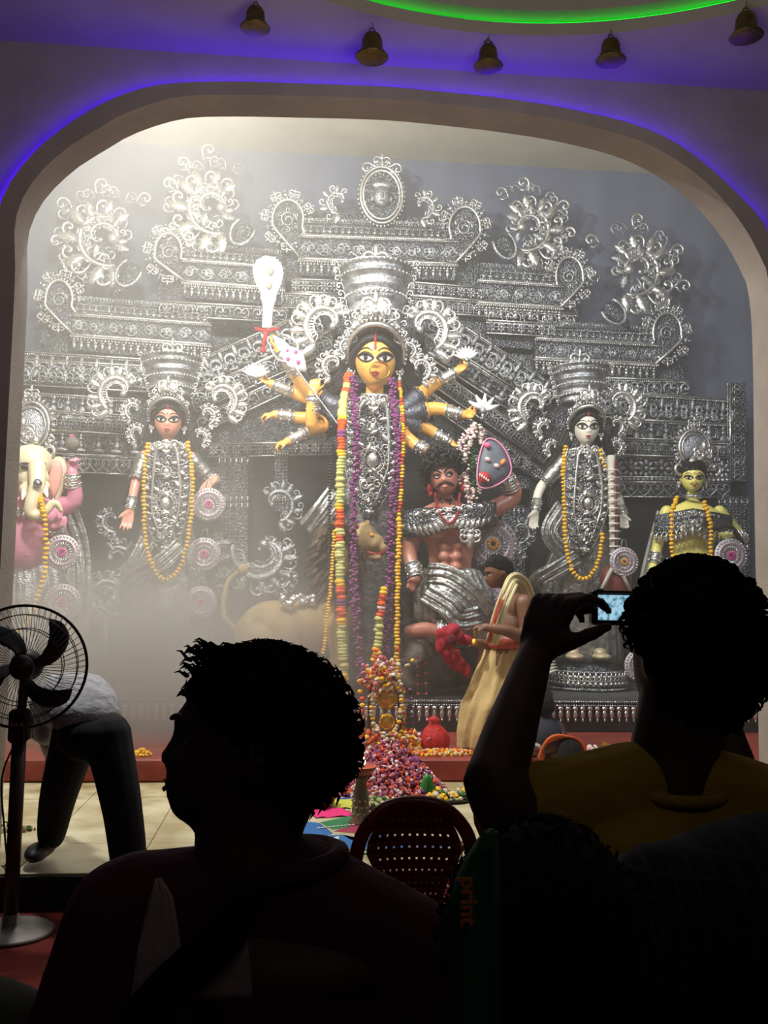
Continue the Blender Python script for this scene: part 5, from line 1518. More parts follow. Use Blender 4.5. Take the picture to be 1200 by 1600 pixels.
b = MB(); hA.patch(b, [(-.26, -.52), (0, -.47), (.26, -.52), (.14, -.62), (0, -.64), (-.14, -.62)], .008); b.build('lips', mat('demon_lip', (196, 120, 108), .5), am)
b = MB()
for sg in (-1, 1): hA.stroke(b, [(sg*.02, -.37), (sg*.25, -.39), (sg*.48, -.5), (sg*.6, -.6)], .06, .01)
b.build('moustache', moust, am)
cap_hair(am, hA, line=.45, thick=1.32, tufts=420, ln=.55, curly=True, seed=9, rearlow=-1.0)
for s in (-1, 1): b = MB(); b.ell(hA.loc(s*1.1, .0, -.55), (5*uA, 4*uA, 8*uA)); b.ell(hA.loc(s*1.1, -.05, -.85), 4*uA); b.build('earring', mat('red_stud', (170, 40, 46), .4), am)
b = MB()
for s in (-1, 1):
    rings = []
    for i in range(11):
        t = i/10; cx = lerp(702, 702+s*72, t); y0 = lerp(796, 786 if s > 0 else 800, t)-4*math.sin(PI*t); y1 = lerp(822, 822 if s > 0 else 838, t)+8*math.sin(PI*t)
        rings.append([at(cx, lerp(y0, y1, k/6), YA-.26+.22*t*t-.04*math.sin(PI*k/6)) for k in range(7)])
    b.loft(rings, closed=False)
cp = b.build('shoulder_collar', silver_dark, am, solid=.03)
b = MB()
for s in (-1, 1):
    for i in range(9):
        t = i/8
        for q in range(3): orn_into(b, 'curl_leaf' if (i+q) % 2 else 'acanthus_leaf', at(702+s*lerp(6, 70, t), 800+q*8+(t*8 if s < 0 else -t*8), YA-.31+.22*t*t), 14*uA, s*(1.2+q*.6), s*(-1)**q)
        p = at(702+s*lerp(8, 72, t), lerp(812, (806 if s > 0 else 822), t)+8*math.sin(PI*t), YA-.31+.22*t*t)
        orn_into(b, 'acanthus_leaf', p+V((0, 0, .02)), 17*uA, PI-s*.5, s); orn_into(b, 'curl_leaf', p, 15*uA, s*1.2, s)
orn_into(b, 'palmette', at(735, 826, YA-.32), 30*uA, PI); b.ell(at(735, 842, YA-.3), (8*uA, .05, 14*uA)); b.build('leaf_relief', silver_bright, cp)
bracelet(am, B1, 10, uA, .5, .95, 5); bracelet(am, B2, 10.5, uA, .3, .85, 6)
skirt(am, [(706, 890, 42), (708, 925, 58), (712, 965, 60), (720, 1010, 40)], YA-.1, .85, 11, .13, name='dhoti')
drape(am, pxs([(668, 900, -.3), (700, 905, -.42), (740, 935, -.45), (762, 965, -.4)], YA), .13, 'sash', folds=5)
drape(am, pxs([(664, 925, -.42), (700, 948, -.5), (720, 968, -.5), (752, 962, -.45)], YA), .10, 'sash', folds=4)
b = MB(); cuff(b, at(706, 988, YA-.38), at(680, 985, YA-.41), 13*uA, 13*uA, 5); b.build('anklet', silver_bright, am)
garland(pxs([(680, 772, -.2), (686, 800, -.3), (702, 818, -.34), (716, 800, -.3), (718, 772, -.2)], YA), 2.7*uA, 'string of small red blossoms round the demon\'s neck', mat('red_blossom', (160, 44, 52), .8), step=1.3)
# grey demon-faced shield
t = thing('demon_mask_shield', 'grey oval shield painted with a red mouthed face beside the demon', 'shield', at(770, 735, YA-.3))
ol = [(762, 686), (776, 690), (790, 706), (798, 728), (795, 744), (780, 756), (762, 763), (748, 760), (745, 742), (748, 716), (754, 696)]
P = catmull(pxs([(x, y, -.28) for x, y in ol], YA), 4, closed=True); cy = P[0].y
b = MB(); b.plate([(p.x, p.z) for p in P], cy-.01, cy+.02, dome=.05); b.build('shield_face', mat('grey_mask', (96, 104, 114), .5, 0, .2, 12), t)
b = MB(); b.tube([V((p.x, cy-.02, p.z)) for p in P], 1.6*uA, 6, closed=True); b.build('rim', mat('rim_pink', (206, 130, 160), .5), t)
for x, y, w, h_, nm, mm in ((757, 746, 10, 9, 'mouth', mat('mask_red', (176, 30, 36), .5)), (762, 718, 5, 3.6, 'eye', mat('mask_eye', (226, 190, 190), .4)), (776, 728, 5, 3.6, 'eye', mat('mask_eye', (226, 190, 190), .4)), (762, 696, 6, 5, 'painted_spot', mat('mask_pink', (214, 90, 130), .5)), (786, 722, 4, 6, 'painted_spot', mat('mask_orange', (206, 130, 70), .5))):
    b = MB(); b.ell(at(x, y, YA-.34), (w*uA, .03, h_*uA), Matrix.Rotation(.5, 3, 'Y'), u=14, v=6); o = b.build(nm, mm, t)
b = MB()
for k in range(5): b.ell(at(750+k*3.2, 742+k*2.2, YA-.375), (1.5*uA, .012, 2.6*uA), u=6, v=4)
b.build('teeth', mat('mask_teeth', (225, 205, 190), .4), t)
# buffalo
dark_hide = mat('dark_buffalo_hide', (84, 68, 56), .6, 0, .4, 8, .3, 30)
bt = thing('buffalo_idol', 'dark brown fallen buffalo figure under the demon', 'idol', at(690, 1085, 9.6))
b = MB(); Yb = 9.75; ub = pxm(Yb)
b.ell(at(690, 1040, Yb), (62*ub, .26, 38*ub), u=24, v=14); b.ell(at(655, 1030, Yb), (34*ub, .24, 34*ub)); limb(b, pxs([(640, 1035, -.1), (625, 1050, -.2), (640, 1068, -.3), (668, 1074, -.3)], Yb), [20*ub, 17*ub, 12*ub, 9*ub])
limb(b, pxs([(715, 1050, -.2), (742, 1062, -.25), (728, 1082, -.2)], Yb), [13*ub, 9*ub, 7*ub]); limb(b, pxs([(690, 1030, -.2), (712, 1046, -.3), (700, 1060, -.33), (690, 1052, -.35)], Yb), [10*ub, 8*ub, 7*ub, 5*ub])
b.build('body', dark_hide, bt, remesh=.02, relax=2)
for s in (-1, 1):
    b = MB(); P = catmull(pxs([(640+s*8, 1038, -.25), (640+s*24, 1024, -.28), (640+s*22, 1006, -.3), (640+s*12, 1000, -.3)], Yb), 4); b.tube(P, [lerp(6, 1, i/(len(P)-1))*ub for i in range(len(P))], 8); b.build('horn', mat('horn_grey', (90, 80, 70), .5), bt)
# lion
YL = 9.36; uL = pxm(YL); tawny = mat('tawny_hide', (176, 148, 100), .7, 0, .3, 7, .2, 40); mane_m = mat('brown_mane', (92, 72, 50), .85, 0, .5, 12, .8, 50, rgb2=(44, 34, 28))
lt = thing('lion_idol', 'tawny maned lion figure at the foot of the ten armed goddess', 'idol', at(500, 1085, YL))
b = MB()
b.ell(at(430, 985, YL), (56*uL, .26, 46*uL), Matrix.Rotation(.1, 3, 'Y'), u=24, v=16); b.ell(at(486, 975, YL), (50*uL, .25, 44*uL), u=24, v=16); b.ell(at(398, 995, YL), (32*uL, .25, 40*uL), u=20, v=14)
b.ell(at(520, 950, YL-.02), (36*uL, .24, 50*uL), u=20, v=14); limb(b, pxs([(520, 900, 0), (545, 865, -.05), (560, 850, -.08)], YL), [34*uL, 30*uL, 24*uL])
hl = [at(566, 842, YL-.1), at(584, 848, YL-.14), at(598, 856, YL-.16)]; b.ell(hl[0], (25*uL, .17, 26*uL), u=20, v=14); b.ell(hl[1], (17*uL, .11, 15*uL), u=16, v=12); b.ell(hl[2], (9*uL, .08, 11*uL)); b.ell(at(586, 872, YL-.14), (12*uL, .08, 6*uL))
for s, dy in ((1, -.18), (-1, .16)):
    limb(b, pxs([(405, 1000, dy), (388, 1036, dy), (408, 1058, dy), (402, 1084, dy), (420, 1088, dy)], YL), [24*uL, 18*uL, 10*uL, 9*uL, 9*uL]); 
    limb(b, pxs([(525, 975, dy), (530, 1020, dy), (526, 1060, dy), (530, 1084, dy), (545, 1089, dy)], YL), [20*uL, 15*uL, 11*uL, 10*uL, 9*uL])
for dx, y in ((556, 820), (574, 818)): b.ell(at(dx, y, YL-.05), (5*uL, .03, 7*uL))
b.build('body', tawny, lt, remesh=.016, relax=2)
b = MB(); random.seed(21)
for k in range(260):
    a = random.uniform(0, 2*PI); r = random.uniform(.5, 1.05); c0 = at(532+38*math.cos(a)*r, 872+56*math.sin(a)*r, YL-.2+random.uniform(-.02, .24)); d = V((math.cos(a)*.5-.35, -.35, -abs(math.sin(a))*.6-.6)).normalized()
    L = random.uniform(16, 30)*uL; b.tube([c0, c0+d*L*.5+V((0, -.04, 0)), c0+d*L+V((-.03, .0, -.02))], [4.6*uL, 4*uL, .8*uL], 5)
b.ell(at(520, 875, YL-.02), (38*uL, .22, 62*uL), u=20, v=14); b.build('mane', mane_m, lt)
b = MB(); b.ell(at(603, 848, YL-.2), (4.5*uL, .03, 3.6*uL)); b.build('nose', mat('lion_nose', (60, 34, 30), .4), lt)
b = MB(); b.tube(pxs([(602, 862, -.22), (588, 866, -.26), (574, 862, -.27)], YL), 1.4*uL, 5); b.build('mouth_line', lip_m, lt)
for x in (580,):
    b = MB(); b.ell(at(x, 836, YL-.24), (4.4*uL, .02, 3.2*uL)); b.build('eye', mat('amber_eye', (206, 150, 50), .3), lt)
b = MB(); P = catmull(pxs([(376, 990, 0), (350, 960, .05), (356, 910, .1), (380, 890, .1)], YL), 6); b.tube(P, 4*uL, 8); b.ell(P[-1], 9*uL); b.build('tail', tawny, lt)
b = MB(); random.seed(5)
for k in range(26): p = at(466+random.uniform(-26, 26), 938+random.uniform(-8, 6), YL-.22); b.ell(p, random.uniform(.02, .04), u=7, v=5)
b.build('foil_bundle', silver_bright, lt)
# swan by the veena player
st = thing('swan_idol', 'white feathered swan figure behind the priest\'s shoulder', 'idol', at(846, 1075, 10.0)); us = pxm(10.0)
b = MB(); b.ell(at(842, 1010, 10.0), (26*us, .14, 40*us), Matrix.Rotation(.5, 3, 'Y'), u=20, v=14); limb(b, pxs([(838, 975, -.1), (826, 950, -.12), (822, 930, -.1)], 10.0), [9*us, 6*us, 5*us]); b.ell(at(818, 924, 9.9), (8*us, .04, 6*us)); limb(b, pxs([(842, 1040, 0), (842, 1082, 0)], 10.0), [5*us, 4*us])
b.build('body', mat('swan_white', (214, 210, 188), .7, 0, .15, 20), st, remesh=.012)
b = MB()
for k in range(12):
    p = at(830+k*1.6, 992+k*5.5, 9.86); d = V((.7, -.1, -.15+.03*k)).normalized(); q = p+d*.17; b.tube([p, (p+q)/2+V((0, -.02, 0)), q], [.012, .026, .004], 6)
b.build('wing_feathers', mat('swan_white', (214, 210, 188)), st)
# lotus pedestal of the veena player
pt = thing('lotus_pedestal', 'round silver lotus pedestal under the veena playing idol', 'pedestal', at(916, 1090, 10.25)); up = pxm(10.25)
zb = PLZ; pz = at(916, 1036, 10.25).z; pc = V((at(916, 1040, 10.25).x, 10.25, zb)); hh = pz-zb
b = MB(); R = 60*up; b.lathe([(R*1.0, 0), (R*1.04, .12*hh), (R*.92, .3*hh), (R*.98, .42*hh), (R*.86, .6*hh), (R*.9, .75*hh), (R*.78, .95*hh), (R*.6, hh)], 48, pc); b.build('drum', silver_dark, pt)
b = MB()
for j, (rr, z, s) in enumerate(((1.03, .22, 20), (.96, .55, 16))):
    for k in range(24):
        a = -PI*k/23; p = pc+V((R*rr*math.cos(a), R*rr*math.sin(a), z*hh)); inst(libmesh('palmette' if j == 0 else 'hanging_drop', silver_bright), 'lotus_petal', pt, p, (0, 0, a+PI/2), s*up)
for z, rr in ((.08, 1.05), (.4, 1.0), (.72, .92)):
    for k in range(60): a = -PI*k/59; b.ell(pc+V((R*rr*math.cos(a), R*rr*math.sin(a), z*hh)), 2.2*up, u=5, v=4)
b.build('bead_course', silver, pt)
for x in (898, 940):
    b = MB(); f = at(x, 1026, 9.98); b.ell(f, (.1, .13, .04)); b.ell(f+V((0, .05, .04)), (.07, .08, .05)); b.build('foot', mat('foil_foot', (214, 196, 160), .5, .3, .3, 20), pt)
# ================================================================ MEDALLIONS AND GARLANDS
medallion(97, 863, 27, 9.45, 'silver spoked disc with magenta eye, upper one beside the elephant headed idol')
medallion(98, 941, 28, 9.45, 'silver spoked disc with magenta eye, lower one beside the elephant headed idol')
medallion(326, 788, 26, 9.9, 'silver spoked disc under the peach faced idol\'s hand')
medallion(319, 866, 26, 9.9, 'silver spoked disc, middle one right of the peach faced idol')
medallion(314, 941, 25, 9.9, 'hazy silver spoked disc, lowest one right of the peach faced idol')
medallion(975, 878, 24, 9.85, 'silver spoked disc with an orange eye hanging by the veena', (214, 150, 50))
medallion(1142, 868, 28, 9.85, 'silver spoked disc with a magenta eye under the yellow god idol\'s hand')
medallion(1000, 1040, 26, 9.85, 'silver spoked disc half hidden behind the photographer\'s cheek')
medallion(770, 850, 40, 9.75, 'sequined blue green disc behind the demon\'s waist', (120, 190, 160), (110, 160, 190))
medallion(752, 945, 46, 9.72, 'large sequined disc behind the demon\'s drapery', (120, 190, 160), (110, 160, 190))
YGd = 9.0; ug = pxm(YGd)
G = 'flower garlands on the idols'
garland(pxs([(232, 694, -.2), (226, 730, -.25), (225, 800, -.3), (230, 860, -.32), (248, 900, -.34), (265, 904, -.34), (282, 885, -.32), (296, 830, -.3), (301, 760, -.28), (298, 720, -.22), (293, 692, -.18)], 9.95), 4.4*ug, 'long yellow marigold garland on the peach faced idol', marigold, group=G)
garland(pxs([(884, 698, -.2), (880, 730, -.25), (882, 800, -.3), (884, 850, -.34), (895, 892, -.34), (912, 905, -.34), (930, 890, -.34), (940, 850, -.3), (941, 835, -.28)], 9.95), 4.4*ug, 'long yellow marigold garland on the ivory veena player', marigold, group=G)
garland(pxs([(938, 704, -.2), (942, 720, -.22), (946, 728, -.22)], 9.95), 4*ug, 'short end of yellow marigolds on the ivory idol\'s right shoulder', marigold, group=G)
garland(pxs([(1058, 778, -.2), (1051, 800, -.3), (1050, 850, -.3), (1052, 880, -.3), (1060, 915, -.3), (1085, 935, -.3), (1105, 910, -.3), (1110, 870, -.3), (1110, 820, -.3), (1100, 785, -.2)], 9.9), 4.6*ug, 'yellow marigold garland on the yellow skinned god idol', marigold, group=G)
garland(pxs([(62, 775, -.3), (70, 810, -.46), (72, 860, -.42), (66, 910, -.4), (50, 960, -.4), (32, 985, -.4), (12, 985, -.4), (0, 965, -.4)], 9.75), 5*ug, 'yellow marigold garland on the pot-bellied pink idol', marigold, group=G)
seqL = [(orange_flower, 2), (green_bud, 1), (orange_flower, 1), (green_bud, 7), (marigold, 1), (orange_flower, 2), (purple_flower, 1), (orange_flower, 2), (marigold, 1), (green_bud, 9), (marigold, 1), (orange_flower, 1)]
garland(pxs([(545, 588, .42), (538, 620, .3), (535, 650, .12), (534, 680), (532, 760), (531, 850), (533, 950), (535, 1020), (539, 1060)], YGd), 8*ug, 'thick garland of green buds and orange marigolds at the goddess\'s left', None, [(a, int(k*1.6)+1) for a, k in seqL], step=.62, jitter=.16, group=G)
garland(pxs([(552, 586, .42), (555, 630, .25), (556, 660, .1), (557, 700), (553, 800), (553, 900), (558, 980), (564, 1062)], YGd-.04), 3.6*ug, 'purple orchid garland beside the orange and green one', purple_flower, step=.42, jitter=1.5, group=G)
garland(pxs([(612, 590, .42), (616, 630, .25), (620, 665, .1), (622, 700), (615, 780), (611, 860), (607, 950), (600, 1060)], YGd), 3.8*ug, 'purple orchid garland on the goddess\'s right shoulder', purple_flower, step=.42, jitter=1.5, group=G)
garland(pxs([(624, 598, .4), (629, 640, .2), (630, 700), (626, 780), (622, 830)], YGd-.03), 3.6*ug, 'thin orange and yellow garland at the right shoulder', None, [(orange_flower, 3), (marigold, 4)], group=G)
garland(pxs([(624, 812), (622, 900), (621, 980), (620, 1070)], YGd-.06), 4.8*ug, 'hanging string of plain yellow marigolds, right of the purple garland', marigold, step=1.1, group=G)
garland(pxs([(522, 830), (518, 900), (512, 960), (505, 1020)], YGd), 3.4*ug, 'thin yellow string hanging at the lion\'s mane', marigold, step=1.35, group=G)
garland(pxs([(517, 720), (514, 820), (515, 900), (514, 935)], YGd+.04), 3.4*ug, 'dark bead string left of the green and orange garland', mat('dark_beads', (38, 34, 40), .5), step=1.4, group=G)
garland(pxs([(599, 920), (594, 960), (590, 1000), (586, 1056)], YGd-.1), 7*ug, 'short orange and green garland between the purple ones', None, [(marigold, 2), (orange_flower, 3), (white_flower, 1), (orange_flower, 2), (green_bud, 8)], step=.8, group=G)
for k, (P, m_, lab) in enumerate(((([(745, 664), (722, 690), (718, 740), (738, 788)]), white_flower, 'white and pink flower loop hanging from the lotus hand, left strand'), ([(748, 664), (738, 700), (742, 760), (744, 796)], green_leaf, 'green leafy strand hanging below the lotus hand'), ([(751, 664), (754, 690), (756, 730), (748, 770)], white_flower, 'white flower strand nearest to the grey shield'), ([(744, 668), (730, 700), (728, 745), (742, 780)], white_flower, 'white flower strand in the middle of the hanging loops'))):
    garland(pxs([(x, y, -.28-.02*k) for x, y in P], 9.7), 3.6*ug, lab, m_, step=.5, jitter=1.2, group=G)
for k, x in enumerate((653, 666)):
    garland(pxs([(x, 1028+8*k), (x-1, 1060), (x, 1084)], 9.35), 3.4*ug, ('left' if k == 0 else 'right')+' short string of spaced orange blossoms before the buffalo', orange_flower, step=4.2, group=G)
# ================================================================ ALTAR, OFFERINGS
def on_step(px, Y): return V((at(px, 1170, Y).x, Y, STZ))
def on_stage(px, py): return at_z(px, py, SZ)
def heap(name, label, c, rx, ry, h, n, mats, size, cat='flowers', seed=1, peak=1.0):
    t = thing(name, label, cat, c); random.seed(seed); bags = [MB() for _ in mats]
    for k in range(n):
        a = random.uniform(0, 2*PI); r = math.sqrt(random.random()); z = h*(1-r**peak)*random.uniform(.8, 1.0)+size*.5
        p = V(c)+V((rx*r*math.cos(a), ry*r*math.sin(a), z)); s = size*random.uniform(.6, 1.25)
        R = Euler((random.uniform(0, 3), random.uniform(0, 3), random.uniform(0, 3))).to_matrix()
        bags[random.randrange(len(mats))].ell(p, (s, s*.8, s*.35), R, u=7, v=4)
    for m_, b in zip(mats, bags): b.build('petal_layer', m_, t, kind='stuff')
    b = MB(); b.lathe([(1, 0), (.75, .25*h if peak < 2 else .6*h), (.4, .6*h if peak < 2 else .85*h), (.02, h)], 20); b.v = [V((p.x*rx*.88, p.y*ry*.88, p.z*.86))+V(c) for p in b.v]; b.build('heap_core', mats[0], t, kind='stuff')
    return t
leafw = mat('cream_petal', (214, 200, 160), .8, 0, .2, 40)
heap('petal_heap', 'tall heap of pink and purple petals in front of the altar', on_stage(606, 1238), .44, .3, .38, 2200, [pink_petal, purple_flower, white_flower, orange_flower, pink_petal, mat('dusty_rose_petal', (140, 66, 84), .8)], .022, seed=2, peak=1.35)
heap('flower_spill', 'yellow and orange petals spilled at the left foot of the pink heap', on_stage(528, 1240), .14, .12, .12, 160, [marigold, orange_flower], .02, seed=3)
# flower covered altar frame with brass mirrors
ac = on_step(600, 7.95); t = thing('flower_altar', 'slender altar frame smothered in flowers with brass mirrors', 'altar', ac)
uq = pxm(7.95); AZ = lambda y: at(600, y, 7.95).z
b = MB()
for s in (-1, 1): b.tube([ac+V((s*.13, 0, 0)), V((ac.x+s*.12, 7.95, AZ(1070))), V((ac.x+s*.03, 7.95, AZ(1048)))], .015, 6)
b.build('frame', mat('dark_bamboo', (70, 52, 34), .8), t)
for nm, y, r in (('brass_mirror', 1090, 16), ('brass_mirror', 1127, 13)):
    b = MB(); c = V((ac.x+.015, 7.9, AZ(y))); b.lathe([(r*uq, -.01), (r*uq*1.05, 0), (r*uq*.9, .01), (r*uq*.2, .02), (.001, .025)], 28, M=Matrix.Translation(c) @ Matrix.Rotation(PI/2, 4, 'X'))
    o = b.build(nm, gold, t); b = MB()
    for k in range(20): a = 2*PI*k/20; b.ell(c+V((r*uq*.8*math.cos(a), -.02, r*uq*.8*math.sin(a))), .008, u=5, v=4)
    b.build('beaded_rim', gold, o)
random.seed(8)
def chain(pts, mats_, r, name='flower_chain', jit=.4, step=1.2):
    P = catmull([V((ac.x+(x-600)*uq, 7.95+dy, AZ(y))) for x, y, dy in pts], 8); bags = [MB() for _ in mats_]; k = 0; last = None
    for p in P:
        if last is None or (p-last).length > r*step:
            bags[k % len(bags)].ell(p+V((random.uniform(-1, 1), random.uniform(-1, 1), random.uniform(-1, 1)))*r*jit, (r, r*.9, r*.75), u=7, v=5); k += 1; last = p
    for m_, b in zip(mats_, bags): b.build(name, m_, t)
loop = [(602+23*math.cos(a), 1104-42*math.sin(a), -.07) for a in [lerp(-.5, 1.5, i/12)*PI for i in range(13)]]
chain(loop, [leafw, leafw, marigold], .022, 'white_flower_loop')
chain([(566, 1062, 0), (563, 1090, -.03), (566, 1130, -.03), (567, 1150, 0)], [marigold, orange_flower], .026, step=1.6)
chain([(628, 1075, 0), (630, 1110, 0), (628, 1140, 0), (626, 1170, -.05)], [orange_flower, marigold], .02)
chain([(640, 1078, 0), (642, 1110, 0), (644, 1150, 0)], [purple_flower, green_leaf], .02)
random.seed(12); bags = [MB() for _ in range(5)]
for k in range(420):
    x = random.gauss(593, 15); y = random.gauss(1056, 14)
    if k > 210: x = random.gauss(602, 30); y = random.gauss(1152, 9)
    bags[k % 5].ell(V((ac.x+(x-600)*uq, 7.92+random.uniform(-.1, .08), AZ(y))), (lambda q: (q, q*.9, q*.5))(random.uniform(.014, .028)), Euler((random.random()*3, random.random()*3, 0)).to_matrix(), u=7, v=4)
for m_, b in zip((leafw, orange_flower, marigold, pink_petal, white_flower), bags): b.build('loose_flowers', m_, t, kind='stuff')
# red cloth covered pot on the step and things round it
c = on_step(678, 8.0); t = thing('cloth_covered_pot', 'pot wrapped in a crumpled bright red cloth on the step', 'pot', c)
b = MB(); 
def wv(th, j): return 1+.09*math.sin(th*5+j*.7)+.05*math.sin(th*11)
b.lathe([(.07, 0), (.115, .03), (.125, .09), (.11, .15), (.075, .19), (.05, .215), (.04, .235), (.052, .26), (.03, .275), (.01, .285)], 40, c, wave=wv); b.build('cloth_wrap', red_cloth, t)
b = MB(); b.lathe([(.05, .0), (.085, .012), (.09, .02), (.05, .01)], 20, c); b.build('pot_foot', mat('clay', (120, 70, 44), .8), t)
c = on_step(652, 8.25); t = thing('white_bowl', 'small white bowl behind the red cloth pot', 'bowl', c)
b = MB(); b.lathe([(.04, 0), (.05, .01), (.085, .06), (.095, .1), (.088, .1), (.07, .04), (.001, .02)], 24, c); b.build('bowl_body', mat('white_ceramic', (206, 206, 214), .3), t)
b = MB(); b.lathe([(.095, .1), (.098, .105), (.09, .108)], 24, c); b.build('rim', mat('white_ceramic', (206, 206, 214)), t)
heap('flower_spill', 'marigold petals strewn round the red cloth pot', on_step(688, 7.85), .3, .12, .03, 220, [marigold, orange_flower, leafw], .02, seed=5)
heap('flower_spill', 'tall clump of yellow flowers left of the red cloth pot', on_step(646, 7.9), .07, .07, .22, 110, [marigold, orange_flower, white_flower], .022, seed=6)
def tray(px, py, r, label, seed, mats, name='offering_tray', n=60, on=None):
    c = on or on_stage(px, py); t = thing(name, label, 'tray', c)
    b = MB(); b.lathe([(r*.8, 0), (r*.95, .012), (r, .03), (r*.97, .032), (r*.8, .012), (.001, .008)], 32, c); b.build('tray_dish', mat('dark_steel_tray', (66, 64, 58), .35, .8), t)
    random.seed(seed)
    for m_ in mats:
        b = MB()
        for k in range(n//len(mats)): a = random.uniform(0, 6.28); q = random.random()**.5*r*.8; b.ell(c+V((q*math.cos(a), q*math.sin(a), .02+random.uniform(0, .035))), (random.uniform(.014, .03),)*2+(.014,), Euler((random.random(), random.random(), 0)).to_matrix(), u=7, v=5)
        b.build('offering', m_, t, kind='stuff')
    return t
fruit = mat('pale_fruit', (176, 168, 112), .6, 0, .3, 20)
tray(700, 1250, .19, 'dark tray of flowers and leaves behind the plastic chair', 4, [green_leaf, fruit, leafw, marigold])
tray(595, 1262, .14, 'dark tray of pale fruit in front of the petal heap', 7, [fruit, green_leaf, leafw])
tray(945, 1165, .2, 'tray of mixed offerings on the step at the right', 9, [pink_petal, leafw, fruit, white_flower, marigold], on=on_step(950, 7.75), n=120)
c = on_step(958, 7.72)+V((0, 0, .075)); b = MB(); b.box((-.11, -.014, -.014), (.11, .014, .014), Matrix.Translation(c) @ Matrix.Rotation(.35, 4, 'Y') @ Matrix.Rotation(.3, 4, 'Z'), bev=.004); o = b.build('incense_box', mat('orange_card', (226, 170, 60), .5), label='narrow orange incense packet lying on the right hand tray', cat='packet')
c = on_stage(668, 1248); t = thing('banana_leaf', 'piece of bright green leaf standing beside the petal heap', 'leaf', c)
b = MB(); b.loft([[c+V((x*.09*(1-k/5*.8), .02*x*x, k/5*.17)) for x in (-1, -.5, 0, .5, 1)] for k in range(6)], closed=False); b.build('blade', mat('bright_leaf', (50, 128, 50), .5), t, solid=.004)
b = MB(); b.tube([c, c+V((0, -.004, .17))], .004, 5); b.build('midrib', green_leaf, t)
for (x, y, col, lab, w, rz) in ((515, 1272, (214, 34, 112), 'bright pink paper sheet on the painted floor', .13, .25), (535, 1258, (176, 178, 60), 'olive yellow paper sheet behind the pink one', .14, -.2)):
    c = on_stage(x, y)+V((0, 0, .012)); b = MB(); n = 6
    b.loft([[c+Matrix.Rotation(rz, 3, 'Z') @ V((lerp(-w, w, i/n), lerp(-w, w, j/n), .006*math.sin(i*2.1+j))) for i in range(n+1)] for j in range(n+1)], closed=False)
    b.build('paper_sheet', mat('paper_'+str(x), col, .7), label=lab, cat='paper', solid=.003)
c = on_stage(497, 1262); t = thing('clay_pot', 'brown clay pot at the edge of the painted floor', 'pot', c)
b = MB(); b.lathe([(.06, 0), (.11, .04), (.13, .1), (.11, .16), (.075, .19), (.09, .215), (.08, .22), (.06, .19)], 28, c); b.build('pot_body', mat('clay', (120, 70, 44), .8), t)
b = MB(); b.lathe([(.093, .212), (.098, .218), (.09, .225)], 28, c); b.build('rim', mat('clay', (120, 70, 44), .8), t)
# oil lamp on its painted stand
c = on_stage(563, 1287); us = c.y/F_PX; t = thing('oil_lamp_stand', 'painted clay lamp stand with one small burning wick', 'lamp', c)
b = MB(); b.lathe([(19*us, 0), (18*us, 4*us), (14*us, 8*us), (12.5*us, 40*us), (9*us, 55*us), (8*us, 66*us), (12*us, 74*us)], 28, c); b.build('stand', mat('painted_clay', (128, 76, 52), .7, 0, .6, 30, rgb2=(84, 96, 70)), t)
b = MB(); b.lathe([(12*us, 74*us), (20*us, 80*us), (25*us, 86*us), (23*us, 87*us), (14*us, 80*us), (.001, 79*us)], 28, c); b.build('oil_dish', mat('red_clay', (140, 62, 40), .7), t)
b = MB(); 
for j in range(3):
    for k in range(10): a = 2*PI*k/10+j; b.ell(c+V((13.3*us*math.cos(a), 13.3*us*math.sin(a), (16+10*j)*us)), 1.8*us, u=6, v=4)
b.build('painted_dots', mat('lamp_dots', (190, 176, 120), .6), t)
fl = c+V((4*us, -.0, 88*us)); b = MB(); b.lathe([(.001, 0), (.010, .010), (.012, .02), (.006, .04), (.001, .052)], 12, fl); b.build('flame', mat('flame', (255, 190, 110), .5, emis=(255, 200, 130), estr=9), t)
b = MB(); b.tube([fl-V((0, 0, .012)), fl+V((0, 0, .006))], .003, 5); b.build('wick', kohl, t)
lamp('flame_light', 'POINT', fl+V((0, -.03, .03)), fl, .5, (1, .6, .25), .02)
# painted floor design
bl = mat('floor_paint_blue', (28, 96, 160), .6, 0, .1, 10); gr = mat('floor_paint_green', (30, 118, 70), .6, 0, .1, 10); mg = mat('floor_paint_maroon', (150, 36, 70), .6, 0, .1, 10); wh = mat('floor_paint_white', (206, 204, 192), .6, 0, .1, 10); nv = mat('floor_paint_navy', (30, 60, 150), .6); rd = mat('floor_paint_red', (140, 40, 34), .6)
ft = thing('floor_painting', 'bright painted blue green and maroon festival design on the pale floor', 'painting', on_stage(600, 1300)); ft['kind'] = 'thing'
def flat(poly, m_, name, k=0):
    P = [at_z(x, y, SZ+.0075+.0012*k) for x, y in poly]; b = MB(); n = len(P); c = sum(P, V((0, 0, 0)))/n
    b.add([*P, c], [(i, (i+1) % n, n) for i in range(n)]); lo = [p-V((0, 0, .0012)) for p in P]; b.add(P+lo, [(i, n+i, n+(i+1) % n, (i+1) % n) for i in range(n)]); return b.build(name, m_, ft, smooth=False)
flat([(470, 1282), (500, 1286), (520, 1302), (500, 1310), (468, 1304)], bl, 'painted_patch'); flat([(500, 1285), (560, 1272), (545, 1293), (520, 1296)], gr, 'painted_patch')
flat([(517, 1250), (556, 1243), (552, 1262), (530, 1264)], nv, 'painted_patch'); flat([(522, 1299), (560, 1283), (585, 1290), (560, 1302)], mg, 'painted_patch')
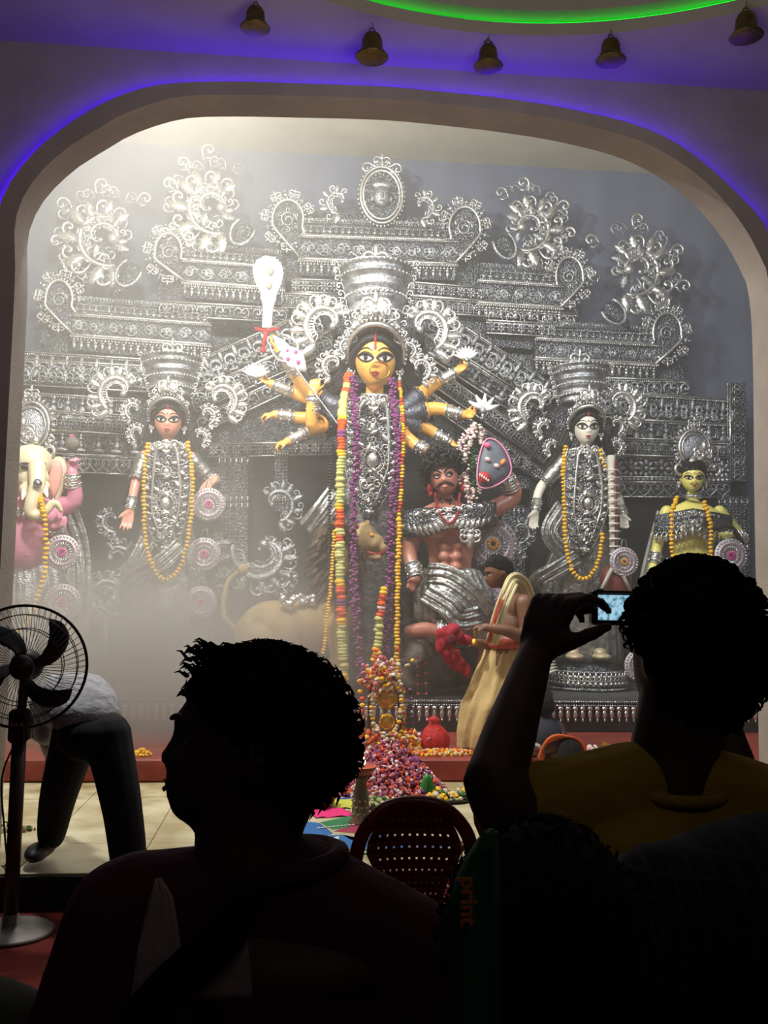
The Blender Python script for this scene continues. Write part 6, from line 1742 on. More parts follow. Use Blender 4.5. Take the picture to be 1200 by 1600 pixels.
for poly in ([(505, 1318), (515, 1305), (535, 1304), (548, 1312), (566, 1300), (590, 1304), (640, 1306), (720, 1310), (700, 1324), (640, 1322), (600, 1330), (560, 1326), (525, 1327)], [(590, 1310), (612, 1306), (622, 1322), (606, 1326)], [(470, 1308), (500, 1314), (495, 1330), (468, 1326)]): flat(poly, bl, 'painted_fish')
for poly in ([(520, 1309), (530, 1306), (528, 1314), (540, 1318), (526, 1317)], [(552, 1322), (560, 1312), (574, 1304), (566, 1318)]): flat(poly, wh, 'painted_leaf', 1)
for k in range(9):
    x = 500+k*22; c = at_z(x, 1330+.3*k, SZ+.009); b = MB(); b.tube([c+V((.045*math.cos(a), .045*math.sin(a), 0)) for a in [2*PI*i/18 for i in range(18)]], .006, 4, closed=True); b.build('painted_ring', [rd, gr][k % 2], ft)
for k in range(14):
    x = 498+k*6; c = at_z(x, 1294-.6*k, SZ+.01); b = MB(); b.lathe([(.012, 0), (.012, .002), (.001, .003)], 8, c); b.build('painted_dot', wh, ft)
# litter at the left of the stage
heap('litter', 'scraps of leaves and cloth littering the stage at far left', on_stage(12, 1300), .16, .08, .04, 60, [mat('brown_scrap', (110, 84, 54), .9), leafw, green_leaf], .022, cat='litter', seed=7)
heap('flower_spill', 'yellow marigold heap on the step at the left', on_step(222, 7.75), .07, .05, .05, 60, [marigold], .02, seed=9)
# ================================================================ PEOPLE ON THE STAGE
brown_skin = mat('brown_skin', (118, 78, 56), .5, 0, .15, 6); dark_skin = mat('dark_brown_skin', (84, 56, 42), .55, 0, .15, 6)
def person(label, base): return thing('person', label, 'person', base)
def face_bits(h, root, e=.003):
    for sg in (-1, 1):
        b = MB(); h.patch(b, almond(sg*.42, .0, .2, .075, sg, .03), e); ey = b.build('eye', sclera, root)
        b = MB(); h.patch(b, [(sg*.42+.08*math.cos(a), .07*math.sin(a)) for a in [2*PI*i/10 for i in range(10)]], e*1.8, 2); b.build('iris', iris_m, ey)
        b = MB(); h.stroke(b, [(sg*.15, .17), (sg*.42, .23), (sg*.72, .14)], .04, e); b.build('eyebrow', kohl, root)
    b = MB(); h.patch(b, [(-.24, -.52), (0, -.48), (.24, -.52), (.1, -.6), (-.1, -.6)], e); b.build('lips', mat('brown_lip', (120, 62, 54), .5), root)
# priest
YP = 8.2; uP = pxm(YP); pp = person('shirtless priest in a cream dhoti and shawl, standing in profile on the step', on_step(775, YP))
hP = Head(at(779, 893, YP), 25*uP, yaw=-1.45, pitch=.32, jaw=.2, male=True, W=18*uP, D=22*uP)
b = MB(); hP.mesh(b); Pq = lambda L: pxs(L, YP)
limb(b, Pq([(786, 905), (800, 925), (806, 945)]), [12*uP, 12.5*uP, 16*uP])
b.ell(at(808, 950, YP), (22*uP, .20, 22*uP), u=20, v=14); b.ell(at(804, 980, YP), (25*uP, .17, 36*uP), u=20, v=14); b.ell(at(797, 1008, YP), (27*uP, .18, 26*uP), u=20, v=14)
limb(b, Pq([(818, 942, -.20), (822, 992, -.25), (790, 985, -.32), (758, 980, -.30)]), [13.5*uP, 11.5*uP, 9*uP, 6.5*uP]); hand(b, at(760, 981, YP-.30), (-1, 0, .12), (0, .2, -1), 30*uP, curl=(.6, .7, .5), thumb=1)
limb(b, Pq([(806, 945, .20), (808, 996, .2), (775, 1008, .02), (742, 1004, -.12)]), [13*uP, 11*uP, 9*uP, 6.5*uP]); hand(b, at(744, 1004, YP-.12), (-1, 0, 0), (0, .2, -1), 30*uP, curl=(.7, .9, .6), thumb=1)
for s in (-1, 1): limb(b, Pq([(790+s*4, 1015, s*.09), (782+s*14, 1095, s*.1), (786+s*18, 1166, s*.1), (770+s*18, 1174, s*.12)]), [15*uP, 12*uP, 9*uP, 7*uP])
b.build('body', brown_skin, pp, remesh=.011, relax=2)
face_bits(hP, pp); cap_hair(pp, hP, line=.55, thick=1.07, tufts=60, ln=.14, seed=3, rearlow=-.55, mm=crowd_hair)
dh = mat('cream_dhoti', (206, 178, 120), .8, 0, .15, 5, .2, 30); sh = mat('cream_shawl', (216, 200, 150), .8, 0, .12, 8)
skirt(pp, [(797, 1008, 36), (792, 1050, 47), (781, 1100, 58), (766, 1140, 50), (758, 1170, 42)], YP, .85, 9, .08, name='dhoti', mm=dh)
b = MB(); cuffp = [at(797+30*math.cos(a), 1006, YP+.20*math.sin(a)) for a in [2*PI*i/24 for i in range(24)]]; b.tube(cuffp, 8*uP, 8, closed=True); b.build('waist_sash', mat('red_border', (180, 70, 50), .8), pp)
drape(pp, Pq([(828, 940, .16), (817, 912, .04), (803, 906, -.14), (790, 934, -.24), (777, 970, -.25), (769, 1006, -.23)]), .062, 'shawl', sh, folds=4, wid=(1, .85), deep=.02)
drape(pp, Pq([(784, 936, -.28), (772, 972, -.285), (764, 1004, -.26)]), .014, 'shawl_stripe', mat('red_border', (180, 70, 50), .8), folds=1, deep=.01)
b = MB(); ring_at((at(768, 981, YP-.30), at(776, 983, YP-.31)), .5, 7*uP, 2*uP, b); b.build('wristwatch', gold, pp)
t = thing('hand_bell', 'small brass hand bell swinging from the priest\'s fingers', 'bell', at(742, 995, YP-.2)); c = at(741, 1003, YP-.17)
b = MB(); b.lathe([(.034, -.03), (.03, -.01), (.02, .02), (.008, .03)], 18, c); b.build('bell_body', gold, t); b = MB(); b.tube([c+V((0, 0, .03)), c+V((0, 0, .10))], .007, 6); b.build('handle', gold, t)
t = thing('red_cloth', 'crumpled crimson cloth hanging from the priest\'s hand', 'cloth', at(705, 1000, YP-.12)); b = MB(); random.seed(6)
P0 = [at(728, 1004, YP-.12), at(706, 985, YP-.15), at(692, 1000, YP-.16), at(704, 1022, YP-.14), at(716, 1038, YP-.12), at(730, 1044, YP-.12)]
Q = catmull(P0, 5); b.tube(Q, [(6+9*math.sin(PI*i/(len(Q)-1))+3*math.sin(i*1.7))*uP for i in range(len(Q))], 14, flat=.5)
for i, p in enumerate(Q[::2]): b.ell(p+V((random.uniform(-.03, .03), -.03, random.uniform(-.03, .03))), (11*uP, .03, 7*uP), Euler((random.random(), random.random()*3, 0)).to_matrix(), u=10, v=6)
b.build('cloth_folds', mat('crimson_cloth', (150, 20, 38), .8), t, remesh=.009, relax=2); b = MB(); b.ell(at(706, 1000, YP-.23), (8*uP, .02, 9*uP)); b.build('fold_shade', mat('maroon_fold_shade', (90, 14, 26), .9), t)  # shade between the folds put in as a darker maroon blob
# two people sitting behind the photographer's arm
s1 = person('seated person with black hair and a dark top, back turned, behind the raised arm', on_step(842, 7.9)); Y1 = 7.9; u1 = pxm(Y1)
h1 = Head(at(846, 1104, Y1), 22*u1, yaw=PI, W=17*u1); b = MB(); h1.mesh(b); b.ell(at(842, 1150, Y1), (34*u1, .15, 34*u1)); limb(b, pxs([(846, 1115), (844, 1132)], Y1), [8*u1, 9*u1])
for s in (-1, 1): limb(b, pxs([(842+s*14, 1166, -.05), (842+s*36, 1160, -.28), (842+s*6, 1172, -.34)], Y1), [13*u1, 10*u1, 7*u1]); limb(b, pxs([(842+s*30, 1136), (842+s*38, 1158, -.1), (842+s*22, 1160, -.28)], Y1), [10*u1, 8*u1, 6*u1])
b.build('body', dark_skin, s1, remesh=.012, relax=2); cap_hair(s1, h1, line=.5, thick=1.22, tufts=120, ln=.2, seed=2, rearlow=-.8, mm=crowd_hair)
b = MB(); b.ell(at(842, 1150, Y1), (38*u1, .18, 37*u1), u=24, v=16); b.build('top', mat('slate_top', (44, 46, 56), .9), s1)
s2 = person('person crouching low with an orange cloth over the shoulders', on_step(882, 7.75)); Y2 = 7.72; u2 = pxm(Y2)
h2 = Head(at(890, 1178, Y2-.22), 20*u2, yaw=PI*.9, pitch=-.6, W=17*u2); b = MB(); h2.mesh(b); b.ell(at(880, 1176, Y2), (34*u2, .2, 26*u2), u=20, v=14)
for s in (-1, 1): limb(b, pxs([(880+s*20, 1182, .1), (880+s*34, 1186, -.05), (880+s*20, 1192, -.12)], Y2), [12*u2, 10*u2, 7*u2])
b.build('body', dark_skin, s2, remesh=.012, relax=2)
cap_hair(s2, h2, line=.4, thick=1.12, tufts=60, ln=.15, seed=2, rearlow=-.7, mm=crowd_hair)
b = MB(); rings = []
for i in range(15):
    a = PI*i/14; rings.append([at(880-38*math.cos(a)*(1-.12*k), 1186-38*math.sin(a)*(1-.1*k)+2*math.sin(k*2+i), Y2-.24+.08*k) for k in range(6)])
b.loft(rings, closed=False); b.build('orange_cloth', mat('orange_cloth', (206, 92, 34), .85, 0, .3, 12, .3, 30), s2, solid=.02)
for x, y, Yx, lab in ((830, 1160, 7.75, 'crumpled white plastic bag beside the crouching person'), (872, 1142, 7.95, 'white plastic bag behind the orange cloth')):
    c = on_step(x, Yx); t = thing('plastic_bag', lab, 'bag', c); b = MB()
    b.lathe([(.05, 0), (.08, .03), (.085, .07), (.06, .1), (.025, .12), (.04, .15)], 26, c, wave=lambda th, j: 1+.12*math.sin(th*4+j)+.07*math.sin(th*9+j*2)); b.build('bag_body', mat('plastic_white', (196, 192, 182), .35, 0, .2, 20), t)
    b = MB(); b.ell(c+V((0, 0, .118)), (.028, .028, .01)); b.build('knot', mat('plastic_white', (196, 192, 182)), t)
# man bending at the left of the stage edge
yb = 5.3; ub = pxm(yb); mb = person('man in grey-white shirt and black trousers bending over beside the fan', V((at(140, 1400, 5.2).x, 5.0, 0)))
b = MB(); T = mat('black_trousers', (22, 20, 24), .9, 0, .2, 20)
hB = Head(at(66, 1128, 5.75), 30*pxm(5.75), yaw=-2.6, pitch=-1.5); hB.mesh(b)
limb(b, [at(140, 1140, 5.12), at(130, 1105, 5.4), at(95, 1095, 5.65), at(80, 1110, 5.72)], [.11, .12, .12, .06])
limb(b, [at(75, 1095, 5.62), at(72, 1150, 5.6), at(78, 1180, 5.75)], [.055, .045, .033]); hand(b, at(78, 1178, 5.75), (.1, .3, -1), (0, 1, 0), .17, thumb=1)
limb(b, [at(130, 1095, 5.75), at(120, 1150, 5.85), at(108, 1190, 5.95)], [.055, .045, .033]); hand(b, at(108, 1190, 5.95), (-.1, .2, -1), (0, 1, 0), .17, thumb=-1)
LL = [at(112, 1150, 5.2), at(92, 1240, 5.35), at(78, 1312, 5.42), at(66, 1328, 5.38)]; LR = [at(170, 1150, 5.1), at(192, 1270, 5.03), V((at(208, 1390, 5.0).x, 5.0, .08)), V((at(208, 1390, 5.0).x, 4.9, .04))]
limb(b, LL, [.08, .075, .05, .045]); limb(b, LR, [.08, .08, .05, .04]); b.build('body', dark_skin, mb, remesh=.015, relax=2)
cap_hair(mb, hB, line=.5, thick=1.08, tufts=40, ln=.15)
b = MB(); b.ell(at(142, 1150, 5.14), (.17, .16, .13), u=20, v=14); b.ell(at(124, 1140, 5.24), (.14, .14, .11), u=20, v=14); limb(b, [at(118, 1150, 5.2), LL[1], at(80, 1305, 5.42)], [.125, .1, .075]); limb(b, [at(168, 1150, 5.12), LR[1], V((LR[2].x, 5.0, .10))], [.125, .1, .085])
b.build('trousers', T, mb, remesh=.014, relax=2)
b = MB(); b.ell(at(134, 1118, 5.2), (.18, .18, .12), u=20, v=12); limb(b, [at(140, 1120, 5.22), at(128, 1100, 5.42), at(92, 1098, 5.68)], [.165, .175, .165]); limb(b, [at(78, 1095, 5.62), at(72, 1145, 5.6)], [.085, .07]); limb(b, [at(128, 1090, 5.75), at(121, 1140, 5.84)], [.085, .07])
b.build('shirt', mat('grey_white_shirt', (172, 172, 176), .85, 0, .25, 22, .9, 14), mb, remesh=.013, relax=1)
for P in ((LL[-1]), (LR[-1])):
    b = MB(); b.ell(P+V((-.02, -.02, -.005)), (.06, .13, .045), u=16, v=10); b.build('shoe', mat('black_shoe', (26, 26, 28), .5), mb)
# ================================================================ PEDESTAL FAN
yf = 4.85; uf = pxm(yf); fc = at(37, 1041, yf); base = V((at_z(38, 1425, .02).x, yf, 0)); fan_m = mat('black_fan_metal', (30, 26, 28), .45, .4); fbr = mat('brown_fan_metal', (62, 42, 38), .5, .3)
ft_ = thing('pedestal_fan', 'black pedestal fan on a round base at the left edge of the stage', 'fan', base)
b = MB(); b.lathe([(.20, 0), (.205, .01), (.19, .02), (.12, .032), (.05, .045), (.035, .09), (.001, .1)], 40, base); b.build('base', mat('grey_base', (136, 130, 122), .5, .2, .3, 10), ft_)
b = MB(); b.tube([base+V((0, 0, .05)), V((base.x, yf, .9))], .034, 16); b.tube([V((base.x, yf, .85)), V((fc.x, yf+.02, fc.z-.05))], .022, 12); b.build('pole', fbr, ft_)
b = MB(); b.box((-.045, -.05, -.09), (.045, .04, .07), Matrix.Translation(V((base.x, yf, .98))), bev=.015); cb = b.build('control_box', fbr, ft_)
for k in range(3): b = MB(); b.ell(V((base.x-.022+.022*k, yf-.055, .98)), .009); b.build('switch', mat('switch_grey', (120, 110, 100), .5), cb)
b = MB(); b.lathe([(.001, -.14), (.05, -.13), (.075, -.06), (.075, 0), (.04, .03)], 24, M=Matrix.Translation(fc+V((0, .03, 0))) @ Matrix.Rotation(PI/2, 4, 'X')); b.build('motor', fan_m, ft_)
Rf = 91*uf; FR = Matrix.Rotation(.16, 3, 'Z')
def fp(r, a, y): return fc + FR @ V((r*math.cos(a), y, r*math.sin(a)))
b = MB(); b.tube([fp(Rf, 2*PI*i/48, 0) for i in range(48)], .0075, 8, closed=True); b.build('guard_rim', fan_m, ft_)
for nm, sg in (('front_grille', -1), ('rear_grille', 1)):
    b = MB()
    for k in range(60):
        a = 2*PI*k/60; b.tube([fp(.05, a, sg*.085), fp(Rf*.6, a+.12, sg*.075), fp(Rf*.93, a+.2, sg*.04), fp(Rf, a+.22, 0)], .0014 if sg < 0 else .0012, 4)
    for r, y in ((.05, .086), (Rf*.62, .074), (Rf*.85, .055)): b.tube([fp(r, 2*PI*i/40, sg*y) for i in range(40)], .0024, 4, closed=True)
    b.build(nm, fan_m, ft_)
b = MB(); b.lathe([(.06, 0), (.058, .01), (.001, .016)], 24, M=Matrix.Translation(fp(0, 0, -.085)) @ Matrix.Rotation(PI/2, 4, 'X')); b.build('centre_badge', mat('badge_brown', (52, 40, 38), .4), ft_)
b = MB(); b.lathe([(.045, -.03), (.05, .02), (.001, .04)], 20, M=Matrix.Translation(fp(0, 0, 0)) @ Matrix.Rotation(PI/2, 4, 'X')); b.build('hub', fan_m, ft_)
for k in range(4):
    a0 = .15+k*PI/2; rows = []
    for i in range(9):
        t = i/8; r = lerp(.045, Rf*.93, t); sw = a0+.75*t**1.2; wd = lerp(.55, .62, t)*(1-.25*t) if t < .9 else .38
        rows.append([fp(r*(1-.06*abs(f)), sw+wd*f*.6, lerp(.03, -.03, (f+1)/2)*(1-.3*t)) for f in (-1, -.6, -.2, .2, .6, 1)])
    b = MB(); b.loft(rows, closed=False); b.build('blade', fan_m, ft_, solid=.004)
b = MB(); P = catmull([V((base.x-.02, yf+.04, .9)), V((base.x-.10, yf+.1, .7)), V((base.x-.10, yf+.2, .4)), V((base.x-.16, yf+.45, SZ+.02)), V((base.x-.3, yf+.6, SZ+.01))], 6); b.tube(P, .005, 6); b.build('power_cord', fan_m, ft_)
# ================================================================ PLASTIC CHAIR
yc = 3.6; uc = pxm(yc); maroon = mat('maroon_plastic', (112, 18, 26), .35, 0, .1, 6, coat=.2); C0 = at(647, 1300, yc); ch = thing('plastic_chair', 'maroon moulded plastic chair with a perforated curved back', 'chair', V((C0.x, yc, 0)))
zt_ = at(647, 1254, yc).z; cx = C0.x; cs = zt_-.34
def cp(x, z, y=0): return V((cx+x, yc+y-.10*(z/zt_-.5)+.06*(x/.23)**2*-1+.05, z))
def cp(x, z, y=0): x = x*1.1; return V((cx+x, yc+y-.10*(z/zt_-.5)+.06*(x/.23)**2*-1+.05, z))
b = MB(); out_ = [(-.205, .42), (-.205, .55), (-.198, .66), (-.17, .765), (-.10, zt_-.02), (0, zt_), (.10, zt_-.02), (.17, .765), (.198, .66), (.205, .55), (.205, .42)]
P = catmull([cp(x, z) for x, z in out_], 5); b.tube(P, .026, 8, flat=.35); b.build('back_frame', maroon, ch)
b = MB()                      # perforated panel, every hole open
nx, nz = 12, 9; zlo, zhi = .46, zt_-.01
def pw(z): return interp([.46, .52, .6, .68, .74, zt_], [.10, .105, .125, .16, .155, .08], z)
for j in range(nz):
    for i in range(nx):
        z0, z1 = lerp(zlo, zhi, j/nz), lerp(zlo, zhi, (j+1)/nz)
        def g(u_, v_): z = lerp(z0, z1, v_); x = lerp(-pw(z), pw(z), (i+u_)/nx); return cp(x, z)
        if j >= nz-2 or i in (0, nx-1): b.add([g(0, 0), g(1, 0), g(1, 1), g(0, 1)], [(0, 1, 2, 3)]); continue
        o = [g(0, 0), g(1, 0), g(1, 1), g(0, 1)]; q = [g(.36, .4), g(.64, .4), g(.64, .6), g(.36, .6)]
        b.add(o+q, [(0, 1, 5, 4), (1, 2, 6, 5), (2, 3, 7, 6), (3, 0, 4, 7)])
b.build('perforated_back', maroon, ch, solid=.005)
b = MB(); b.loft([[V((cx+lerp(-.22, .22, i/8)*(1-.1*k/4), yc+.03+lerp(.0, .42, k/4), .43-.02*math.sin(PI*i/8)-.01*math.sin(PI*k/4))) for i in range(9)] for k in range(5)], closed=False); b.build('seat', maroon, ch, solid=.014)
for sx in (-1, 1):
    for y0_, y1_ in ((.03, -.03), (.42, .48)):
        b = MB(); b.tube([V((cx+sx*.2, yc+y0_, .44)), V((cx+sx*.215, yc+(y0_+y1_)/2, .2)), V((cx+sx*.235, yc+y1_, .0))], [.024, .02, .016], 8); b.build('leg', maroon, ch)
    b = MB(); b.tube(catmull([cp(sx*.222, .60), V((cx+sx*.25, yc+.12, .64)), V((cx+sx*.25, yc+.32, .63)), V((cx+sx*.225, yc+.42, .55)), V((cx+sx*.215, yc+.43, .43))], 4), .018, 8); b.build('armrest', maroon, ch)
# ================================================================ CROWD IN FRONT
crowd_skin = mat('crowd_skin', (70, 44, 34), .6, 0, .1, 10)
def lower(b, cx, Y, zh, ws=.16):
    for s in (-1, 1): limb(b, [V((cx+s*.09, Y, zh)), V((cx+s*.11, Y+.02, zh*.52)), V((cx+s*.11, Y, .07)), V((cx+s*.11, Y+.1, .04))], [.095, .065, .045, .04])
def trousers(root, cx, Y, zh, mm):
    b = MB(); b.ell(V((cx, Y, zh)), (.17, .13, .14))
    for s in (-1, 1): limb(b, [V((cx+s*.09, Y, zh)), V((cx+s*.11, Y+.02, zh*.52)), V((cx+s*.11, Y, .10))], [.11, .085, .075])
    b.build('trousers', mm, root, remesh=.018, relax=2)
jean = mat('dark_denim', (26, 28, 38), .9)
# left spectator, head turned to profile
Y3 = 1.2; u3 = pxm(Y3); m1 = person('spectator in a maroon shirt, head turned left in dark profile', V((at(430, 1500, Y3).x, Y3, 0)))
h3 = Head(at(408, 1164, Y3), .115, yaw=-1.72, pitch=-.10, W=.078, D=.107, jaw=.22, male=True, nose=.95)
b = MB(); h3.mesh(b, 56, 44)
limb(b, [at(430, 1200, Y3), at(390, 1295, Y3), at(395, 1380, Y3)], [.066, .064, .072])
cx3 = at(420, 1500, Y3).x; zsh = at(420, 1470, Y3).z
b.ell(V((cx3, Y3, zsh-.02)), (.19, .10, .06)); b.ell(V((cx3, Y3, zsh-.2)), (.17, .11, .24)); b.ell(V((cx3, Y3, zsh-.42)), (.15, .10, .2))
for s in (-1, 1): limb(b, [V((cx3+s*.17, Y3, zsh-.03)), V((cx3+s*.22, Y3-.02, zsh-.30)), V((cx3+s*.18, Y3+.18, zsh-.42))], [.058, .045, .032]); hand(b, V((cx3+s*.18, Y3+.18, zsh-.42)), (-s*.4, 1, 0), (0, 0, -1), .18, thumb=s)
lower(b, cx3, Y3, .86); b.build('body', crowd_skin, m1, remesh=.0085, relax=2)
face_bits(h3, m1, .0012); cap_hair(m1, h3, line=.42, thick=1.03, tufts=1500, ln=.13, seed=4, rearlow=-.62, mm=crowd_hair)
b = MB(); random.seed(31)      # forelock tufts
for k in range(260):
    p = h3.loc(random.uniform(-.7, .7), random.uniform(-.85, -.35), random.uniform(.62, .98)); d = h3.R @ V((random.uniform(-.3, .3), -1, random.uniform(-.1, .9))); d.normalize(); L = random.uniform(.008, .022)
    b.tube([p, p+d*L*.6, p+d*L+V((0, 0, -.006))], [.0022, .0015, .0003], 4)
b.build('forelock', crowd_hair, m1)
shirt = mat('maroon_shirt', (74, 14, 36), .85, 0, .2, 12, .4, 30); panel = mat('pale_grey_panel', (175, 164, 160), .85, 0, .15, 14, .3, 24)
b = MB(); limb(b, [V((cx3-.03, Y3, zsh+.045)), V((cx3-.15, Y3, zsh+.035))], [.072, .072]); limb(b, [V((cx3+.03, Y3, zsh+.05)), V((cx3+.17, Y3, zsh-.02))], [.075, .072])
b.ell(V((cx3, Y3, zsh-.22)), (.195, .135, .27), u=24, v=16); b.ell(V((cx3, Y3, zsh-.5)), (.18, .13, .2), u=24, v=16)
for s in (-1, 1): limb(b, [V((cx3+s*.17, Y3, zsh-.03+(.055 if s < 0 else 0))), V((cx3+s*.225, Y3-.02, zsh-.16))], [.074, .07])
b.build('shirt', shirt, m1, remesh=.010, relax=2)
for edges in (([1372, 1400, 1480, 1565], [243, 236, 216, 203], [250, 268, 284, 282]), ([1408, 1460, 1520, 1562], [372, 330, 285, 268], [376, 386, 392, 394])):
    b = MB(); rows = []
    for k in range(13):
        y = lerp(edges[0][0], edges[0][-1], k/12); xl = interp(edges[0], edges[1], y); xr = interp(edges[0], edges[2], y)
        rows.append([at(lerp(xl, xr, i/8), y, Y3-.150-.022*(1-((lerp(xl, xr, i/8)-410)/240)**2)+.03*(k/12-.5)**2+.0015*math.sin(i*1.9+k*.6)) for i in range(9)])
    b.loft(rows, closed=False); b.build('pale_panel', panel, m1, solid=.004)
b = MB(); P = catmull([at(385, 1385, Y3-.175), at(350, 1460, Y3-.185), at(262, 1545, Y3-.18), at(215, 1600, Y3-.17)], 5); b.tube(P, .022, 8, flat=.3); b.build('bag_strap', mat('strap_black', (14, 12, 14), .9), m1)
b = MB(); b.tube([V((at(430, 1345, Y3).x+.078*math.cos(a), Y3+.07*math.sin(a), at(430, 1345, Y3).z+.008*math.cos(a))) for a in [2*PI*i/24 for i in range(24)]], .013, 8, closed=True); b.build('collar', shirt, m1)
trousers(m1, cx3, Y3, .86, jean)
# right spectator photographing
Y4 = 1.35; u4 = pxm(Y4); m2 = person('spectator in a yellow t-shirt with curly hair, back turned, photographing with raised hand', V((at(1040, 1500, Y4).x, Y4, 0)))
h4 = Head(at(1086, 1022, Y4), .118, yaw=-2.88, pitch=.0, W=.082, D=.098, jaw=.22, male=True)
b = MB(); h4.mesh(b, 50, 40); cx4 = at(1045, 1400, Y4).x; z4 = at(1045, 1275, Y4).z
limb(b, [at(1070, 1100, Y4), at(1052, 1180, Y4), at(1045, 1260, Y4)], [.066, .062, .072])
b.ell(V((cx4, Y4, z4-.04)), (.19, .10, .07)); b.ell(V((cx4, Y4, z4-.22)), (.18, .11, .26)); b.ell(V((cx4, Y4, z4-.45)), (.155, .11, .22))
E = at(772, 1222, Y4-.02); W_ = at(836, 1024, Y4+.13)
limb(b, [at(850, 1270, Y4), at(800, 1262, Y4-.02), E], [.06, .052, .044]); limb(b, [E, E.lerp(W_, .35), W_], [.043, .040, .027])
kn = hand(b, W_-V((0, 0, .004)), (.36, .05, .93), (.80, .45, -.30), .195, curl=(.95, .55, .3), thumb=-1, tcurl=.35, tout=1.0, spread=.05, r=1.08)
R2 = [V((cx4+.19, Y4, z4-.05)), V((cx4+.26, Y4+.1, z4-.25)), at(1100, 1060, Y4+.27)]
limb(b, R2, [.058, .045, .03]); hand(b, R2[-1], (-.4, .3, .8), (-.6, .6, 0), .18, curl=(.8, .8, .6), thumb=1)
lower(b, cx4, Y4, .88); b.build('body', crowd_skin, m2, remesh=.0075, relax=2)
face_bits(h4, m2, .0012); cap_hair(m2, h4, line=.45, thick=1.11, tufts=1500, ln=.22, seed=14, rearlow=-.75, curly=True, mm=crowd_hair)
yel = mat('olive_yellow_shirt', (170, 140, 16), .85, 0, .15, 10, .4, 30)
b = MB(); limb(b, [V((cx4-.05, Y4, z4+.035)), at(870, 1268, Y4), at(812, 1268, Y4)], [.07, .075, .068]); limb(b, [V((cx4+.05, Y4, z4+.03)), V((cx4+.18, Y4, z4-.03)), V((cx4+.25, Y4+.04, z4-.2))], [.07, .075, .07])
b.ell(V((cx4, Y4, z4-.045)), (.205, .125, .085), u=24, v=14); b.ell(V((cx4, Y4, z4-.24)), (.21, .14, .29), u=24, v=16); b.ell(V((cx4, Y4, z4-.5)), (.185, .13, .2), u=24, v=16); b.build('t_shirt', yel, m2, remesh=.009, relax=2)
b = MB(); nc = at(1047, 1222, Y4); b.tube([V((nc.x+.083*math.cos(a), Y4+.078*math.sin(a), nc.z+.012*math.sin(a))) for a in [2*PI*i/28 for i in range(28)]], .009, 8, closed=True, up=None); b.build('neck_band', yel, m2)
trousers(m2, cx4, Y4, .88, jean)
Yc = Y4+.16; uc2 = pxm(Yc); cc = at(966, 950, Yc); t = thing('compact_camera', 'compact camera with glowing blue screen in the raised hand', 'camera', cc)
b = MB(); b.box((-.046, -.011, -.0275), (.046, .011, .0275), Matrix.Translation(cc), bev=.004); cb = b.build('camera_body', mat('black_camera', (16, 16, 18), .4), t)
b = MB(); b.lathe([(.02, 0), (.02, .012), (.017, .014), (.017, .024), (.001, .022)], 24, M=Matrix.Translation(cc+V((0, .011, 0))) @ Matrix.Rotation(-PI/2, 4, 'X')); b.build('lens', mat('black_camera', (16, 16, 18)), t)
m = bpy.data.materials.new('lcd_screen'); m.use_nodes = True; nt = m.node_tree; bs = nt.nodes['Principled BSDF']; bs.inputs['Base Color'].default_value = (.02, .02, .02, 1)
tc = nt.nodes.new('ShaderNodeTexCoord'); nz = nt.nodes.new('ShaderNodeTexNoise'); nz.inputs['Scale'].default_value = 110; nt.links.new(tc.outputs['Object'], nz.inputs['Vector'])
rp = nt.nodes.new('ShaderNodeValToRGB'); rp.color_ramp.elements[0].position = .35; rp.color_ramp.elements[0].color = (.05, .22, .30, 1); rp.color_ramp.elements[1].position = .55; rp.color_ramp.elements[1].color = (.42, .68, .85, 1)
nt.links.new(nz.outputs['Fac'], rp.inputs[0]); nt.links.new(rp.outputs[0], bs.inputs['Emission Color']); bs.inputs['Emission Strength'].default_value = .9
b = MB(); b.box((-.037, -.0125, -.0195), (.018, -.0108, .0205), Matrix.Translation(cc), bev=.0005); sc = b.build('screen', m, t, smooth=False)
b = MB(); b.lathe([(.006, 0), (.006, .003), (.001, .004)], 14, cc+V((-.03, 0, .027))); b.build('shutter_button', silver, t)
b = MB(); P = catmull([cc+V((.004, 0, -.027)), cc+V((.014, 0, -.045)), cc+V((.022, -.0, -.07)), cc+V((.02, .01, -.04)), cc+V((.004, 0, -.027))], 5); b.tube(P, .0022, 5); b.build('wrist_strap', mat('grey_strap', (90, 86, 86), .8), t)
# nearest head, low in the middle
Y5 = .8; u5 = pxm(Y5); m3 = person('nearest spectator, smooth black-haired head seen from behind at the bottom', V((at(870, 1600, Y5).x, Y5, 0)))
h5 = Head(at(852, 1528, Y5), .118, yaw=PI+.12, W=.083, D=.1, jaw=.22, male=True)
b = MB(); h5.mesh(b); cx5 = h5.c.x; z5 = h5.c.z-.17; limb(b, [h5.c-V((0, 0, .06)), h5.c-V((0, 0, .17))], [.06, .065]); b.ell(V((cx5, Y5, z5-.05)), (.2, .1, .07)); b.ell(V((cx5, Y5, z5-.28)), (.17, .11, .28))
for s in (-1, 1): limb(b, [V((cx5+s*.17, Y5, z5-.06)), V((cx5+s*.21, Y5, z5-.34)), V((cx5+s*.2, Y5+.2, z5-.4))], [.055, .045, .03]); hand(b, V((cx5+s*.2, Y5+.2, z5-.4)), (-s*.3, 1, 0), (0, 0, -1), .18, thumb=s)
lower(b, cx5, Y5, .7); b.build('body', crowd_skin, m3, remesh=.010, relax=2); face_bits(h5, m3, .0012)
cap_hair(m3, h5, line=.4, thick=1.05, tufts=900, ln=.08, seed=8, rearlow=-.8, mm=crowd_hair)
b = MB(); b.ell(V((cx5, Y5, z5-.05)), (.215, .12, .09)); b.ell(V((cx5, Y5, z5-.28)), (.19, .13, .3)); 
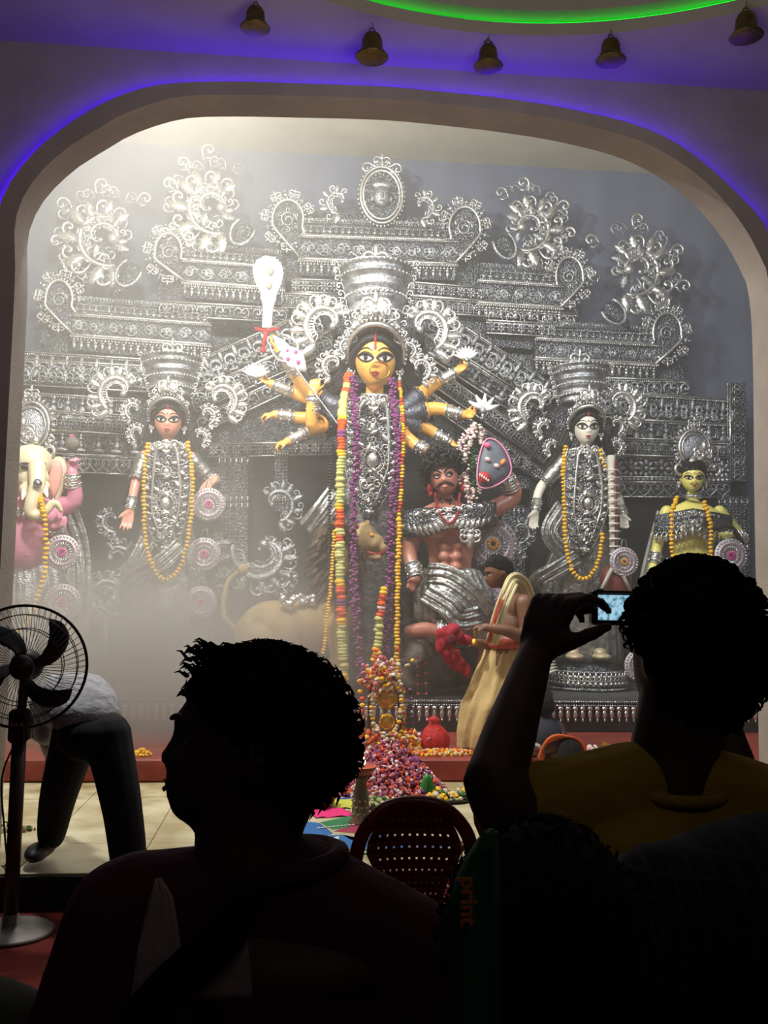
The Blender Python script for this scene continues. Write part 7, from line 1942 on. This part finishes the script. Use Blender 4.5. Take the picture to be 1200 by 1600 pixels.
for s in (-1, 1): limb(b, [V((cx5+s*.17, Y5, z5-.06)), V((cx5+s*.21, Y5, z5-.28))], [.075, .07])
b.build('shirt', mat('black_shirt', (14, 14, 16), .95), m3, remesh=.012, relax=2); trousers(m3, cx5, Y5, .7, jean)
# green printed scarf hanging beside that head
t = thing('printed_scarf', 'green scarf with orange lettering reading print, beside the nearest head', 'scarf', at(730, 1400, .72))
grn = mat('green_scarf', (22, 96, 60), .85, 0, .3, 14, .3, 30)
b = MB(); rows = []; Ys = .72
for k in range(13):
    t_ = k/12; y = lerp(1312, 1700, t_); rows.append([at(lerp(702+(48*(1-t_*3)**2 if t_ < .33 else 0), 768, i/8), y+ (0 if t_ > .3 else -18*(i/8)*(1-t_*3)), Ys-.02*math.sin(PI*i/8)) for i in range(9)])
b.loft(rows, closed=False); sc = b.build('scarf_cloth', grn, t, solid=.004)
fc_ = bpy.data.curves.new('lettering', 'FONT'); fc_.body = 'print'; fc_.size = 36*pxm(Ys)*1.0; fc_.extrude = .0006; fc_.align_x = 'CENTER'; fc_.align_y = 'CENTER'; fc_.offset = .0004
fo = bpy.data.objects.new('lettering', fc_); COL.objects.link(fo); fo.parent = t; lp = at(732, 1408, Ys-.028); fo.location = lp-wl(t); fo.rotation_euler = (PI/2, PI/2, 0); fc_.materials.append(mat('orange_print', (190, 108, 30), .8)); bpy.context.view_layer.update()
me_ = bpy.data.meshes.new_from_object(fo); loc_, rot_ = fo.location.copy(), fo.rotation_euler.copy(); bpy.data.objects.remove(fo); fo = bpy.data.objects.new('lettering', me_); COL.objects.link(fo); fo.parent = t; fo.location = loc_; fo.rotation_euler = rot_
fo['label'] = 'orange lettering reading print'; fo['kind'] = 'stuff'
b = MB(); b.tube([at(768, 1300, Ys), at(770, 1500, Ys), at(770, 1700, Ys)], .006, 6); b.build('hem', grn, t)
# shoulder in a dark blue checked shirt, lower right
m = bpy.data.materials.new('blue_check'); m.use_nodes = True; nt = m.node_tree; bs = nt.nodes['Principled BSDF']; bs.inputs['Roughness'].default_value = .9
tc = nt.nodes.new('ShaderNodeNewGeometry'); sp = nt.nodes.new('ShaderNodeSeparateXYZ'); nt.links.new(tc.outputs['Position'], sp.inputs[0]); acc = None
for ax in ('X', 'Z'):
    mu = nt.nodes.new('ShaderNodeMath'); mu.operation = 'MULTIPLY'; mu.inputs[1].default_value = 55; nt.links.new(sp.outputs[ax], mu.inputs[0])
    fr = nt.nodes.new('ShaderNodeMath'); fr.operation = 'FRACT'; nt.links.new(mu.outputs[0], fr.inputs[0]); gt_ = nt.nodes.new('ShaderNodeMath'); gt_.operation = 'GREATER_THAN'; gt_.inputs[1].default_value = .82; nt.links.new(fr.outputs[0], gt_.inputs[0])
    if acc is None: acc = gt_
    else: mx_ = nt.nodes.new('ShaderNodeMath'); mx_.operation = 'MAXIMUM'; nt.links.new(acc.outputs[0], mx_.inputs[0]); nt.links.new(gt_.outputs[0], mx_.inputs[1]); acc = mx_
mix = nt.nodes.new('ShaderNodeMix'); mix.data_type = 'RGBA'; mix.inputs[6].default_value = (*lin((12, 15, 24)), 1); mix.inputs[7].default_value = (*lin((30, 42, 58)), 1); nt.links.new(acc.outputs[0], mix.inputs[0]); nt.links.new(mix.outputs[2], bs.inputs['Base Color'])
check = m
def torso_person(label, hx, hy, Y, shx, shy, mm, hw=.2, yaw=PI, seed=1):
    p = person(label, V((at(shx, shy, Y).x, Y, 0))); hh_ = Head(at(hx, hy, Y), .115, yaw=yaw, W=.08, D=.098, jaw=.22, male=True); S_ = at(shx, shy, Y); b = MB(); hh_.mesh(b)
    limb(b, [hh_.c-V((0, 0, .05)), S_+V((0, 0, .03))], [.058, .065]); b.ell(S_-V((0, 0, .04)), (hw*.95, .1, .07)); b.ell(S_-V((0, 0, .28)), (.17, .11, .28))
    for s in (-1, 1): limb(b, [S_+V((s*hw*.85, 0, -.05)), S_+V((s*hw*1.1, 0, -.32)), S_+V((s*hw, .2, -.4))], [.055, .045, .03]); hand(b, S_+V((s*hw, .2, -.4)), (-s*.3, 1, 0), (0, 0, -1), .18, thumb=s)
    zh = max(.5, S_.z-.56); lower(b, S_.x, Y, zh); b.build('body', crowd_skin, p, remesh=.012, relax=2); face_bits(hh_, p, .0012); cap_hair(p, hh_, line=.4, thick=1.12, tufts=250, ln=.14, seed=seed, rearlow=-.75, mm=crowd_hair)
    b = MB(); b.ell(S_-V((0, 0, .05)), (hw*1.1, .125, .10), u=24, v=14); b.ell(S_-V((0, 0, .3)), (.195, .13, .3), u=24, v=14)
    for s in (-1, 1): limb(b, [S_+V((s*hw*.85, 0, -.06)), S_+V((s*hw*1.1, 0, -.3))], [.08, .07])
    b.build('shirt', mm, p, remesh=.012, relax=2); trousers(p, S_.x, Y, zh, jean); return p
torso_person('spectator in a dark blue checked shirt, head outside the frame at lower right', 1370, 1150, .95, 1310, 1345, check, .21, seed=5)
torso_person('small spectator in a dark green shirt cut off by the lower left corner', -150, 1440, 1.5, -120, 1580, mat('dark_green_shirt', (40, 46, 30), .9), .19, seed=6)
